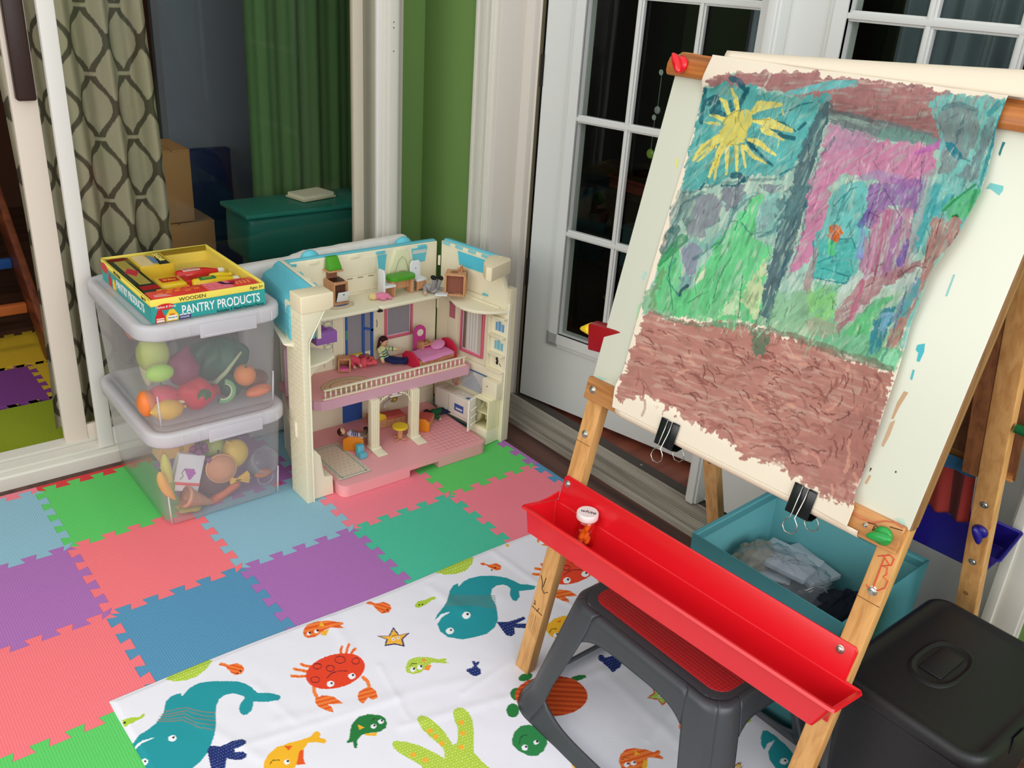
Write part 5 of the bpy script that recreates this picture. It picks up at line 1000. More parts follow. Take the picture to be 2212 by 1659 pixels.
# sink cabinet (attic, right)
t = thing('toy_sink_cabinet', 'open beech wood toy sink cabinet in the attic corner', 'toy cabinet', (1.115, .055, ZA), rz=-.75)
A = lambda a, b, mb=None: (mb or MB()).box(a, b)
obj('cabinet_body', A((-.022, -.018, 0), (.022, .018, .004)).box((-.022, -.018, .004), (-.018, .018, .044)).box((.018, -.018, .004), (.022, .018, .044)).box((-.018, .014, .004), (.018, .018, .044)).box((-.022, -.018, .044), (.022, .018, .048)), bw, t, bevel=.0007, local=True)
obj('cabinet_inside', A((-.0178, -.010, .0042), (.0178, .0138, .0438)), mat('brown_inside', (140, 84, 64), .7), t, local=True)
obj('basin_hole', MB().lathe([(.0001, .0482), (.008, .0482), (.008, .0486), (.0001, .0486)], (-.004, -.002, 0), 18), mat('basin_brown', (150, 100, 70), .6), t, local=True)
obj('tap', MB().capsule([(.010, .010, .049), (.010, .010, .058), (.010, .002, .062)], [.003, .003, .0028], 8).ball((.016, .010, .052), .0035).ball((.004, .012, .052), .0035), bw, t, smooth=True, local=True)
obj('fallen_door', MB().obox((-.04, -.03, .001), (1, 0, .05), (0, 1, 0), (-.05, 0, 1), (0, 0, 0), (.026, .022, .003)), wtoy, t, bevel=.0005, local=True)
# vanity (middle storey)
t = thing('toy_vanity', 'wooden toy dresser with round magenta mirror back in the middle storey', 'toy dresser', (1.075, .115, ZM))
vx = 1.072
m = MB(); out = [(-.017, 0), (.017, 0), (.017, .060)]+[(.017*math.cos(a), .060+.017*math.sin(a)) for a in np.linspace(.1, PI-.1, 12)]+[(-.017, .060)]
obj('mirror_board', MB().prism(out, .128, .133, ((vx, 0, ZM), (1, 0, 0), (0, 0, 1), (0, 1, 0))), pkt, t, bevel=.0008)
obj('mirror', MB().lathe([(.0001, 0), (.0092, 0), (.0092, .0006), (.0001, .0006)], (vx, .128, ZM+.058), 22, ax=(0, -1, 0)), mat('mirror_cream', (226, 220, 196), .2), t)
obj('dresser_body', MB().box((vx-.010, .102, ZM), (vx-.004, .1278, ZM+.036)).box((vx+.018, .102, ZM), (vx+.024, .1278, ZM+.036)).box((vx-.004, .102, ZM+.030), (vx+.018, .1278, ZM+.036)).box((vx-.004, .120, ZM), (vx+.018, .1278, ZM+.030)), bw, t, bevel=.0008)
for z in (.004, .0165): d_ = obj('drawer', MB().box((vx-.0035, .1015, ZM+z), (vx+.0175, .1195, ZM+z+.011)), pkt, t, bevel=.0006); obj('knob', MB().ball((vx+.007, .1005, ZM+z+.006), .0018, 8, 6), rdt, d_)
# bed
t = thing('toy_bed', 'crimson toy bed with pink striped cover near the railing', 'toy bed', (1.075, .035, ZM), rz=.12)
obj('bed_base', MB().box((-.052, -.026, .004), (.052, .026, .018)), bw, t, bevel=.001, local=True)
for x, h in ((-.0565, .034), (.0525, .040)): obj('headboard' if x > 0 else 'footboard', MB().prism([(-.028, 0), (.028, 0), (.028, h*.62), (.018, h*.9), (.004, h), (-.008, h*.98), (-.020, h*.82), (-.028, h*.6)], x, x+.0045, ((0, 0, 0), (0, 1, 0), (0, 0, 1), (1, 0, 0))), rdt, t, bevel=.0012, local=True)
pkf = mat('pink_check_fabric', (232, 150, 196), .9, .1, bump=('wave', 300, .4)); G = []
for i, yv in enumerate(np.linspace(-.031, .031, 16)):
    r = []
    for j, xv in enumerate(np.linspace(-.045, .046, 26)):
        e_ = max(0, abs(yv)-.025)/.006; r.append((xv, yv-.0*e_, .0205+.0016*fbm(xv*90, yv*90, 4)-e_*(.004+.003*fbm(xv*60, 2, 8))))
    G.append(r)
obj('bed_cover', MB().sheet(G), pkf, t, smooth=True, solid=.001, local=True)
obj('pillow', MB().ball((.030, .008, .0285), (.019, .016, .006), 24, 14, rot=(.0, -.25, .4)), pkf, t, smooth=True, local=True)
# purple bath/sofa on the side shelf
t = thing('toy_purple_sofa', 'purple plastic toy cabinet standing on the small side shelf', 'toy cabinet', (.640, -.050, .3922))
obj('cabinet_shell', MB().box((.596, -.080, .3924), (.656, -.045, .424)), mat('purple_toy_plastic', (146, 96, 168), .45), t, bevel=.002); obj('sloping_back', MB().prism([(.598, .4242), (.64, .4242), (.625, .438), (.598, .442)], -.060, -.047, ((0, 0, 0), (1, 0, 0), (0, 0, 1), (0, 1, 0))), mat('dark_purple_plastic', (118, 70, 128), .45), t, bevel=.001)
# nightstand
t = thing('toy_nightstand', 'small wooden toy nightstand with pink shelf in the middle storey left', 'toy nightstand', (.715, .06, ZM), rz=-.5)
obj('stand_body', MB().box((-.014, -.011, 0), (-.010, .011, .028)).box((.010, -.011, 0), (.014, .011, .028)).box((-.014, -.011, .028), (.014, .011, .032)).box((-.010, .007, 0), (.010, .011, .028)).box((-.010, -.011, 0), (.010, .007, .003)), bw, t, bevel=.0006, local=True)
obj('pink_shelf', MB().box((-.0098, -.0108, .0032), (.0098, .0068, .0085)), mat('pink_toy_paint', (226, 110, 160), .45), t, local=True)
# ground floor: armchairs, sofa bed, round table, blue step
def armchair(label, loc, rz, nm='toy_armchair', w_=.022, L_=.036):
    t = thing(nm, label, 'toy furniture', (loc[0], loc[1], ZG), 'orange backed toy furniture on the ground floor', rz)
    obj('seat_block', MB().box((-L_/2, -w_, 0), (L_/2, w_, .020)), bw, t, bevel=.001, local=True)
    obj('orange_back', MB().prism([(-w_-.002, 0), (w_+.002, 0), (w_+.002, .028), (w_*.5, .036), (-w_*.5, .036), (-w_-.002, .028)], -L_/2-.006, -L_/2-.0005, ((0, 0, 0), (0, 1, 0), (0, 0, 1), (1, 0, 0))), ort, t, bevel=.0015, local=True)
    return t
armchair('orange backed toy armchair at the left with a striped doll lying on it', (.772, .055), .9, L_=.062)
b_ = armchair('orange backed toy daybed with red cushion behind the left column', (.905, .125), -.12, 'toy_daybed', .020, .085)
obj('cushion', MB().box((-.02, -.018, .0202), (.042, .018, .026)), mat('salmon_cushion', (206, 96, 84), .8), b_, bevel=.002, local=True); obj('yellow_arm', MB().prism([(-.038, .0202), (-.008, .0202), (-.012, .034), (-.034, .044)], -.018, -.012, ((0, 0, 0), (1, 0, 0), (0, 0, 1), (0, 1, 0))), yet, b_, bevel=.001, local=True)
c_ = armchair('orange ended toy sofa right of the second column', (1.030, .072), -1.9, 'toy_sofa', .020, .066)
obj('cushion', MB().box((-.031, -.018, .0202), (.031, .018, .024)), mat('salmon_cushion', (206, 96, 84), .8), c_, bevel=.001, local=True)
t = thing('toy_floor_lamp', 'small toy lamp with yellow bulb leaning on the back wall of the ground floor', 'toy lamp', (.965, .135, ZG)); obj('lamp_shade', MB().lathe([(.004, 0), (.013, .004), (.013, .006), (.004, .003)], (.965, .143, ZG+.050), 18, ax=(-.3, -1, .1)), mat('beige_shade', (176, 140, 104), .5), t, smooth=True); obj('bulb', MB().ball((.963, .132, ZG+.050), .0055), yet, t, smooth=True); obj('lamp_arm', MB().tube([(.963, .143, ZG+.05), (.93, .135, ZG+.040), (.925, .13, ZG+.03)], .002, 8), wtoy, t)
t = thing('toy_round_table', 'round yellow topped toy pedestal table in the middle of the ground floor', 'toy table', (.942, .025, ZG))
obj('tabletop', MB().lathe([(.0001, .0385), (.0225, .0385), (.0235, .0395), (.0235, .0445), (.0225, .0455), (.0001, .0455)], (.942, .025, ZG), 36), yet, t, smooth='auto'); obj('pedestal', MB().lathe([(.0001, .006), (.0078, .006), (.0078, .0383), (.0001, .0383)], (.942, .025, ZG), 20), bw, t, smooth='auto')
for a in (0.4, 1.97, 3.54, 5.11): obj('foot', MB().capsule([(.942+.004*math.cos(a), .025+.004*math.sin(a), ZG+.0032), (.942+.021*math.cos(a), .025+.021*math.sin(a), ZG+.0032)], [.003, .003], 8), bw, t, smooth=True)
t = thing('toy_step_block', 'small light blue toy step standing at the corner of the printed rug', 'toy block', (.783, .0, ZG)); lbp = mat('light_blue_toy_paint', (104, 184, 200), .45)
obj('step_upper', MB().box((.776, -.004, ZG), (.794, .010, ZG+.030)), lbp, t, bevel=.0008); obj('step_lower', MB().box((.776, -.018, ZG), (.794, -.0042, ZG+.014)), lbp, t, bevel=.0008)
# ---- dolls
skin = mat('doll_skin', (222, 172, 134), .6)
def doll(label, J, shirt, trousers, shoe, hair, face=(0, -1, 0), hairlen=0, stripes=None, dress=False, hs=1.0, lie=None):
    """J: hip, chest, head, handL, handR, kneeL, kneeR, footL, footR in world metres"""
    J = {k: np.array(v, float) for k, v in J.items()}; base = J['hip'].copy()
    t = thing('toy_doll', label, 'doll', tuple(base)); g = .0095*hs; up = J['head']-J['chest']; up = up/np.linalg.norm(up); F = np.array(face, float); F = F-up*(F@up); F /= np.linalg.norm(F); S = np.cross(up, F)
    sm = mat('doll_shirt_%d_%d_%d' % shirt, shirt, .9); tm = mat('doll_cloth_%d_%d_%d' % trousers, trousers, .9)
    shL = J['chest']+S*g*.9; shR = J['chest']-S*g*.9
    # continuous body skin: torso, neck, head, arms
    bm_ = MB().tube([J['hip'], (J['hip']+J['chest'])/2, J['chest'], J['chest']+up*g*.7, J['chest']+up*g*1.0], [g*.8, g*.75, g*.85, g*.35, g*.3], 12)
    bm_.ball(J['head'], (g*.92, g*.92, g*1.02), 20, 14)
    for a, b in ((shL, J['handL']), (shR, J['handR'])): bm_.capsule([a, (a+b)/2, b], [g*.36, g*.32, g*.38], 10)
    bm_.ball(J['head']+F*g*.92, g*.14, 8, 6); bo = obj('body', bm_, skin, t, smooth=True)
    for s in (1, -1): obj('ear', MB().ball(J['head']+S*s*g*.9, g*.2, 8, 6), skin, bo, smooth=True); obj('eye', MB().ball(J['head']+F*g*.86+S*s*g*.33+up*g*.12, g*.09, 8, 6), mat('doll_eye', (30, 22, 20), .4), bo)
    obj('mouth', MB().tube([J['head']+F*g*.88-up*g*.38+S*g*.2, J['head']+F*g*.93-up*g*.45, J['head']+F*g*.88-up*g*.38-S*g*.2], g*.05, 5), mat('doll_mouth', (170, 70, 60), .6), bo)
    m = MB().capsule([J['hip'], (J['hip']+J['chest'])/2, J['chest']], [g*.95, g*.92, g*.98], 16)
    for a, b in ((shL, J['handL']), (shR, J['handR'])): m.capsule([a, a*.5+b*.5, a*.15+b*.85], [g*.5, g*.45, g*.42], 12)
    sh = obj('shirt', m, sm, t, smooth=True)
    if stripes:
        m = MB(); d_ = J['chest']-J['hip']; L = np.linalg.norm(d_)
        for k in range(4): c = J['hip']+d_*(.12+.26*k); m.lathe([(g*.93, -g*.16), (g*1.02, -g*.1), (g*1.02, g*.1), (g*.93, g*.16)], c, 18, ax=d_)
        for a, b in ((shL, J['handL']), (shR, J['handR'])):
            for k in (.35, .62): c = a+(b-a)*k; m.lathe([(g*.44, -g*.12), (g*.5, 0), (g*.44, g*.12)], c, 12, ax=b-a)
        obj('stripe', m, mat('doll_stripe_%d_%d_%d' % stripes, stripes, .9), sh, smooth=True)
    m = MB()
    for s_, kn, ft in ((1, 'kneeL', 'footL'), (-1, 'kneeR', 'footR')): m.capsule([J['hip']+S*s_*g*.42, J[kn], J[ft]], [g*.62, g*.52, g*.5], 12)
    if dress: m.lathe([(g*1.0, 0), (g*1.6, g*1.6), (g*1.5, g*1.65), (g*.8, g*.2)], J['hip'], 16, ax=(J['kneeL']+J['kneeR'])/2-J['hip'])
    obj('skirt' if dress else 'trousers', m, tm, t, smooth=True)
    for kn, ft in (('kneeL', 'footL'), ('kneeR', 'footR')):
        d_ = J[ft]-J[kn]; d_ /= np.linalg.norm(d_); q = np.cross(S, d_); q = q if q@F > 0 or True else -q; tip = J[ft]+d_*g*.3
        obj('shoe', MB().capsule([tip-np.array([0, 0, 0]), tip+up*g*.55], [g*.62, g*.55], 12), mat('doll_shoe_%d_%d_%d' % shoe, shoe, .7), t, smooth=True)
    hm = mat('doll_hair_%d_%d_%d' % hair, hair, .85, bump=('noise', 900, .6)); m = MB().ball(J['head']-F*g*.22+up*g*.16, (g*1.04, g*1.04, g*1.06), 20, 14)
    if hairlen:
        for s in (-.75, -.25, .25, .75): m.capsule([J['head']-F*g*.5+S*s*g*1.0+up*g*.3, J['head']-F*g*.45+S*s*g*1.15-up*g*hairlen], [g*.38, g*.28], 8)
    obj('hair', m, hm, t, smooth=True); return t
zf = ZM
doll('seated doll in green and cream striped shirt with long dark hair, beside the crimson bed', dict(hip=(.910, .092, zf+.010), chest=(.902, .094, zf+.034), head=(.906, .092, zf+.053), handL=(.936, .080, zf+.032), handR=(.893, .074, zf+.012), kneeL=(.928, .070, zf+.012), kneeR=(.918, .064, zf+.009), footL=(.948, .058, zf+.010), footR=(.938, .054, zf+.009)), (206, 206, 150), (30, 40, 84), (24, 24, 70), (60, 24, 30), (.35, -1, .1), 1.9, (40, 104, 104), hs=1.12)
doll('doll in pink dress with red pigtail lying beside the nightstand', dict(hip=(.806, .078, zf+.009), chest=(.790, .090, zf+.018), head=(.778, .100, zf+.028), handL=(.80, .064, zf+.006), handR=(.784, .066, zf+.005), kneeL=(.820, .062, zf+.009), kneeR=(.822, .074, zf+.009), footL=(.834, .060, zf+.009), footR=(.838, .078, zf+.009)), (222, 84, 104), (226, 90, 104), (226, 96, 90), (110, 40, 30), (.3, -.9, .5), .4, dress=True)
doll('doll in camouflage and green with black boots under the side shelf', dict(hip=(.690, .040, zf+.009), chest=(.690, .056, zf+.026), head=(.690, .068, zf+.042), handL=(.712, .06, zf+.036), handR=(.672, .044, zf+.016), kneeL=(.697, .014, zf+.010), kneeR=(.681, .014, zf+.010), footL=(.697, -.006, zf+.010), footR=(.681, -.006, zf+.010)), (60, 110, 50), (140, 142, 120), (22, 20, 20), (60, 90, 40), (0, -1, .3), 0, (150, 150, 136))
doll('doll in grey clothes lying on its back with black shoes up in the attic', dict(hip=(1.052, .058, ZA+.010), chest=(1.050, .078, ZA+.010), head=(1.050, .098, ZA+.011), handL=(1.078, .050, ZA+.008), handR=(1.026, .052, ZA+.007), kneeL=(1.058, .048, ZA+.022), kneeR=(1.046, .048, ZA+.022), footL=(1.062, .046, ZA+.036), footR=(1.046, .048, ZA+.038)), (168, 164, 162), (140, 138, 138), (20, 18, 18), (90, 60, 40), (0, 0, 1), 0)
doll('doll with dark brown hair in navy striped shirt lying on the orange armchair', dict(hip=(.792, .046, ZG+.034), chest=(.776, .053, ZG+.040), head=(.757, .062, ZG+.048), handL=(.796, .056, ZG+.034), handR=(.798, .034, ZG+.030), kneeL=(.812, .048, ZG+.030), kneeR=(.812, .036, ZG+.030), footL=(.828, .06, ZG+.034), footR=(.832, .050, ZG+.034)), (190, 180, 200), (120, 104, 84), (30, 24, 24), (58, 26, 22), (.2, -.5, .8), .3, (44, 42, 80))
doll('doll in dark green top and navy trousers lying face down by the kitchen', dict(hip=(1.100, .105, ZG+.014), chest=(1.080, .100, ZG+.016), head=(1.064, .108, ZG+.014), handL=(1.085, .078, ZG+.006), handR=(1.082, .12, ZG+.010), kneeL=(1.118, .098, ZG+.012), kneeR=(1.118, .112, ZG+.012), footL=(1.134, .094, ZG+.011), footR=(1.134, .110, ZG+.011)), (26, 84, 50), (30, 38, 64), (24, 30, 80), (40, 30, 28), (0, .3, -1), 0, hs=1.15)
t = thing('toy_baby_doll', 'tiny pink baby doll lying on the attic floor in front of the white chair', 'doll', (.885, .050, ZA)); pb = mat('baby_pink_cloth', (222, 130, 160), .85)
b_ = obj('body', MB().capsule([(.866, .062, ZA+.008), (.874, .060, ZA+.008)], [.0075, .006], 14).ball((.866, .062, ZA+.0085), .0088), mat('baby_head_skin', (228, 200, 140), .7), t, smooth=True); obj('bonnet', MB().ball((.863, .065, ZA+.0088), .0086, 14, 10), mat('baby_blond', (226, 206, 150), .8), t, smooth=True)
obj('romper', MB().capsule([(.878, .058, ZA+.009), (.889, .052, ZA+.010), (.900, .050, ZA+.008)], [.0085, .0088, .0075], 14).capsule([(.882, .048, ZA+.005), (.888, .044, ZA+.005)], [.0045, .004], 10).capsule([(.904, .044, ZA+.005), (.908, .048, ZA+.005)], [.005, .004], 10), pb, t, smooth=True)
t = thing('toy_pouffe', 'brown and red rounded toy cushion on the floor left of the striped doll', 'toy cushion', (.862, .085, ZM)); obj('cushion_body', MB().ball((.866, .092, ZM+.012), (.018, .014, .012)), mat('brown_pouffe', (168, 104, 84), .8), t, smooth=True); obj('red_panel', MB().ball((.858, .092, ZM+.013), (.014, .0145, .0125)), mat('red_pouffe', (166, 66, 66), .8), t, smooth=True)

# final places of the dollhouse furniture and dolls: base point, floor level, size
def place(lbl, px, z, sc, rz=None):
    for o in COL.objects:
        if o.parent is None and o.type == 'EMPTY' and lbl in o.get('label', ''):
            p = at(px[0], px[1], 2, z); o.location = (p[0], p[1], z+(o.location[2]-z)*sc); o.scale = (sc, sc, sc)
            if rz is not None: o.rotation_euler[2] = rz
            return
    raise Exception(lbl)
place('toy stove with bright green', (724, 650), ZA, 1.25); place('toy table with oval', (868, 634), ZA, 1.3); place('chair with slotted back left', (836, 640), ZA, 1.45); place('chair behind the right end', (903, 624), ZA, 1.45)
place('toy sink cabinet', (984, 634), ZA, 1.4); place('doll in grey clothes', (936, 634), ZA, 1.3); place('tiny pink baby', (826, 648), ZA, 1.15)
place('magenta mirror back', (915, 768), ZM, 1.25); place('crimson toy bed', (928, 778), ZM, 1.38); place('green and cream striped shirt', (832, 782), ZM, 1.3); place('pink dress', (778, 790), ZM, 1.25); place('nightstand with pink', (744, 800), ZM, 1.35); place('camouflage', (704, 774), ZM, 1.3, -.65); place('rounded toy cushion', (786, 782), ZM, 1.1)
place('striped doll lying on it', (768, 958), ZG, 1.25); place('navy striped shirt', (772, 966), ZG, 1.15); place('daybed', (836, 914), ZG, 1.2); place('ended toy sofa', (917, 918), ZG, 1.15, .75); place('round yellow topped', (864, 948), ZG, 1.0); place('light blue toy step', (777, 985), ZG, 1.15); place('face down by the kitchen', (948, 898), ZG, 1.15); place('yellow bulb', (852, 892), ZG, 1.0); place('purple plastic toy cabinet', (705, 733), .3922, 1.05)
# ================================================================== EASEL
th = math.radians(92.9-180); eE = np.array([math.cos(th), math.sin(th), 0.]); hE = np.array([-eE[1], eE[0], 0.]); tl_ = math.radians(11.0)
uE = hE*math.sin(tl_)+np.array([0, 0, math.cos(tl_)])+eE*.030; uE /= np.linalg.norm(uE); nE = np.cross(eE, uE); nE /= np.linalg.norm(nE); nE = nE if nE[0] < 0 else -nE
OE = np.array([.637, -.944, .0005])
def E3(s, t, o=0): return OE+eE*s+uE*t+nE*o
easel = thing('art_easel', 'double-sided wooden children\'s easel with white board holding a large painting', 'easel', tuple(OE))
pine = wood('pine_easel_wood', (222, 168, 104), (196, 138, 78), 5, 'Z', .42); pine2 = wood('pine_bar_wood', (208, 148, 88), (164, 106, 58), 5, 'Y', .42); endg = wood('pine_side_wood', (150, 106, 66), (120, 82, 50), 6, 'Z', .5)
def EB(mb, a, b): return mb.obox(OE, eE, uE, nE, a, b)
def leg_front(s0, s1):
    # cut level with the floor
    m = MB(); vs = []
    for t_ in (0, 1.235):
        for s in (s0, s1):
            for o_ in (0, -.024):
                p = E3(s, t_, o_)
                if t_ == 0: p = p-uE*((p[2]-.0006)/uE[2])
                vs.append(p)
    m.add(vs, [(0, 1, 3, 2), (4, 6, 7, 5), (0, 2, 6, 4), (1, 5, 7, 3), (0, 4, 5, 1), (2, 3, 7, 6)]); return m
LS = ((-.002, .036), (.597, .633))
LSR = ((-.002, .036), (.612, .650))
for k, (a, b) in enumerate(LS): obj('leg', leg_front(a, b), pine, easel, bevel=.002)
screwm = mat('zinc_screw', (190, 188, 180), .3, metal=.9)
def screw(s, t, o=0, r=.0062, nrm=None, par=None):
    n_ = nE if nrm is None else nrm; p = E3(s, t, o) if nrm is None else np.array(s)
    m = MB().lathe([(.0001, -.001), (r*1.25, -.001), (r*1.25, .0006), (r*.95, .0010), (r*.8, .0028), (r*.3, .0036), (r*.28, .0020), (.0001, .0020)], p, 20, ax=n_); return obj('screw', m, screwm, par or easel, smooth='auto')
screw(.015, .553); screw(.616, .553)
for s in (-.0022, .597): obj('leg_joint_line', MB().obox(OE, eE, uE, nE, (s, .534, -.0005), (s+.0365, .5352, .0002)), mat('joint_line_brown', (120, 78, 44), .7), easel)
# pen and crayon marks on the legs
pen = mat('black_pen', (34, 28, 26), .6); red_c = mat('red_crayon', (214, 84, 56), .6)
def mark(name, px, mm, w_=.0011, o=.0004, par=None):
    pts = [pln(x, y, nE, nE@OE+o) for x, y in px]; return obj(name, MB().tube(pts, w_, 5), mm, par or easel)
bR = lambda q: [(1750+x/2.725, 1050+y/2.725) for x, y in q]
mark('crayon_letter', bR([(398, 412), (440, 408), (430, 440), (400, 520), (370, 600)]), red_c); mark('crayon_letter', bR([(425, 412), (470, 405), (495, 430), (480, 465), (425, 470), (455, 480), (450, 520), (430, 535), (458, 560), (440, 600), (400, 615), (340, 595), (332, 578)]), red_c)
mark('crayon_letter', bR([(430, 405), (470, 470)]), red_c)
bL = lambda q: [(800+x/2.865, 1080+y/2.865) for x, y in q]
for q in ([(1057, 465), (1065, 510), (1062, 550), (1075, 578), (1098, 572)], [(1088, 484), (1068, 540)], [(1018, 620), (1020, 648), (1010, 640)], [(1000, 655), (1062, 716)], [(1030, 690), (1045, 670)]): mark('pen_mark', bL(q), pen, .0008)
m = MB(); random.seed(11)
for k in range(6): x = 1000+k*9; m.tube([pln(*bL([(x+random.uniform(-8, 8), 700+k*6)])[0], nE, nE@OE+.0002), pln(*bL([(x-22, 800+k*14)])[0], nE, nE@OE+.0002)], .00035, 4)
obj('pencil_scribble', m, mat('grey_pencil', (140, 112, 82), .7), easel)
# board, ledge, top bars
brd = mat('white_dry_erase_board', (216, 217, 198), .28, .45)
obj('board', EB(MB(), (-.002, .664, -.006), (.632, 1.232, .0015)), brd, easel, bevel=.001)
obj('board_edge', EB(MB(), (.6321, .664, -.016), (.6345, 1.232, .001)), endg, easel)
obj('board_side_batten', EB(MB(), (.608, .664, -.030), (.632, 1.232, -.0062)), endg, easel)
obj('bottom_bar', EB(MB(), (-.004, .624, -.001), (.629, .668, .012)), pine2, easel, bevel=.0025)
screw(.014, .646, .012); screw(.575, .646, .012, .003)
obj('top_bar', MB().prism([(0, 1.222), (.012, 1.222), (.017, 1.228), (.018, 1.240), (.015, 1.250), (.006, 1.256), (0, 1.256)], -.012, .640, (OE, nE, uE, eE)), wood('dark_orange_bar', (196, 122, 60), (160, 92, 44), 5, 'Y', .35), easel, bevel=.001)
obj('rear_top_bar', MB().prism([(-.034, 1.225), (-.004, 1.225), (-.001, 1.25), (-.006, 1.262), (-.026, 1.262), (-.034, 1.25)], -.008, .638, (OE, nE, uE, eE)), wood('dark_orange_bar', (196, 122, 60), (160, 92, 44), 5, 'Y', .35), easel, bevel=.001)
redp = mat('red_plastic', (222, 22, 34), .28, .5, coat=.15); grp = mat('green_plastic', (38, 158, 70), .3, .5)
def knob(c, n_, mm, up, par=None):
    n_ = np.array(n_); up = np.array(up); sd_ = np.cross(n_, up); sd_ /= np.linalg.norm(sd_)
    m = MB().lathe([(.0001, 0), (.0135, 0), (.0145, .003), (.012, .007), (.007, .010), (.0001, .010)], c, 24, ax=n_)
    obj('knob', m, mm, par or easel, smooth=True); m = MB(); Mx = [np.array(c)+n_*.014+sd_*.019*math.cos(a)*1+up*.0075*math.sin(a) for a in np.linspace(0, 2*PI, 21)[:-1]]
    k = [np.array(c)+n_*z+sd_*r*.019*math.cos(a)+up*r2*.008*math.sin(a) for z, r, r2 in ((.006, .55, .9), (.012, .95, 1), (.017, 1, .8), (.020, .8, .5)) for a in np.linspace(0, 2*PI, 21)[:-1]]
    m.add(k, [(i*20+j, i*20+(j+1) % 20, (i+1)*20+(j+1) % 20, (i+1)*20+j) for i in range(3) for j in range(20)]+[tuple(range(20))[::-1], tuple(range(60, 80))]); obj('knob_wing', m, mm, par or easel, smooth=True)
knob(E3(.018, 1.240, .017), nE, redp, uE*.6+eE*.8); knob(E3(.605, .644, .012), nE, grp, uE*.95-eE*.3)
mk = mat('dark_ink', (60, 34, 22), .6)
for q in ([(340, 215), (380, 225), (420, 262)], [(395, 240), (440, 262)], [(470, 240), (545, 262)], [(380, 235), (365, 262), (385, 250)]): mark('pen_mark', [(1750+x/2.725, 1050+y/2.725) for x, y in q], mk, .0007, .0126)
mark('crayon_line', [(1750+x/2.725, 1050+y/2.725) for x, y in [(245, 155), (300, 190), (370, 215), (440, 205), (500, 212), (548, 245)]], mat('faded_red_crayon', (206, 112, 76), .6), .0012, .0126)
# paint marks on the white board
def dab(px, col, o=.0019): pts = [pln(x, y, nE, nE@OE+o) for x, y in px]; return obj('paint_dab', MB().add(pts, [tuple(range(len(pts)))]), mat('dab_%d_%d_%d' % col, col, .5), easel, clean=False)
dab([(2140, 395), (2168, 402), (2166, 412), (2158, 422), (2140, 408), (2130, 408)], (120, 196, 192)); dab([(2166, 306), (2172, 308), (2166, 320), (2160, 338), (2157, 332)], (30, 120, 120)); dab([(1982, 745), (1998, 742), (1996, 760), (1986, 782), (1980, 780), (1984, 762), (1978, 756)], (70, 180, 192))
dab([(1972, 798), (1976, 800), (1970, 822), (1966, 818)], (80, 180, 186)); dab([(2060, 592), (2063, 594), (2046, 640), (2042, 640)], (140, 200, 198)); dab([(1953, 845), (1962, 848), (1942, 880), (1930, 905), (1925, 905), (1938, 870)], (196, 158, 120)); dab([(1924, 912), (1934, 908), (1922, 940), (1908, 966), (1904, 962)], (200, 164, 130)); dab([(1880, 1010), (1884, 1012), (1878, 1020)], (80, 40, 20)); dab([(1878, 1026), (1882, 1028), (1872, 1046), (1868, 1044)], (200, 160, 120))
dab([(1934, 1017), (1937, 1018), (1936, 1022), (1933, 1021)], (70, 60, 50)); dab([(1392, 585), (1397, 590), (1390, 606), (1386, 600)], (170, 212, 196)); dab([(1378, 660), (1384, 655), (1380, 690), (1374, 690)], (170, 216, 170)); dab([(1370, 705), (1377, 700), (1372, 730), (1366, 728)], (222, 186, 160)); dab([(1462, 340), (1466, 345), (1462, 365), (1459, 355)], (220, 220, 120)); dab([(1286, 812), (1296, 814), (1312, 820), (1300, 820)], (150, 208, 196))
dab([(1935, 1118), (1952, 1122), (1958, 1136), (1945, 1132)], (180, 214, 196))

# ---- painting on paper
na, nb_ = 400, 470
A_ = np.linspace(0, 1, na); B_ = np.linspace(0, 1, nb_)
tt = 1.262-B_*(1.262-.634)
sl = .098-.018*B_
def edge_st(pxs, o):
    r = []
    for (x, y), o_ in zip(pxs, o): q = pln(x, y, nE, nE@OE+o_)-OE; r.append((float(q@uE), float((q-uE*(q@uE))@eE)))
    r.sort(); return [k[0] for k in r], [k[1] for k in r]
ex, ey = edge_st([(1840, 1118), (1845, 1080), (1893, 950), (1930, 830), (1960, 725), (2000, 620), (2060, 530), (2107, 440), (2140, 330), (2176, 240), (2192, 205)], [.017, .008, .010, .013, .014, .022, .026, .022, .012, .010, .022])
sr = np.interp(tt, ex, ey)
ex, ey = edge_st([(1322, 878), (1335, 835), (1430, 500), (1495, 290), (1525, 180), (1538, 126)], [.0155, .005, .004, .004, .004, .020]); sl = np.interp(tt, ex, ey)
AA, TT = np.meshgrid(A_, tt); SS = sl[:, None]*(1-AA)+sr[:, None]*AA
edge_lift = np.clip((AA-.80)/.20, 0, 1)**2*(.006+.016*np.exp(-((TT-1.06)/.10)**2)+.006*np.exp(-((TT-.80)/.08)**2))
ofs = .0035+edge_lift+.0012*np.sin(SS*24+TT*9)*np.clip((TT-.68)*8, 0, 1)
ofs = ofs+.0118*(1/(1+np.exp((TT-.685)/.006)))                # over the bottom bar
ofs = ofs+.0165/(1+np.exp(-(TT-1.212)/.006))                    # over the top bar
P = OE+SS[..., None]*eE+TT[..., None]*uE+ofs[..., None]*nE
U, V = project(P)
CV = Canvas(U, V, (236, 222, 200))
P_ = CV.poly; S_ = CV.stroke
d1 = lambda ox, oy, sc, L: [(ox+x/sc, oy+y/sc) for x, y in L]
a1 = lambda L: d1(1380, 80, 4.254, L); a2 = lambda L: d1(1800, 100, 4.148, L); a3 = lambda L: d1(1400, 400, 4.254, L); a4 = lambda L: d1(1760, 440, 4.148, L); a5 = lambda L: d1(1300, 60, 2.4254, L); a6 = lambda L: d1(1200, 600, 2.1858, L)
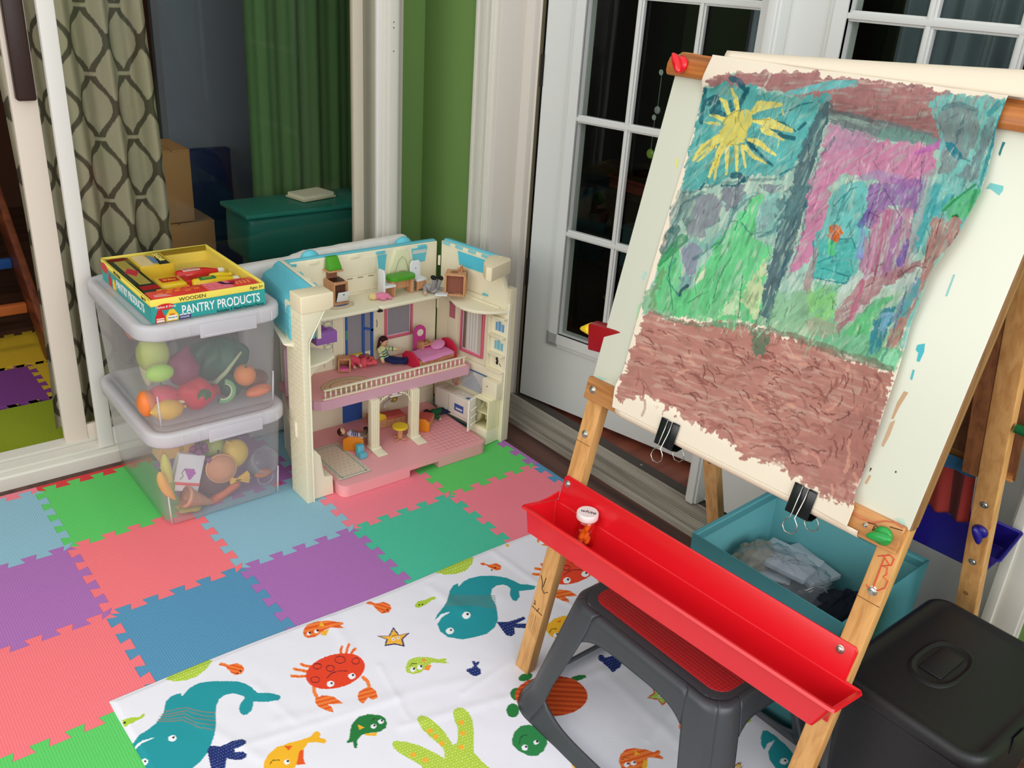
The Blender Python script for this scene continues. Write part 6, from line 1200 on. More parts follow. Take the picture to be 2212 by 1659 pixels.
teal = (78, 162, 158); dteal = (16, 84, 98); mauve = (156, 106, 104); slate = (72, 98, 104); gry = (132, 136, 144); pink = (188, 118, 150); purp = (138, 96, 150); grn = (96, 192, 124); brown = (172, 116, 104); yel = (222, 208, 96)
tilt = 1.9
P_(a5([(545, 290), (720, 235), (2150, 385), (2060, 640), (1990, 900), (1900, 1050), (1740, 1270), (1640, 1560), (210, 1500), (330, 1150), (420, 860)]), (150, 184, 168), 1, 2, 14, (2.0, .35, 30), 0, 41)
P_(a6([(420, 60), (1700, 60), (1600, 440), (1400, 380), (900, 215), (410, 165)]), (134, 178, 140), 1, 2, 14, (2.3, .4, 30), 0, 43)
P_(a5([(545, 290), (600, 255), (720, 232), (1140, 225), (1140, 258), (1330, 268), (1640, 290), (1740, 325), (2130, 385), (2110, 470), (1980, 420), (1800, 400), (1790, 600), (1700, 560), (1200, 440), (1100, 380), (850, 320), (545, 300)]), mauve, .98, 3, 14, (0, .35, 30))
P_(a5([(530, 330), (590, 290), (700, 290), (830, 320), (960, 360), (1150, 340), (1200, 350), (1150, 480), (1050, 700), (950, 770), (700, 780), (430, 860), (410, 860), (450, 700), (500, 450)]), teal, .97, 3, 14, (2.4, .45, 30), 0, 2)
S_(a1([(1340, 530), (1600, 470), (1800, 440), (1990, 420)]), [8, 16, 20, 14], (98, 178, 176), .95, 1.5, (2.6, .5, 24))
for q, w_ in (([(640, 600), (700, 560), (720, 640), (690, 690), (770, 720)], 18), ([(610, 480), (600, 620), (570, 780)], 9), ([(850, 380), (920, 400), (960, 440)], 12), ([(1010, 470), (970, 560), (925, 650)], 7), ([(840, 590), (870, 670)], 9), ([(940, 440), (1000, 500), (930, 600)], 10), ([(1230, 840), (1270, 860), (1320, 910), (1430, 930)], 9), ([(1000, 950), (1040, 1000), (1120, 1080), (1230, 1190)], 6), ([(1010, 960), (1050, 1010)], 12), ([(860, 1270), (920, 1270), (960, 1310)], 13), ([(770, 1370), (900, 1360), (1000, 1290)], 5), ([(1290, 720), (1450, 640), (1600, 590)], 3), ([(1470, 850), (1530, 790)], 7), ([(560, 1400), (600, 1340)], 3), ([(1500, 1150), (1400, 1210), (1300, 1260)], 4), ([(1250, 770), (1340, 790), (1440, 870)], 3.5)):
    S_(a1(q), w_, dteal, .92, 1.2, (2.2, .35, 14))
# sun
P_(a1([(960, 665), (1020, 675), (1045, 720), (1040, 780), (1000, 870), (970, 970), (920, 990), (800, 990), (740, 960), (735, 880), (770, 820), (830, 720), (890, 680)]), (206, 194, 96), 1, 1.5, 12, (2.2, .18, 40))
for q, w_ in (([(1040, 690), (1120, 630), (1310, 620)], [10, 24, 7]), ([(1060, 780), (1200, 790), (1400, 860)], [6, 22, 10]), ([(1150, 850), (1330, 945)], [16, 4]), ([(1010, 940), (1120, 980), (1250, 1080)], [10, 14, 5]), ([(980, 1010), (1060, 1100), (1170, 1160)], [11, 9, 3]), ([(900, 990), (900, 1220)], [9, 6]), ([(950, 1000), (980, 1200)], [8, 4]), ([(820, 1010), (800, 1260)], [10, 5]), ([(770, 1010), (640, 1280)], [16, 6]), ([(740, 1090), (690, 1310)], [9, 4]), ([(740, 930), (600, 1010), (500, 1130)], [16, 18, 6]), ([(700, 1000), (540, 1150)], [10, 4]), ([(830, 700), (790, 600), (740, 570)], [10, 12, 4]), ([(910, 660), (890, 560), (850, 470)], [8, 12, 4]), ([(790, 760), (720, 740), (660, 720)], [12, 8, 4]), ([(740, 800), (590, 780)], [8, 2])):
    S_(a1(q), w_, (222, 206, 100), .93, 1.2, (2.2, .45, 16))
for q in ([(760, 820), (820, 730), (900, 680), (960, 670)], [(1050, 760), (1200, 760)], [(850, 990), (970, 985)], [(700, 1180), (740, 1080)], [(820, 1200), (860, 1060)], [(540, 1080), (640, 980)]): S_(a1(q), 2, (130, 120, 40), .8, .8)
# grey cloud / hills
P_(a3([(280, 60), (480, 70), (600, 80), (660, 200), (640, 340), (520, 430), (350, 440), (300, 330), (150, 520), (220, 200)]), (108, 134, 128), .95, 2.5, 14, (2.0, .5, 22)); P_(a3([(460, 90), (640, 70), (680, 160), (640, 310), (520, 420), (520, 500), (400, 470), (350, 420), (400, 300)]), gry, .92, 2, 12, (2, .25, 22))
P_(a3([(700, 20), (900, 10), (900, 90), (800, 220), (720, 240), (660, 90)]), (120, 126, 134), .95, 2, 10, (2.3, .3, 18)); P_(a3([(1000, 0), (1260, -10), (1150, 80), (1060, 50)]), (118, 128, 132), .95, 2); P_(a3([(1060, 130), (1190, 120), (1200, 240), (1130, 360), (1040, 400), (1010, 350)]), gry, .95, 2, 12, (2, .2, 20))
P_(a3([(1080, 480), (970, 480), (950, 400), (1000, 180), (1100, 60), (880, 90), (700, 380), (560, 540), (350, 470), (340, 520), (520, 640), (620, 580), (900, 100), (1300, 40), (1340, 300), (1180, 460)]), (112, 168, 156), .75, 2, 12, (2.2, .5, 16))
# slate pillar and lintel
P_(a5([(1190, 375), (1210, 430), (1160, 560), (1110, 760), (1060, 950), (1000, 1180), (940, 1340), (900, 1460), (870, 1550), (830, 1490), (850, 1380), (880, 1240), (920, 1080), (960, 940), (1010, 800), (1020, 700), (1090, 540), (1130, 420)]), slate, .95, 3, 14, (2.0, .55, 30))
P_(a5([(1190, 420), (1330, 450), (1500, 490), (1700, 540), (1800, 590), (1780, 640), (1640, 600), (1480, 590), (1330, 560), (1200, 490)]), (104, 114, 114), .93, 2, 14, (.25, .5, 30)); P_(a5([(1460, 530), (1560, 520), (1760, 580), (1730, 612), (1520, 600), (1440, 570)]), (100, 136, 126), .85, 2)
P_(a3([(1310, 0), (1480, -30), (1440, 180), (1380, 300), (1180, 330), (1200, 130)]), (76, 110, 112), .8, 3, 12, (2, .5, 20))
# pink arch
P_(a5([(1200, 490), (1330, 560), (1480, 590), (1640, 605), (1750, 640), (1740, 760), (1680, 830), (1560, 830), (1420, 790), (1260, 770), (1210, 820), (1190, 950), (1140, 1100), (1090, 1220), (1010, 1280), (970, 1290), (1060, 1060), (1070, 900), (1100, 800), (1150, 690), (1160, 580)]), pink, .97, 3, 14, (2.5, .35, 34))
P_(a5([(1200, 500), (1320, 540), (1430, 560), (1430, 610), (1280, 640), (1180, 660), (1170, 590)]), (176, 138, 160), .8, 3, 12, (2.5, .5, 20)); P_(a5([(1330, 790), (1450, 740), (1600, 780), (1560, 820), (1400, 800)]), (154, 130, 164), .7, 3)
S_(a5([(1650, 660), (1730, 625), (1800, 600), (1790, 660)]), [8, 14, 20, 10], (172, 92, 156), .9, 1.5, (2.6, .4, 16))
# blue-green doorway
P_(a5([(1210, 860), (1290, 810), (1370, 800), (1400, 830), (1395, 1060), (1370, 1200), (1340, 1290), (1290, 1345), (1100, 1310), (1110, 1120), (1170, 1000)]), (98, 176, 170), .97, 2, 12, (1.9, .5, 26)); P_(a5([(1120, 1110), (1300, 1100), (1330, 1170), (1300, 1230), (1340, 1270), (1280, 1340), (1100, 1300)]), (66, 166, 156), .9, 2, 12, (2.9, .4, 20))
for q in ([(1110, 1120), (1105, 1310), (1280, 1340), (1300, 1290)], [(1240, 1110), (1310, 1105), (1330, 1150)], [(1130, 1230), (1230, 1190), (1200, 1230), (1250, 1215)], [(1150, 1260), (1290, 1300)], [(1220, 930), (1300, 850), (1340, 835)]): S_(a5(q), 2.6, (20, 112, 118), .85, 1)
P_(a3([(1660, 500), (1720, 510), (1720, 640), (1640, 640)]), (82, 182, 110), .85, 2)
P_(a5([(1240, 760), (1200, 830), (1180, 960), (1140, 1100), (1110, 1300), (1090, 1390), (1050, 1380), (1090, 1230), (1140, 1090), (1180, 940), (1195, 840)]), (158, 120, 122), .7, 2, 12, (1.9, .5, 20))
# knob of the painted door
P_(a3([(1640, 430), (1670, 380), (1720, 355), (1770, 370), (1785, 430), (1770, 490), (1700, 518), (1650, 480)]), (196, 92, 32), 1, 1.2, 8, (.8, .4, 10)); S_(a3([(1700, 450), (1735, 390)]), 2.2, (226, 140, 76), .8, .5); S_(a3([(1725, 460), (1755, 410)]), 2.2, (226, 140, 76), .8, .5)
# purple and mauve right of the door
P_(a5([(1400, 830), (1600, 780), (1700, 790), (1690, 900), (1640, 1000), (1560, 960), (1520, 930), (1450, 1010), (1400, 1060), (1360, 1030), (1390, 900)]), purp, .95, 3, 12, (2.1, .45, 22)); P_(a5([(1450, 960), (1620, 950), (1640, 1060), (1620, 1200), (1580, 1300), (1500, 1330), (1380, 1330), (1350, 1280), (1380, 1100)]), (172, 112, 140), .85, 3, 12, (1.75, .75, 40))
for q, c in (([(1500, 960), (1450, 1200), (1400, 1400), (1330, 1530)], (164, 84, 118)), ([(1560, 1000), (1500, 1260), (1490, 1300)], (150, 96, 150)), ([(1440, 1040), (1400, 1250)], (196, 130, 160)), ([(1600, 1120), (1560, 1230)], (96, 84, 166)), ([(1400, 960), (1360, 1030)], (86, 80, 160)), ([(1370, 1060), (1350, 1200)], (120, 130, 186))): S_(a5(q), [10, 16][:len(q)] if len(q) == 2 else 15, c, .75, 2, (1.75, .6, 30))
for q in ([(1400, 880), (1480, 840), (1560, 980)], [(1380, 1040), (1430, 900), (1480, 850)], [(1400, 1050), (1440, 960), (1410, 970), (1460, 990)], [(1680, 700), (1670, 820)]): S_(a5(q), 2.4, (92, 56, 110), .8, 1)
P_(a5([(1280, 1340), (1350, 1290), (1560, 1310), (1700, 1230), (1720, 1290), (1540, 1440), (1500, 1500), (1300, 1550), (1210, 1550), (1215, 1420)]), (196, 204, 196), .6, 3, 12, (2.2, .6, 26))
# right sky, cloud
P_(a5([(1720, 380), (1800, 340), (1900, 350), (1990, 370), (2140, 380), (2140, 420), (2080, 560), (2050, 660), (2000, 800), (1980, 900), (1940, 1000), (1860, 1080), (1700, 1200), (1640, 1150), (1650, 1000), (1720, 830), (1760, 760), (1780, 620), (1740, 480)]), (108, 176, 168), .96, 3, 14, (2.0, .45, 30))
P_(a5([(1745, 490), (1800, 410), (1900, 400), (1970, 430), (1975, 520), (1960, 620), (1900, 680), (1830, 760), (1760, 760), (1800, 620), (1790, 560)]), (120, 134, 132), .95, 2.5, 14, (1.7, .4, 26)); P_(a5([(2020, 480), (2060, 470), (2050, 560), (2000, 680), (1960, 800), (1880, 800), (1840, 780), (1940, 700)]), (108, 128, 130), .9, 2.5, 12, (1.9, .4, 24))
S_(a5([(1790, 420), (1860, 400), (1950, 430)]), 12, (80, 116, 120), .8, 2, (0, .4, 20)); P_(a5([(1800, 600), (1840, 600), (1890, 660), (1885, 690), (1850, 685), (1810, 640)]), (26, 116, 130), .95, 1.5)
S_(a5([(2120, 400), (2060, 560), (2020, 700), (1980, 830)]), [12, 8, 8, 6], (20, 128, 138), .9, 1.5, (1.9, .4, 20)); S_(a5([(2080, 400), (2030, 450)]), 14, (40, 138, 140), .8, 2, (2.3, .5, 14))
for q in ([(1760, 830), (1700, 1000), (1640, 1160)], [(1830, 880), (1750, 960)]): S_(a5(q), [14, 22, 16][:len(q)], (64, 160, 164), .85, 2, (2, .4, 20))
P_(a5([(1990, 820), (1960, 960), (1900, 1000), (1840, 1010), (1780, 960), (1850, 880)]), (86, 178, 118), .92, 2, 12, (2.3, .4, 20)); S_(a5([(1960, 820), (1850, 900), (1790, 960)]), 5, (24, 130, 70), .85, 1); S_(a5([(1960, 850), (1930, 960)]), 8, (30, 136, 76), .7, 1); P_(a5([(1830, 990), (1860, 975), (1870, 990), (1850, 1008)]), (20, 80, 40), .9, 1)
# slate verticals right side
P_(a5([(1690, 760), (1750, 740), (1720, 900), (1660, 1060), (1640, 1200), (1600, 1250), (1620, 1060), (1660, 900)]), (150, 160, 160), .8, 2.5, 12, (1.8, .6, 26))
# lawn left
P_(a6([(460, 0), (560, -250), (600, -380), (640, -390), (660, -330), (760, -180), (960, 0), (970, 150), (900, 200), (560, 200), (420, 165), (440, 60)]), (0, 0, 0), 0)
P_(a3([(10, 1140), (60, 900), (110, 720), (250, 560), (300, 600), (300, 980), (280, 1010), (420, 900), (560, 640), (700, 450), (820, 300), (980, 90), (1060, 80), (1000, 300), (950, 480), (1090, 560), (1150, 580), (1080, 720), (1060, 1000), (1000, 1270), (900, 1260), (640, 1250), (440, 1240), (160, 1160)]), grn, .97, 3, 14, (1.95, .55, 40))
P_(a3([(1150, 570), (1100, 660), (960, 860), (880, 960), (860, 1080), (1000, 1240), (1060, 1000), (1070, 760)]), (206, 204, 160), .75, 3, 12, (1.8, .6, 26)); P_(a3([(540, 740), (500, 860), (430, 920), (470, 820)]), (226, 222, 190), .8, 2); P_(a3([(800, 960), (860, 1000), (830, 1200), (650, 1200), (700, 1110), (760, 1080)]), (214, 224, 186), .7, 3, 10, (1.6, .6, 20))
P_(a3([(310, 600), (350, 540), (430, 530), (500, 600), (460, 700), (430, 820), (350, 830), (320, 720)]), (130, 136, 152), .92, 2); P_(a3([(300, 820), (420, 830), (380, 930), (300, 980), (290, 920)]), (104, 150, 150), .85, 2, 10, (1.8, .5, 20)); S_(a3([(360, 930), (300, 980), (290, 1010)]), 7, (20, 70, 70), .85, 1.5)
S_(a3([(250, 420), (200, 500), (150, 600)]), [26, 30, 16], (50, 96, 92), .8, 3, (2, .5, 16)); S_(a3([(330, 490), (230, 580), (100, 720)]), [20, 22, 10], (40, 130, 80), .8, 2, (2.4, .4, 18)); P_(a3([(10, 1120), (40, 960), (140, 760), (180, 780), (90, 1000), (60, 1130)]), (110, 130, 90), .6, 3, 12, (1.9, .6, 26))
for q in ([(640, 900), (700, 760), (780, 640)], [(870, 820), (840, 1080), (830, 1220)], [(230, 640), (190, 800), (230, 1140)], [(760, 340), (820, 330), (800, 420)], [(600, 1040), (640, 900)], [(370, 1080), (500, 1000)]): S_(a3(q), 2.2, (20, 100, 66), .75, 1.2)
# brown trunk and branch at right
P_(a4([(1060, 130), (1190, 150), (1310, 140), (1330, 200), (1240, 330), (1110, 480), (1060, 560), (1000, 700), (930, 850), (860, 1000), (800, 1120), (740, 1260), (640, 1300), (700, 1100), (800, 950), (880, 780), (950, 640), (980, 520), (1000, 360), (1040, 200)]), (170, 122, 114), .95, 2.5, 12, (2.0, .5, 30))
P_(a4([(160, 1000), (400, 700), (640, 620), (860, 520), (960, 490), (990, 540), (960, 570), (780, 650), (620, 760), (500, 870), (380, 980), (200, 1170)]), (164, 118, 122), .9, 2.5, 12, (2.6, .5, 30)); S_(a4([(430, 700), (380, 880), (320, 1040)]), 11, (176, 84, 116), .7, 2, (1.9, .4, 20))
P_(a4([(1330, 240), (1280, 330), (1140, 520), (1080, 620), (960, 800), (880, 960), (800, 1160), (760, 1290), (820, 1280), (900, 1060), (980, 860), (1090, 620), (1260, 420)]), (122, 190, 180), .95, 1.5, 10, (2.0, .3, 24))
for q in ([(1160, 90), (1110, 190), (1090, 310)], [(990, 520), (1010, 380)], [(530, 690), (560, 560), (620, 540)], [(650, 620), (640, 640)], [(520, 710), (440, 760)], [(740, 650), (900, 560), (1010, 570)], [(1280, 270), (1130, 520)], [(840, 330), (800, 530)]): S_(a4(q), 2.2, (96, 54, 48), .8, 1)
# lower green, blue feather shape
P_(a4([(200, 740), (0, 700), (0, 1100), (0, 1300), (260, 1330), (460, 1380), (700, 1500), (760, 1440), (820, 1330), (600, 1280), (500, 1130), (660, 900), (700, 830), (560, 840), (330, 1060), (200, 1180), (160, 980), (190, 860)]), (100, 170, 128), .85, 3, 14, (2.4, .6, 30)); P_(a4([(700, 840), (640, 830), (520, 900), (340, 1080), (260, 1180), (480, 1160), (560, 960)]), (84, 178, 110), .85, 2, 12, (2.4, .4, 24))
P_(a4([(-60, 760), (120, 740), (200, 780), (170, 1000), (60, 1060), (-60, 1000)]), (128, 192, 110), .75, 3, 12, (2.6, .7, 20)); P_(a4([(-80, 1040), (160, 1010), (190, 1160), (60, 1200), (-60, 1160)]), (164, 150, 130), .6, 3, 12, (.2, .6, 20))
P_(a4([(480, 1350), (500, 1160), (560, 1020), (640, 930), (740, 910), (700, 1040), (640, 1180), (590, 1320), (500, 1365)]), (36, 124, 140), .92, 2, 12, (1.9, .5, 26)); P_(a4([(560, 1150), (600, 1020), (680, 960), (700, 1000), (620, 1160)]), (126, 170, 196), .8, 2, 10, (1.9, .5, 20)); P_(a4([(740, 910), (860, 740), (930, 660), (960, 680), (900, 840), (820, 980), (720, 1100), (660, 1130)]), (120, 140, 168), .8, 2.5, 10, (2.0, .5, 24)); P_(a4([(940, 660), (880, 760), (800, 900), (760, 1020), (820, 1030), (880, 860), (950, 720)]), (70, 160, 160), .7, 2, 10)
P_(a4([(740, 1300), (760, 1400), (720, 1500), (640, 1470), (570, 1400), (620, 1330), (700, 1290)]), (132, 206, 160), .9, 2, 12, (2, .3, 20))
# brown ground
P_(a6([(415, 170), (470, 160), (560, 210), (700, 210), (900, 225), (1010, 260), (1200, 310), (1400, 390), (1590, 445), (1580, 560), (1540, 680), (1450, 930), (1390, 1085), (1290, 1040), (1200, 980), (1110, 930), (1060, 880), (970, 865), (880, 850), (830, 780), (760, 740), (640, 690), (590, 650), (500, 600), (430, 560), (300, 590), (290, 515), (340, 400), (400, 230)]), brown, .98, 5, 9, (.30, .20, 34)); P_(a6([(1280, 700), (1570, 560), (1540, 700), (1400, 1060), (1200, 950), (1000, 860)]), (160, 104, 96), .45, 4, 10, (1.7, .3, 26))
S_(a6([(470, 160), (560, 205), (700, 225), (880, 215), (940, 240)]), 9, (104, 118, 92), .75, 3, (0, .4, 18)); S_(a6([(1000, 240), (1200, 300), (1380, 370), (1580, 425)]), [8, 16, 20, 14], (112, 106, 88), .7, 3, (.4, .4, 18)); P_(a6([(930, 240), (1000, 240), (1010, 320), (990, 350), (950, 390), (930, 350), (925, 280)]), (60, 110, 84), .8, 3, 10, (1.5, .4, 16)); P_(a6([(740, 205), (860, 215), (850, 245), (760, 235)]), (90, 150, 110), .7, 2)
rs = random.Random(5)
for q in ([(1480, 420), (1540, 400), (1600, 390), (1690, 385)], [(1450, 500), (1475, 440), (1520, 415)], [(1500, 560), (1560, 520), (1590, 450), (1640, 415)], [(1620, 430), (1600, 480), (1620, 510), (1665, 500)], [(1690, 400), (1700, 450), (1670, 500), (1640, 510)], [(1460, 560), (1440, 600), (1470, 640)], [(1790, 250), (1730, 420), (1700, 560), (1660, 700)], [(1745, 440), (1730, 520), (1700, 600)], [(1800, 300), (1770, 350), (1740, 450)], [(1840, 400), (1810, 460), (1790, 560)], [(1880, 500), (1870, 600)], [(2000, 330), (1990, 420), (1960, 520)], [(2080, 260), (2060, 330), (2100, 350)], [(1960, 620), (1930, 720), (1905, 780)]): S_(q, [rs.uniform(2, 7) for _ in q], dteal, .55, 3, (1.95, .5, 18), rs.randint(1, 60))
def inreg(x, y):
    # photo pixel inside the painted ground
    l = 1385-(y-680)*.32; r_ = 1930-(y-800)*.30; return l+10 < x < r_-8 and y > 700+(x-1400)*.20 and y < 850+(x-1340)*.47-(8)
n_ = 0
while n_ < 330:
    x, y = rs.uniform(1335, 1930), rs.uniform(690, 1085)
    if not inreg(x, y): continue
    n_ += 1; k = rs.random(); a = rs.gauss(.25, .45) if x < 1780 else rs.gauss(1.6, .5); L = rs.uniform(6, 36); c = (104, 52, 46) if k < .42 else ((212, 158, 134) if k < .50 else ((136, 78, 70) if k < .85 else (186, 128, 112)))
    q = [(x, y), (x+L*.5*math.cos(a), y+L*.5*math.sin(a)+rs.uniform(-2, 2)), (x+L*math.cos(a+.25), y+L*math.sin(a+.25))]; S_(q, rs.uniform(1.3, 3.2) if k < .42 else rs.uniform(3, 8), c, .5 if k >= .42 else .75, 1.2, None, rs.randint(1, 90))
for k in range(420):    # bristle lines in the upper picture
    x, y = rs.uniform(1480, 2120), rs.uniform(190, 780)
    i = CV.near(x-2, x+2, y-2, y+2)
    if i.size == 0 or y > 690+(x-1400)*.18: continue
    c = CV.C[i[0]]*rs.choice((.45, .55, 1.35)); c = tuple(255*(1.055*min(1, max(0, v))**(1/2.4)-.055) if v > .0031 else 0 for v in c); a = rs.gauss(1.95, .45); L = rs.uniform(8, 34); S_([(x, y), (x+L*math.cos(a), y+L*math.sin(a))], rs.uniform(1.2, 2.6), c, .7, 1, None, k)
pa = np.array(lin((236, 222, 200))); dist = np.abs(CV.C-pa).sum(1) > .05
ang_ = 1.9+.5*(fbm(CV.U/140, CV.V/140, 77, 2)-.5); wx_ = 18*(fbm(CV.U/60, CV.V/60, 77, 2)-.5); pq = CV.U*math.cos(1.95)+CV.V*math.sin(1.95); qq = -CV.U*math.sin(1.95)+CV.V*math.cos(1.95)+wx_
n1 = fbm(pq/46, qq/5.2, 31, 3); n2 = fbm(CV.U/26, CV.V/26, 57, 3); n3 = fbm(pq/30, qq/3.2, 91, 2); up_ = CV.V < 690+(CV.U-1400)*.19
f_ = np.where(up_, .70+.42*n1+.22*n2, .86+.28*n2)
CV.C[dist] = (CV.C*f_[:, None])[dist]
wv = np.clip((n3-.72)*5, 0, .35)*up_*np.clip((n2-.45)*6, 0, 1); CV.C = np.where(dist[:, None], CV.C*(1-wv[:, None])+np.array(lin((226, 226, 206)))*wv[:, None], CV.C)
dv = np.clip((n1-.74)*9, 0, .6)*up_; CV.C = np.where(dist[:, None], CV.C*(1-.75*dv[:, None]), CV.C)
paper = thing('painting', 'child\'s painting of a yellow sun, pink arch and brown ground on the easel board', 'painting', tuple(E3(.3, .65, .01)))
pm_ = vcolmat('painted_paper', .62, .25, (120, .25))
o = gridmesh('painted_sheet', P, pm_, paper, off=tuple(paper.location)); CV.apply(o.data); d = o.modifiers.new('s', 'SOLIDIFY'); d.thickness = .0005; d.offset = -1
# free end hanging below the bar, curled under
cp = mat('cream_roll_paper', (236, 220, 196), .7, .2)
G = []
for j in range(31):
    s = .080+.490*j/30; r = []
    for k in range(9): a = k/8.*1.5; r.append(E3(s, .634-.014*math.sin(a), .0162-.014*(1-math.cos(a))))
    G.append(r)
obj('curled_hem', MB().sheet(G), cp, paper, smooth=True, solid=.0005)
# sheet going back over the top to the roll, bulging towards the right
G = []
for j in range(41):
    f = j/40; s = .100+.482*f; hb = .006+.052*f**1.1; p0 = E3(s, 1.262, .020); p3 = OE+eE*s+hE*.30+np.array([0, 0, 1.205]); r = []
    for k in range(17):
        q = k/16.; c1 = p0+uE*(.012+hb*.3)-nE*.004; c2 = p3+np.array([0, 0, .045+hb*1.05])-hE*.02; r.append((1-q)**3*p0+3*(1-q)**2*q*c1+3*(1-q)*q*q*c2+q**3*p3)
    G.append(r)
obj('loose_sheet', MB().sheet(G), cp, paper, smooth=True, solid=.0006)
rl = thing('paper_roll', 'roll of cream drawing paper on the wooden rod at the top of the easel', 'paper roll', tuple(OE+eE*.34+hE*.29+np.array([0, 0, 1.18])))
c0 = OE+eE*.095+hE*.292+np.array([0, 0, 1.172]); c1_ = c0+eE*.49; obj('rolled_paper', MB().lathe([(.008, 0), (.030, 0), (.031, .001), (.031, .489), (.030, .49), (.008, .49)], c0, 36, ax=eE), cp, rl, smooth='auto'); obj('core', MB().lathe([(.0062, -.002), (.0079, -.002), (.0079, .492), (.0062, .492)], c0, 20, ax=eE), kraft, rl)
obj('roll_rod', MB().lathe([(.0001, -.08), (.006, -.08), (.006, .56), (.0001, .56)], c0, 16, ax=eE), pine, easel, smooth='auto')
# rear frame of the easel
rO = OE+hE*.27+np.array([0, 0, 1.227]); rd = hE*.33-Z3; rd /= np.linalg.norm(rd); rn = np.cross(eE, rd); rn /= np.linalg.norm(rn); rn = rn if rn[0] > 0 else -rn
LR_ = 1.292
for a, b in LSR:
    vs = []
    for t_ in (0, LR_):
        for s in (a, b):
            for o_ in (0, .024):
                p = rO+eE*s+rd*t_+rn*o_
                if t_: p = p+rd*((p[2]-.0006)/-rd[2])
                vs.append(p)
    obj('rear_leg', MB().add(vs, [(0, 1, 3, 2), (4, 6, 7, 5), (0, 2, 6, 4), (1, 5, 7, 3), (0, 4, 5, 1), (2, 3, 7, 6)]), pine, easel, bevel=.002)
RB = lambda mb, a, b: mb.obox(rO, eE, rd, rn, a, b)
obj('rear_board', RB(MB(), (.016, .02, .0245), (.664, .658, .030)), wood('brown_hardboard', (128, 84, 54), (98, 62, 38), 4, 'Z', .7), easel)
obj('rear_board_batten', RB(MB(), (.585, .03, .0), (.6115, .66, .024)), wood('dark_pine', (150, 96, 58), (118, 72, 42), 5, 'Z'), easel)
obj('rear_bottom_bar', RB(MB(), (.012, .640, .0245), (.660, .664, .040)), pine2, easel)
for k, (s, t_) in enumerate(((.632, .715), (.630, .865))): screw(rO+eE*s+rd*t_-rn*.0, 0, nrm=-rn, r=.006)
for (s, t_) in ((.628, .955), (.018, .955), (.018, .80)): obj('screw_hole', MB().lathe([(.0001, 0), (.0055, 0), (.0055, .0006), (.0001, .0006)], rO+eE*s+rd*t_, 14, ax=-rn), mat('hole_brown', (150, 104, 62), .8), easel)
navyp = mat('dark_blue_plastic', (34, 24, 122), .35, .45)
knob(rO+eE*.634+rd*.778-rn*.001, -rn, navyp, -rd*.35+eE*.9)
obj('green_peg', MB().lathe([(.0001, 0), (.008, 0), (.009, .02), (.008, .04), (.0001, .042)], rO+eE*.655+rd*.53+rn*.006, 16, ax=eE), mat('dark_green_plastic', (24, 96, 50), .35), easel, smooth='auto')
mark('crayon_mark', [(2139, 1000), (2142, 1030), (2130, 1060), (2128, 1070)], mat('dark_scribble', (96, 60, 40), .7), .0008, -.2) if False else None

def tray(name, label, col, O_, e_, u_, n_, s0, s1, tp, gr=None):
    t = thing(name, label, 'tray', tuple(O_+e_*(s0+s1)/2+u_*(tp-.08)), 'plastic paint trays of the easel')
    F3 = lambda s, tt_, o: O_+e_*s+u_*tt_+n_*o
    r_ = [(s0+.006, tp-.152)] if False else None
    pts = [(s0+.004, tp-.150), (s1-.03, tp-.150), (s1-.03, tp-.006), (s1-.034, tp), (s0+.010, tp), (s0+.004, tp-.006)]
    pts = [(s0+.004, tp-.112), (s1-.027, tp-.112), (s1-.025, tp-.006), (s1-.030, tp), (s0+.012, tp), (s0+.006, tp-.006)]
    obj('back_plate', MB().prism(pts, .001, .0042, (O_, e_, u_, n_)), col, t, bevel=.001)
    def ring(a, b, oa, ob, tt_, r=.0045): return [F3(p[0], tt_, p[1]) for p in rrect(a, oa, b, ob, r, 4)]
    L = [ring(s0+.014, s1-.024, .007, .080, tp-.112), ring(s0+.012, s1-.022, .006, .082, tp-.1105), ring(s0, s1-.002, .0045, .089, tp-.062), ring(s0-.004, s1+.002, .003, .094, tp-.0605), ring(s0-.005, s1+.003, .002, .095, tp-.064)]
    o = obj('trough', loft(MB(), L), col, t, smooth=False, clean=False); d = o.modifiers.new('s', 'SOLIDIFY'); d.thickness = .0022; d.offset = 1
    obj('end_cheek', MB().prism([(.002, tp-.056), (.060, tp-.056), (.030, tp-.050), (.004, tp-.040)], s0, s0+.003, (O_, n_, u_, e_)), col, t); obj('hook', MB().prism([(-.026, tp-.128), (-.002, tp-.14), (.010, tp-.10), (-.002, tp-.10), (-.026, tp-.10)], s1-.026, s1-.020, (O_, n_, u_, e_)) if False else MB().prism([(.001, tp-.14), (.016, tp-.105), (.001, tp-.105)], s1-.036, s1-.028, (O_, n_, u_, e_)), col, t)
    return t
rt = tray('red_tray', 'bright red plastic paint tray screwed across the front legs of the easel', redp, OE, eE, uE, nE, -.008, .656, .459)
for s in (.010, .606): screw(0, 0) if False else screw(E3(s, .443, .0045), 0, nrm=nE, r=.0058, par=rt)
tray('blue_tray', 'dark blue plastic paint tray on the far side of the easel', navyp, rO+rn*.024, eE, -rd, rn, .003, .665, -.800)
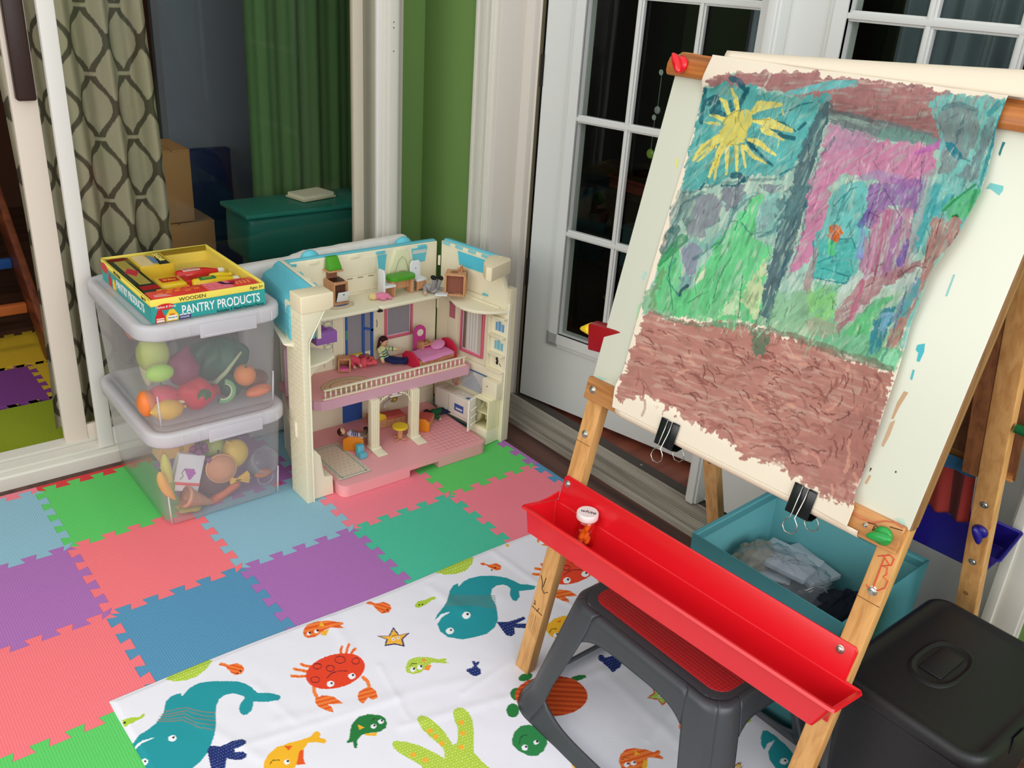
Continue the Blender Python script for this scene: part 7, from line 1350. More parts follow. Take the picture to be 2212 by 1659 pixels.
# striped cloth hanging under the rear board
G = []
for j in range(60):
    s = .40+.205*j/59; r = []
    for k in range(24): t_ = .645+.145*k/23; r.append(rO+eE*s+rd*t_+rn*(.012+.006*math.sin(j*.55)*(k/23.)))
    G.append(r)
m = MB()
for k in range(23):
    m.mat(0 if k < 5 else 1)
    for j in range(59):
        mi = m.m
        if k >= 5 and (j//6) % 3 == 2: m.m = 2
        m.add([G[j][k], G[j+1][k], G[j+1][k+1], G[j][k+1]], [(0, 1, 2, 3)]); m.m = mi
o = obj('striped_cloth', m, [mat('dusk_blue_cloth', (44, 92, 128), .9), mat('brick_red_cloth', (150, 50, 44), .9), mat('dark_stripe_cloth', (84, 38, 36), .9)], None, smooth=True, solid=.001)
tag(o, 'red cloth with blue hem and dark stripes hanging under the rear board of the easel', 'cloth')
# toy peeking out left of the board
t = thing('toy_hammer_clip', 'dark red block with a yellow cone tip sticking out left of the easel board', 'toy', tuple(E3(-.01, .70, -.16)))
c = at(1290, 722, 1, -.93); obj('red_block', MB().obox(c, (0.15, -.98, .1), (0, .1, 1), (-.98, -.15, 0), (-.012, -.030, -.014), (.10, .022, .014)), mat('dark_red_plastic', (150, 16, 26), .3), t, bevel=.003)
obj('yellow_cone', MB().lathe([(.0001, .030), (.004, .026), (.010, .010), (.0135, .0), (.0001, .0)], c+np.array([-.002, .013, .006]), 20, ax=(-.15, .98, -.25)), mat('yellow_plastic', (240, 204, 30), .3), t, smooth=True)
obj('support_arm', MB().obox(c, (0.15, -.98, .1), (0, .1, 1), (-.98, -.15, 0), (.06, -.006, -.004), (.34, .006, .004)), mat('dark_red_plastic', (150, 16, 26), .3), t)
# binder clips
blk = mat('black_clip_enamel', (22, 24, 28), .22, .5); wire = mat('nickel_wire', (196, 192, 184), .22, metal=.95)
def clip(px, label):
    q = pln(px[0], px[1], nE, nE@OE+.019)-OE; t_ = float(q@uE); s = float((q-uE*t_)@eE)
    T_ = thing('binder_clip', label, 'binder clip', tuple(E3(s, t_, .02)), 'black binder clips on the painting')
    m = MB(); w_ = .020
    m.prism([(.0182, .660), (.0196, .660), (.0215, .612), (.004, .608), (-.0105, .612), (-.0085, .655), (-.0072, .655), (-.0088, .613), (.004, .6095), (.0200, .6135)], s-w_, s+w_, (OE, nE, uE, eE)); obj('clip_body', m, blk, T_, bevel=.0004)
    for k in (-1, 1): obj('lip', MB().tube([E3(s+k*.006, .660, .0190), E3(s+k*.0195, .660, .0190)], .0016, 8), blk, T_, smooth=True)
    def loop(o0, o1, lean):
        P0 = [(-.005, .661, o0), (-.005+lean*.3, .640, o1*.3+o0*.7), (-.0035+lean, .612, o1), (-.0105+lean*1.2, .604, o1), (-.0125+lean*1.3, .594, o1), (-.0055+lean*1.35, .586, o1), (.0055+lean*1.35, .586, o1), (.0125+lean*1.3, .594, o1), (.0105+lean*1.2, .604, o1), (.0035+lean, .612, o1), (.005+lean*.3, .640, o1*.3+o0*.7), (.005, .661, o0)]
        return MB().tube([E3(s+a, b, c) for a, b, c in P0], .00095, 8)
    obj('front_wire', loop(.0205, .034, .002), wire, T_, smooth=True); obj('rear_wire', loop(-.0085, -.016, .010), wire, T_, smooth=True)
clip((1447, 918), 'black binder clip holding the left part of the painting bottom edge'); clip((1738, 1066), 'black binder clip holding the painting bottom edge near the green knob')
# jar of orange pieces in the tray
zt = float((E3(0, .349, .04))[2])+.004
jp = at(1262, 1174, 2, zt-.003)
jar = thing('paint_jar', 'small clear jar with white lid and orange chunks standing in the red tray', 'jar', tuple(jp))
k_ = 1.0; gl = glassmat('jar_clear_glass', (252, 244, 238), .03, .02, 1.4)
obj('jar_glass', MB().lathe([(.001, .001), (.019, .001), (.0215, .005), (.0218, .040), (.0205, .046), (.0185, .051), (.0185, .058), (.0172, .058), (.0172, .051), (.019, .046), (.0204, .040), (.020, .006), (.001, .004)], jp, 32), gl, jar, smooth=True)
obj('jar_lid', MB().lathe([(.0001, .0585), (.0200, .0585), (.0210, .060), (.0210, .0705), (.0195, .0725), (.0001, .0725)], jp, 40), mat('white_jar_lid', (232, 220, 216), .4), jar, smooth='auto')
text('pen_lettering', 'white', (jp[0], jp[1]-.001, jp[2]+.0727), (.55, -.83, 0), (.83, .55, 0), .0135, pen, jar, align='CENTER', font_shear=.25, depth=.0002)
random.seed(4)
for k in range(9):
    a = k*2.4; r_ = .010*math.sqrt((k % 5)/4.); z = .010+.010*(k//4); obj('orange_chunk', MB().capsule([jp+np.array([r_*math.cos(a)-.003, r_*math.sin(a), z]), jp+np.array([r_*math.cos(a)+.003, r_*math.sin(a)+.002, z+.004])], [.0056, .0048], 10), mat('orange_chunk_wax', (244, 122, 26), .45), jar, smooth=True)

# ================================================================== STOOL
X0, X1, Y0, Y1, HZ = .666, .850, -1.418, -1.108, .272
gryp = mat('dark_grey_stool_plastic', (64, 66, 70), .36, .45, vary=.06)
def per(i, a, ex):
    """point on side i of the rounded rectangle, a 0..1 between corner mid points"""
    x0, x1, y0, y1 = X0-.03-ex, X1+.03+ex, Y0-.03-ex, Y1+.03+ex; r = .045+ex*.35
    cs = [(x0+r, y1-r, PI), (x0+r, y0+r, -PI/2), (x1-r, y0+r, 0), (x1-r, y1-r, PI/2)]   # corners in turn
    ang = {0: (PI*.75, PI, PI, PI*1.25), 1: (PI*1.25, PI*1.5, PI*1.5, PI*1.75), 2: (-PI*.25, 0, 0, PI*.25), 3: (PI*.25, PI*.5, PI*.5, PI*.75)}[i]
    c0, c1 = cs[i], cs[(i+1) % 4]; al = r*PI/4; S0 = np.array([c0[0]+r*math.cos(ang[1]), c0[1]+r*math.sin(ang[1])]); S1 = np.array([c1[0]+r*math.cos(ang[2]), c1[1]+r*math.sin(ang[2])]); L = np.linalg.norm(S1-S0); tot = L+2*al; d = a*tot
    if d < al: t = ang[0]+(ang[1]-ang[0])*d/al; return c0[0]+r*math.cos(t), c0[1]+r*math.sin(t)
    if d > al+L: t = ang[2]+(ang[3]-ang[2])*(d-al-L)/al; return c1[0]+r*math.cos(t), c1[1]+r*math.sin(t)
    p = S0+(S1-S0)*(d-al)/L; return p[0], p[1]
def sp(i, a, b):
    ex = -.014+.014*min(1, b/.05)**.5+.066*b+.012*max(0, b-.85)/.15*(1-abs(2*a-1)*.0)
    edge = min(a, 1-a); x, y = per(i, a, ex); return (x, y, HZ+.003-(HZ+.002)*b**(1.0) if b > .05 else HZ+.003-.014*(1-math.sqrt(max(0, 1-(b/.05)**2))))
stool = thing('step_stool', 'dark grey plastic step stool with red dotted top under the red tray', 'stool', ((X0+X1)/2, (Y0+Y1)/2, 0))
for i in range(4):
    m = MB(); n0 = (.175, .20, .175, .20)[i]
    a0 = lambda b: n0-.045*min(1, max(0, (b-.16)/.5)); bt = lambda u: .150+.075*abs(2*u-1)**5; bb = lambda u: .885-.08*abs(2*u-1)**4
    B_ = [0, .01, .02, .035, .05, .1, .16]+list(np.linspace(.225, .805, 16))+[.85, .9, .95, 1]
    for side in (0, 1):
        rows = []
        for b in B_:
            A0 = a0(b); rows.append([sp(i, (A0*q/12. if side == 0 else 1-A0*q/12.), b) for q in range(13)])
        m.sheet(rows)
    rows = []
    for v in range(11):
        rows.append([sp(i, a0(.16)+(1-2*a0(.16))*u/30., (bt(u/30.))*(v/10.)**1.6) for u in range(31)])
    m.sheet(rows); rows = []
    for v in range(7):
        r = []
        for u in range(31): uu = u/30.; b0 = bb(uu)-(.06 if False else 0); b = b0+(1-b0)*v/6.; A0 = a0(b); r.append(sp(i, A0+(1-2*A0)*uu, b))
        rows.append(r)
    m.sheet(rows)
    o = obj('side_panel', m, gryp, stool, smooth=True); d = o.modifiers.new('s', 'SOLIDIFY'); d.thickness = .0045; d.offset = -1
m = MB(); rings = []
for q in ((-.014, .003), (-.022, .0032), (-.030, .0026), (-.034, .0012)):
    ring = []
    for i in range(4): ring += [per(i, a, q[0]) for a in np.linspace(0, 1, 26)[:-1]]
    rings.append([(x, y, HZ+q[1]) for x, y in ring])
obj('seat_top', loft(m, rings, capb=False, capt=True), gryp, stool, smooth=True)
rp_ = []
for i in range(4): rp_ += [per(i, a, -.060) for a in np.linspace(0, 1, 16)[:-1]]
rp_ = rrect(X0+.005, Y0-.004, X1-.005, Y1+.002, .03)
obj('red_grip_pad', MB().prism(rp_, HZ+.0012, HZ+.0036), mat('red_grip_rubber', (178, 34, 38), .5, .4, bump=('voronoi', 130, .9)), stool, bevel=.001)

# ================================================================== BINS
tf = mat('teal_bin_fabric', (84, 150, 156), .85, .12, bump=('noise', 500, .25)); tfi = mat('teal_bin_lining', (112, 184, 188), .8, .15, bump=('noise', 300, .2))
tb = thing('fabric_bin', 'open teal fabric storage bin behind the red tray', 'storage bin', (1.12, -1.265, 0))
C4 = [(.958, -1.100), (.966, -1.452), (1.296, -1.440), (1.272, -1.084)]
c_ = np.mean(np.array(C4), 0); bot = [tuple(c_+(np.array(p)-c_)*.965) for p in C4]
def wallq(i, thick, z0, z1, inset=0):
    a, b = C4[i], C4[(i+1) % 4]; a2, b2 = bot[i], bot[(i+1) % 4]; m = MB(); f = lambda p, k: tuple(c_+(np.array(p)-c_)*(1-k))
    ks = (inset, inset+thick); v = []
    for k in ks: v += [(*f(a2, k), z0), (*f(b2, k), z0), (*f(b, k), z1), (*f(a, k), z1)]
    return m.add(v, [(0, 1, 2, 3), (7, 6, 5, 4), (0, 4, 5, 1), (1, 5, 6, 2), (2, 6, 7, 3), (3, 7, 4, 0)])
for i in range(4): obj('bin_wall', wallq(i, .022, .002, .31), tf, tb, bevel=.002); obj('wall_lining', wallq(i, .008, .006, .307, .0225), tfi, tb); obj('top_hem', wallq(i, .0215, .288, .3115, -.004), tf, tb, bevel=.002)
obj('bin_bottom', MB().prism([tuple(c_+(np.array(p)-c_)*.955) for p in C4], .002, .010), tf, tb)
# contents of the fabric bin
zb = .0105
bag = frosted('clear_bag_plastic', (210, 216, 220), .16, .12); fo = mat('pale_blue_foam', (196, 208, 214), .85, bump=('noise', 400, .3)); drk = mat('dark_navy_fabric', (30, 38, 50), .8, .3)
def foamblock(px, z, sz, rz, label, tiltz=0):
    c = at(px[0], px[1], 2, z); t = thing('foam_sheet', label, 'foam sheet', (c[0], c[1], z), 'pale foam sheets in the clear bag', rz); t.rotation_euler[1] = tiltz
    obj('foam_slab', MB().box((-sz[0], -sz[1], 0), (sz[0], sz[1], sz[2])), fo, t, bevel=.002, local=True); obj('yellow_edge_mark', MB().box((-.006, -sz[1]*.5, sz[2]), (-.005, sz[1]*.5, sz[2]+.0004)), mat('pale_yellow_mark', (214, 202, 150), .7), t, local=True)
foamblock((1700, 1215), .208, (.050, .062, .013), .15, 'thick pale foam sheet on top of the pile in the teal bin'); foamblock((1735, 1225), .193, (.045, .066, .012), -.2, 'pale foam sheet lying under the top one to the right'); foamblock((1665, 1232), .184, (.040, .045, .008), .5, 'pale foam sheet lowest and leftmost in the teal bin')
def crumple(name, c, r, label, cat, mm, seed, flat=.35):
    m = MB().ball(c, (r[0], r[1], r[2]), 46, 30, warp=lambda th, ph: 1+.30*(float(fbm(np.array(ph*2.2+5), np.array(th*4.), seed, 3))-.5)*2+.05*math.sin(9*ph+4*th)); o = obj(name, m, mm, None, smooth=True); return tag(o, label, cat)
# heap of cloths that fills the lower part
hp = thing('folded_cloth_pile', 'dark pile of folded fabric filling the bottom of the teal bin', 'cloth pile', (1.12, -1.26, zb)); obj('lower_fold', MB().box((.985, -1.42, zb), (1.255, -1.11, .100)), drk, hp, bevel=.02); obj('upper_fold', MB().box((.985, -1.415, .101), (1.25, -1.12, .170)), mat('grey_folded_cloth', (112, 120, 126), .85), hp, bevel=.014)
crumple('clear_plastic_bag', (1.10, -1.235, .222), (.085, .105, .045), 'crumpled clear plastic bag holding the foam sheets in the teal bin', 'plastic bag', bag, 3)
crumple('dark_pouch', (1.125, -1.365, .208), (.085, .045, .034), 'dark crumpled pouch at the right side inside the teal bin', 'pouch', drk, 8)
crumple('beige_plastic_bag', (1.12, -1.150, .210), (.065, .032, .036), 'beige crumpled bag in the far left corner of the teal bin', 'plastic bag', frosted('beige_bag_plastic', (206, 190, 160), .55, .2), 12)
crumple('black_bundle', (1.02, -1.345, .202), (.038, .065, .029), 'black bundle in the near corner of the teal bin', 'bundle', mat('black_bundle_cloth', (20, 20, 24), .6), 17)
wq = [at(x, y, 2, .236) for x, y in [(1738, 1276), (1760, 1268), (1778, 1268), (1790, 1285), (1798, 1306)]]; wr = thing('wire_hanger', 'thin silver wire bent over the black bundle in the teal bin', 'wire', tuple(wq[0]))
obj('wire_bend', MB().tube(wq, .0012, 6), wire, wr, smooth=True); obj('wire_tail', MB().tube([at(x, y, 2, .236) for x, y in [(1800, 1288), (1808, 1300), (1824, 1310), (1840, 1316)]], .0012, 6), wire, wr, smooth=True)

kb = thing('lidded_bin', 'black plastic lidded bin at the bottom right corner behind the easel leg', 'bin', (.98, -1.65, 0))
bp = mat('black_bin_plastic', (34, 34, 36), .42, .4, bump=('noise', 700, .3)); lp = mat('black_lid_plastic', (28, 28, 29), .38, .45, bump=('noise', 900, .25))
KX0, KX1, KY0, KY1 = .805, 1.145, -1.775, -1.527
obj('bin_body', loft(MB(), [rr(KX0, KY0, KX1, KY1, .035, z, d) for z, d in ((.001, -.040), (.006, -.034), (.16, -.020), (.310, -.008), (.311, -.003), (.330, -.002))], capt=True), bp, kb, smooth='auto', clean=False)
obj('lid', loft(MB(), [rr(KX0, KY0, KX1, KY1, .035, z, d) for z, d in ((.325, .002), (.331, .004), (.346, .002), (.350, -.003), (.351, -.010), (.348, -.013), (.3482, -.03))], capt=True), lp, kb, smooth=True, clean=False)
hc = at(2035, 1432, 2, .35)
ov = lambda k, z: [(hc[0]+k*(.064*math.copysign(abs(math.cos(a))**.75, math.cos(a))), hc[1]+k*(.036*math.copysign(abs(math.sin(a))**.75, math.sin(a))), z) for a in np.linspace(0, 2*PI, 41)[:-1]]
obj('handle_recess_rim', loft(MB(), [ov(1.12, .3484), ov(1.05, .3512), ov(.96, .3514), ov(.90, .3490), ov(.82, .3486)], capb=False), lp, kb, smooth=True, clean=False)
obj('handle_grip', MB().obox(hc+np.array([0, 0, -.0005]), (1, 0, 0), (0, 1, 0), (0, 0, 1), (-.040, -.019, -.001), (.040, .019, .0016)), lp, kb, bevel=.0015)
lt = at(2150, 1555, 2, .345); obj('lid_latch', MB().box((lt[0]-.02, KY0-.006, .318), (lt[0]+.02, KY0-.0035, .350)), lp, kb, bevel=.001)
# ================================================================== FISH CLOTH
cx0, cx1, cy0_, cy1_ = -.078, 1.215, -1.62, -.566
nx, ny = 820, 660
xs = np.linspace(cx0, cx1, nx); ys = np.linspace(cy1_, cy0_, ny); XX, YY = np.meshgrid(xs, ys)
R_ = (YY-cy1_)/(cy0_-cy1_); Y2 = YY-.020*(XX-cx0)/(cx1-cx0)*(1-R_)+.004*np.sin(XX*9)*(1-R_)
X2 = XX-.012*R_+.003*np.sin(YY*14)*(1-(XX-cx0)/(cx1-cx0))
def fold(x, y, x1, y1, x2, y2, w_, h):
    dx, dy = x2-x1, y2-y1; L = math.hypot(dx, dy); t_ = np.clip(((x-x1)*dx+(y-y1)*dy)/L**2, 0, 1); d_ = np.abs((x-x1)*dy-(y-y1)*dx)/L
    e_ = np.hypot(x-x1-t_*dx, y-y1-t_*dy); return .45*h*np.exp(-(e_/(w_*1.25))**2)
ZZ = .0012+.0024*fbm(X2*7, Y2*7, 3, 3)+.0012*fbm(X2*22, Y2*16, 9, 2)
def wpt(u, v): p = at(u, v, 2, .002); return p[0], p[1]
for a, b, w_, h in (((870, 1570), (1350, 1440), .010, .0035), ((500, 1620), (860, 1510), .009, .0030), ((600, 1560), (1010, 1470), .012, .0025), ((1060, 1190), (1260, 1330), .009, .0040), ((960, 1330), (1080, 1290), .016, .004), ((700, 1320), (770, 1420), .010, .003), ((930, 1270), (1010, 1330), .012, .004), ((430, 1560), (560, 1640), .010, .003), ((550, 1480), (640, 1560), .008, .002), ((1300, 1450), (1480, 1620), .012, .0035), ((1400, 1600), (1500, 1480), .008, .003), ((1000, 1500), (1180, 1380), .007, .0022), ((820, 1440), (880, 1550), .006, .0022), ((1180, 1330), (1300, 1300), .012, .003)):
    p, q = wpt(*a), wpt(*b); ZZ = ZZ+fold(X2, Y2, p[0], p[1], q[0], q[1], w_, h)
edge = np.minimum(np.minimum(XX-cx0, cx1-XX), np.minimum(cy1_-YY, YY-cy0_)); ZZ = ZZ*np.clip(edge/.012, .25, 1)
# smooth crossing creases (fold lines of the pressed cloth)
PC = np.stack([X2, Y2, ZZ], -1)
U, V = project(np.stack([X2, Y2, np.full_like(X2, .003)], -1))
C = Canvas(U, V, (236, 234, 241))
aA = lambda L: d1(240, 1100, 2.911, L); aB = lambda L: d1(800, 1080, 2.865, L); aD = lambda L: d1(1080, 1180, 3.463, L); aE = lambda L: d1(1100, 1000, 2.5175, L)
teal_p, navy_p, lime_p, or_p, or2, red_p, yel_p, grn_p, wh, bl = (42, 152, 160), (34, 46, 104), (178, 206, 68), (244, 132, 62), (232, 92, 40), (232, 72, 44), (246, 184, 48), (46, 124, 64), (244, 244, 246), (26, 26, 30)
ldot = (6.5, 6.0, 1.3, (226, 236, 150), -.35); ndot = (6.0, 6.0, 1.6, (84, 104, 160), -.35)
def eye(L, r=(9, 7)): p = L[0]; C.ell(p, r, wh, -.2); C.ell((p[0]+2.5, p[1]-2), (2.6, 2.4), bl)
def stripes(L, col=or2, wd=4.5, ang=-.3, per=11):
    """diagonal stripes inside an outline"""
    P0 = np.array(L); idx = C.near(P0[:, 0].min(), P0[:, 0].max(), P0[:, 1].min(), P0[:, 1].max()); x = C.U[idx]; y = C.V[idx]; ins = np.zeros(x.size, bool); n = len(P0)
    for i in range(n):
        x1, y1 = P0[i]; x2, y2 = P0[(i+1) % n]
        if y1 != y2: ins ^= ((y1 > y) != (y2 > y)) & (x < (x2-x1)*(y-y1)/(y2-y1)+x1)
    q = -x*math.sin(ang)+y*math.cos(ang); C.C[idx[ins & ((q/per) % 1 < wd/per)]] = np.array(lin(col))
def fish(f, L, col, st=None, dots=None, eyes=(), fins=(), fcol=yel_p, smile=None):
    Q = f(L); C.poly(Q, col, 1, .6, 14, None, 0, 1, dots)
    if st: stripes(Q, st)
    for k in fins: C.poly(f(k), fcol)
    for e_ in eyes: eye(f([e_]), (6.2, 5.2))
    if smile: C.stroke(f(smile), 1.6, (60, 50, 30))
# whales
w1 = [(135, 1470), (180, 1420), (230, 1390), (280, 1350), (310, 1315), (330, 1280), (338, 1240), (345, 1210), (375, 1180), (405, 1165), (440, 1158), (446, 1178), (470, 1150), (500, 1120), (560, 1092), (640, 1082), (720, 1082), (800, 1084), (850, 1100), (885, 1122), (905, 1142), (925, 1158), (985, 1158), (1030, 1165), (1060, 1173), (1068, 1188), (1050, 1205), (985, 1214), (895, 1210), (893, 1240), (880, 1270), (855, 1292), (830, 1297), (810, 1280), (805, 1255), (812, 1225), (840, 1190), (830, 1176), (800, 1166), (760, 1160), (715, 1170), (680, 1195), (662, 1235), (658, 1300), (660, 1360), (652, 1420), (630, 1480), (600, 1540), (560, 1590), (500, 1640), (440, 1680), (200, 1680), (150, 1560)]
C.poly(aA(w1), teal_p)
for k, q in enumerate(([(330, 1278), (400, 1262), (480, 1250), (560, 1276), (655, 1282)], [(318, 1292), (400, 1282), (480, 1268), (560, 1298), (657, 1306)], [(305, 1306), (380, 1300), (460, 1286), (530, 1320), (658, 1332)], [(295, 1322), (380, 1320), (460, 1308), (530, 1345), (655, 1362)], [(288, 1336), (370, 1336), (450, 1326), (540, 1370), (650, 1394)])): C.stroke(aA(q), 2.0, (150, 128, 110), .9, .8)
C.stroke(aA([(142, 1508), (170, 1480), (205, 1462), (265, 1440)]), [3, 5, 5, 1.5], wh); eye(aA([(386, 1443)])); eye(aA([(206, 1586)]))
C.poly(aA([(605, 1520), (620, 1488), (690, 1495), (760, 1465), (825, 1450), (850, 1462), (848, 1480), (830, 1495), (775, 1518), (780, 1532), (830, 1530), (855, 1545), (850, 1565), (820, 1578), (770, 1578), (728, 1568), (722, 1600), (715, 1640), (700, 1690), (640, 1690), (622, 1600)]), navy_p, dots=ndot)
w2 = [(398, 745), (415, 710), (440, 680), (470, 640), (484, 600), (490, 565), (512, 532), (542, 518), (546, 538), (575, 508), (610, 488), (680, 472), (760, 470), (840, 482), (885, 500), (910, 512), (928, 522), (975, 524), (1025, 535), (1012, 555), (920, 565), (925, 600), (905, 628), (880, 622), (865, 595), (862, 575), (868, 548), (845, 532), (820, 525), (780, 532), (755, 552), (745, 590), (755, 620), (775, 650), (785, 690), (790, 740), (770, 790), (720, 830), (640, 852), (570, 865), (480, 850), (432, 815), (415, 770), (440, 732), (490, 702), (470, 700), (430, 722)]
C.poly(aB(w2), teal_p)
for k in range(7): y = 592+k*9; C.stroke(aB([(492-k*5, y+k*2), (600, y+2+k*1), (700, y+6+k*2), (770+k*2, y+8+k*3)]), 1.8, (104, 128, 120), .85, .6)
C.stroke(aB([(420, 740), (440, 718), (488, 700)]), [4, 5, 1.5], wh); eye(aB([(594, 719)])); eye(aB([(492, 812)]))
C.poly(aB([(780, 755), (850, 755), (900, 740), (950, 722), (962, 738), (905, 766), (960, 765), (975, 780), (958, 795), (890, 790), (895, 830), (870, 845), (840, 838), (812, 800)]), navy_p, dots=ndot)
w3 = [(1955, 1490), (1950, 1430), (1965, 1380), (2000, 1378), (2060, 1420), (2140, 1490), (2200, 1560), (2200, 1700), (2060, 1660), (2015, 1600), (2005, 1540), (2055, 1450), (2000, 1480), (1978, 1528)]
C.poly(aD(w3), teal_p); eye(aD([(2124, 1612)]))
# crabs
def crab(f, c, s=1.0):
    g = lambda L: f([(c[0]+(x-1410)*s, c[1]+(y-1020)*s) for x, y in L])
    for q in ([(1255, 992), (1215, 985), (1195, 975)], [(1238, 1022), (1190, 1014), (1152, 1006)], [(1228, 1050), (1180, 1054), (1135, 1050)], [(1445, 915), (1444, 890), (1452, 868)], [(1478, 912), (1486, 880), (1497, 855)], [(1508, 914), (1520, 896), (1535, 882)]): C.stroke(g(q), 6, or_p); stripes_on(g(q))
    for q in ([(1275, 1125), (1278, 1150), (1295, 1185)], [(1585, 1060), (1610, 1078), (1622, 1110)]): C.stroke(g(q), 8, or_p)
    for q in ([(1285, 1190), (1330, 1170), (1400, 1180), (1460, 1222), (1400, 1228), (1365, 1226), (1395, 1260), (1397, 1280), (1350, 1268), (1300, 1240), (1283, 1215)], [(1556, 1150), (1600, 1122), (1630, 1115), (1665, 1140), (1678, 1190), (1640, 1202), (1618, 1184), (1600, 1210), (1582, 1228), (1556, 1205), (1550, 1175)]): C.poly(g(q), or_p); stripes(g(q), or2, 4, -.25, 9)
    n = 40; C.poly(g([(1410+190*math.cos(a)*math.cos(-.25)-105*math.sin(a)*math.sin(-.25), 1020+190*math.cos(a)*math.sin(-.25)+105*math.sin(a)*math.cos(-.25)) for a in np.linspace(0, 2*PI, n)[:-1]]), red_p)
    for x, y, rx, ry in ((1440, 948, 32, 22), (1538, 957, 24, 18), (1297, 990, 26, 17), (1378, 1003, 25, 19), (1283, 1073, 27, 18)): C.stroke(g([(x+rx*math.cos(a), y+ry*math.sin(a)) for a in np.linspace(0, 2*PI, 22)]), 1.7, (110, 40, 50))
    C.stroke(g([(1358, 1062), (1385, 1035), (1430, 1018), (1488, 1018)]), 1.7, (110, 40, 50)); eye(g([(1514, 1050)]), (8*s, 6.5*s)); eye(g([(1380, 1100)]), (8*s, 6.5*s))
def stripes_on(L):
    for i in range(len(L)-1):
        a, b = np.array(L[i]), np.array(L[i+1])
        for k in (.2, .6): p = a+(b-a)*k; C.ell(tuple(p), (2.2, 1.6), or2)
crab(aA, (1410, 1020)); crab(lambda L: [(1233+(x-724)*.86, 1232+(y-1450)*.80) for x, y in aA(L)], (1410, 1020))
# stars
def star(f, L, edge_c, fill, dots=None):
    Q = np.array(f(L)); C.poly(Q, edge_c); c = Q.mean(0); C.poly(c+(Q-c)*.80, fill, dots=dots); C.ell(c+np.array([-2, 2]), (3.5, 3), wh); C.ell(c+np.array([9, -1]), (3.5, 3), wh); C.ell(c+np.array([-2, 2]), (1.4, 1.4), bl); C.ell(c+np.array([9, -1]), (1.4, 1.4), bl); C.stroke([c+np.array([-5, -4]), c+np.array([0, -7]), c+np.array([6, -7])], 1, bl)
star(aA, [(1670, 798), (1745, 797), (1775, 742), (1812, 792), (1880, 778), (1835, 820), (1848, 868), (1785, 853), (1718, 864), (1730, 822)], (50, 50, 96), (248, 186, 72))
star(aD, [(1130, 1025), (1195, 1060), (1235, 1060), (1265, 1120), (1325, 1160), (1250, 1163), (1215, 1195), (1180, 1150), (1095, 1135), (1150, 1100)], (220, 90, 50), (170, 206, 90), ldot)
star(aD, [(1735, 1650), (1780, 1625), (1805, 1612), (1800, 1650), (1830, 1690), (1740, 1700)], (50, 50, 96), (248, 186, 72))
# fish
fish(aA, [(68, 1325), (130, 1310), (180, 1308), (195, 1290), (210, 1284), (214, 1298), (200, 1312), (180, 1320), (130, 1348), (90, 1365), (75, 1350)], lime_p, eyes=())
C.ell(aA([(86, 1340)])[0], (2.5, 2.2), bl)
C.poly(aA([(340, 1070), (400, 1084), (470, 1076), (540, 1052), (600, 1005), (640, 950), (560, 930), (400, 1000)]), lime_p, dots=ldot); C.poly(aB([(405, 448), (460, 465), (530, 460), (590, 440), (628, 400), (642, 355), (560, 330), (420, 380)]), lime_p, dots=ldot)
for f, dx, dy in ((aA, 0, 0), (aA, 925, -385), (aB, 0, 0)):
    L = [(675, 980), (690, 964), (712, 968), (740, 980), (790, 968), (828, 985), (838, 1010), (822, 1035), (780, 1043), (750, 1025), (722, 990), (700, 985)] if f is aA else [(678, 395), (700, 388), (716, 398), (735, 402), (780, 392), (810, 408), (808, 430), (780, 438), (745, 424), (715, 405), (690, 406)]
    Q = f([(x+dx, y+dy) for x, y in L]); C.poly(Q, or_p); stripes(Q, or2, 3.5, .3, 7.5); e_ = np.array(Q[7]); C.ell(tuple(e_+np.array([-10, -1])), (1.8, 1.6), bl); C.ell(tuple(e_+np.array([-3, -6])), (1.8, 1.6), bl)
Q = aA([(1207, 780), (1212, 755), (1235, 728), (1290, 710), (1360, 703), (1420, 712), (1455, 714), (1462, 724), (1440, 735), (1468, 750), (1430, 752), (1380, 745), (1340, 762), (1320, 780), (1285, 803), (1240, 812), (1215, 802)]); C.poly(Q, or_p); stripes(Q, or2, 5, -.2, 10)
C.poly(aA([(1322, 708), (1344, 736), (1305, 740)]), yel_p); C.poly(aA([(1335, 765), (1372, 752), (1350, 796), (1315, 790)]), yel_p); eye(aA([(1242, 784)]), (4.5, 4)); eye(aA([(1290, 770)]), (4.5, 4))
fish(aA, [(1910, 600), (1928, 580), (1980, 570), (2020, 552), (2038, 550), (2045, 565), (2012, 575), (1975, 605), (1935, 622), (1912, 615)], lime_p); C.ell(aA([(1938, 603)])[0], (1.7, 1.6), bl); C.ell(aA([(1958, 600)])[0], (1.7, 1.6), bl)
fish(aA, [(1852, 990), (1870, 952), (1930, 932), (2000, 932), (2060, 945), (2095, 940), (2112, 944), (2100, 957), (2125, 970), (2085, 970), (2020, 965), (1990, 990), (1950, 1025), (1900, 1040), (1865, 1030), (1850, 1010)], lime_p, None, ldot, [(1898, 1010), (1942, 995)], [[(1955, 940), (1985, 950), (1965, 970)], [(1985, 980), (2015, 982), (2000, 1015), (1968, 1010)]], (244, 150, 60), [(1880, 985), (1895, 972), (1920, 972)])
fish(aA, [(1500, 1430), (1505, 1380), (1520, 1340), (1560, 1305), (1620, 1290), (1690, 1294), (1725, 1315), (1735, 1345), (1728, 1375), (1690, 1400), (1620, 1410), (1575, 1422), (1545, 1460), (1550, 1480), (1545, 1503), (1530, 1505), (1520, 1465), (1482, 1472), (1482, 1458), (1495, 1452)], grn_p, None, None, [(1696, 1336), (1650, 1366)], [[(1552, 1355), (1594, 1372), (1560, 1388)], [(1596, 1412), (1672, 1405), (1668, 1428), (1600, 1425)]], yel_p, [(1640, 1330), (1655, 1315), (1680, 1318)])
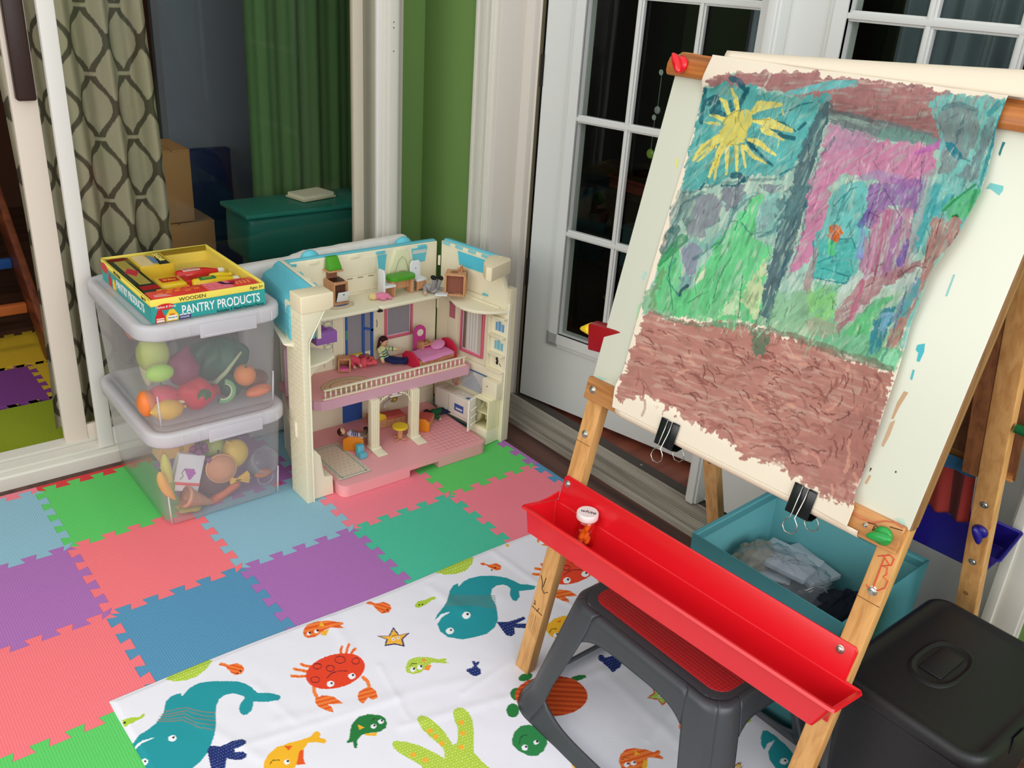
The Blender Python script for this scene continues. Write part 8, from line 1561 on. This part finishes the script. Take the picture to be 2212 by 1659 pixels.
fish(aA, [(960, 1640), (965, 1590), (985, 1550), (1040, 1500), (1120, 1472), (1200, 1452), (1260, 1428), (1280, 1400), (1300, 1398), (1318, 1410), (1308, 1435), (1345, 1445), (1357, 1460), (1340, 1474), (1290, 1466), (1240, 1470), (1205, 1520), (1190, 1560), (1160, 1620), (1110, 1690), (970, 1700)], yel_p, None, None, [(1105, 1592)], [[(1090, 1492), (1142, 1488), (1115, 1520)], [(1185, 1520), (1212, 1515), (1210, 1570), (1222, 1605), (1165, 1610)]], or2, [(1000, 1605), (1015, 1582), (1058, 1580)])
# coral hand
C.poly(aB([(135, 1512), (142, 1497), (165, 1492), (230, 1502), (300, 1520), (390, 1562), (462, 1602), (455, 1550), (430, 1520), (370, 1470), (320, 1420), (290, 1370), (294, 1345), (315, 1336), (345, 1345), (390, 1372), (430, 1405), (470, 1455), (512, 1520), (535, 1505), (542, 1470), (540, 1410), (522, 1370), (510, 1325), (522, 1300), (548, 1290), (580, 1296), (610, 1320), (632, 1365), (640, 1430), (640, 1560), (690, 1620), (760, 1680), (780, 1800), (300, 1800), (320, 1650), (250, 1610), (180, 1570), (145, 1540)]), lime_p, dots=ldot)
for x, y in ((265, 1580), (340, 1612), (368, 1432), (404, 1468), (441, 1510), (563, 1380), (570, 1446), (562, 1532)): C.ell(aB([(x, y)])[0], (6.2, 5.2), (246, 178, 60))
# turtle
C.ell(aB([(905, 1205)])[0], (14, 14), grn_p); C.ell(aB([(882, 1305)])[0], (14, 15), grn_p); C.poly(aB([(1230, 1125), (1250, 1100), (1290, 1088), (1332, 1090), (1335, 1104), (1300, 1118), (1260, 1130)]), grn_p); C.ell(aB([(960, 1098)])[0], (16, 8), grn_p, -.3)
Q = aB([(1120+225*math.cos(a), 1215+125*math.sin(a)) for a in np.linspace(0, 2*PI, 40)[:-1]]); C.poly(Q, (224, 96, 44)); stripes(Q, (196, 70, 34), 5, .05, 10)
C.poly(aB([(875, 1490), (890, 1440), (930, 1400), (985, 1392), (1060, 1420), (1095, 1470), (1095, 1510), (1070, 1560), (1030, 1585), (980, 1585), (920, 1555), (882, 1520)]), (50, 132, 74)); C.stroke(aB([(922, 1510), (928, 1475), (945, 1458), (970, 1456)]), 1.6, (20, 60, 30)); eye(aB([(956, 1534)]), (6.5, 6.5)); eye(aB([(1026, 1502)]), (5.5, 5))
# navy small fish
C.poly(aB([(628, 1002), (645, 997), (652, 1010), (672, 1000), (675, 1012), (658, 1030), (682, 1050), (686, 1078), (655, 1093), (630, 1088), (595, 1060), (597, 1048), (625, 1042), (640, 1030)]), navy_p, dots=ndot); C.poly(aB([(1408, 978), (1418, 960), (1440, 962), (1452, 978), (1500, 965), (1535, 955), (1556, 970), (1560, 1000), (1545, 1040), (1497, 1072), (1470, 1040), (1435, 1005), (1415, 995)]), navy_p, dots=ndot)
fish(aB, [(1080, 800), (1100, 765), (1140, 735), (1200, 720), (1260, 730), (1240, 800), (1190, 850), (1150, 862), (1110, 840)], yel_p, None, None, [(1150, 838)], [[(1150, 755), (1180, 745), (1175, 760)]], or2, [(1108, 822), (1120, 800), (1150, 798)])
fish(aB, [(1040, 220), (1060, 215), (1110, 240), (1130, 270), (1100, 285), (1060, 280), (1030, 255)], or_p, or2, None, [(1062, 262)]); C.ell(aB([(848, 282)])[0], (4, 3), yel_p, .5)
fish(aD, [(1337, 1340), (1350, 1328), (1375, 1340), (1400, 1335), (1440, 1342), (1470, 1365), (1450, 1390), (1400, 1365), (1340, 1368)], or_p, or2); fish(aD, [(888, 1610), (900, 1560), (940, 1522), (1010, 1510), (1090, 1520), (1150, 1542), (1185, 1525), (1202, 1540), (1190, 1560), (1225, 1585), (1215, 1596), (1150, 1580), (1110, 1585), (1080, 1640), (1030, 1690), (920, 1690)], or_p, or2, None, [(948, 1636), (998, 1624)], [[(1012, 1530), (1045, 1555), (1005, 1565)], [(1075, 1600), (1105, 1600), (1100, 1659), (1060, 1670)]], yel_p, [(915, 1600), (930, 1580), (965, 1585)])
fish(aD, [(535, 1600), (545, 1540), (570, 1515), (600, 1540), (625, 1580), (600, 1659), (560, 1690), (540, 1650)], yel_p, None, None, [(572, 1640)], [[(560, 1530), (590, 1545), (580, 1565)]], or2); fish(aD, [(1765, 1370), (1762, 1340), (1790, 1300), (1830, 1280), (1870, 1290), (1885, 1305), (1840, 1330), (1820, 1370), (1785, 1382)], lime_p); C.ell(aD([(1790, 1342)])[0], (1.8, 1.8), bl)
cl = gridmesh('fish_print_cloth', PC, vcolmat('printed_cotton', .85, .12, (420, .2))); C.apply(cl.data); d = cl.modifiers.new('s', 'SOLIDIFY'); d.thickness = .0006; d.offset = -1
tag(cl, 'white cotton cloth printed with whales, crabs and fish spread over the foam mats', 'cloth')
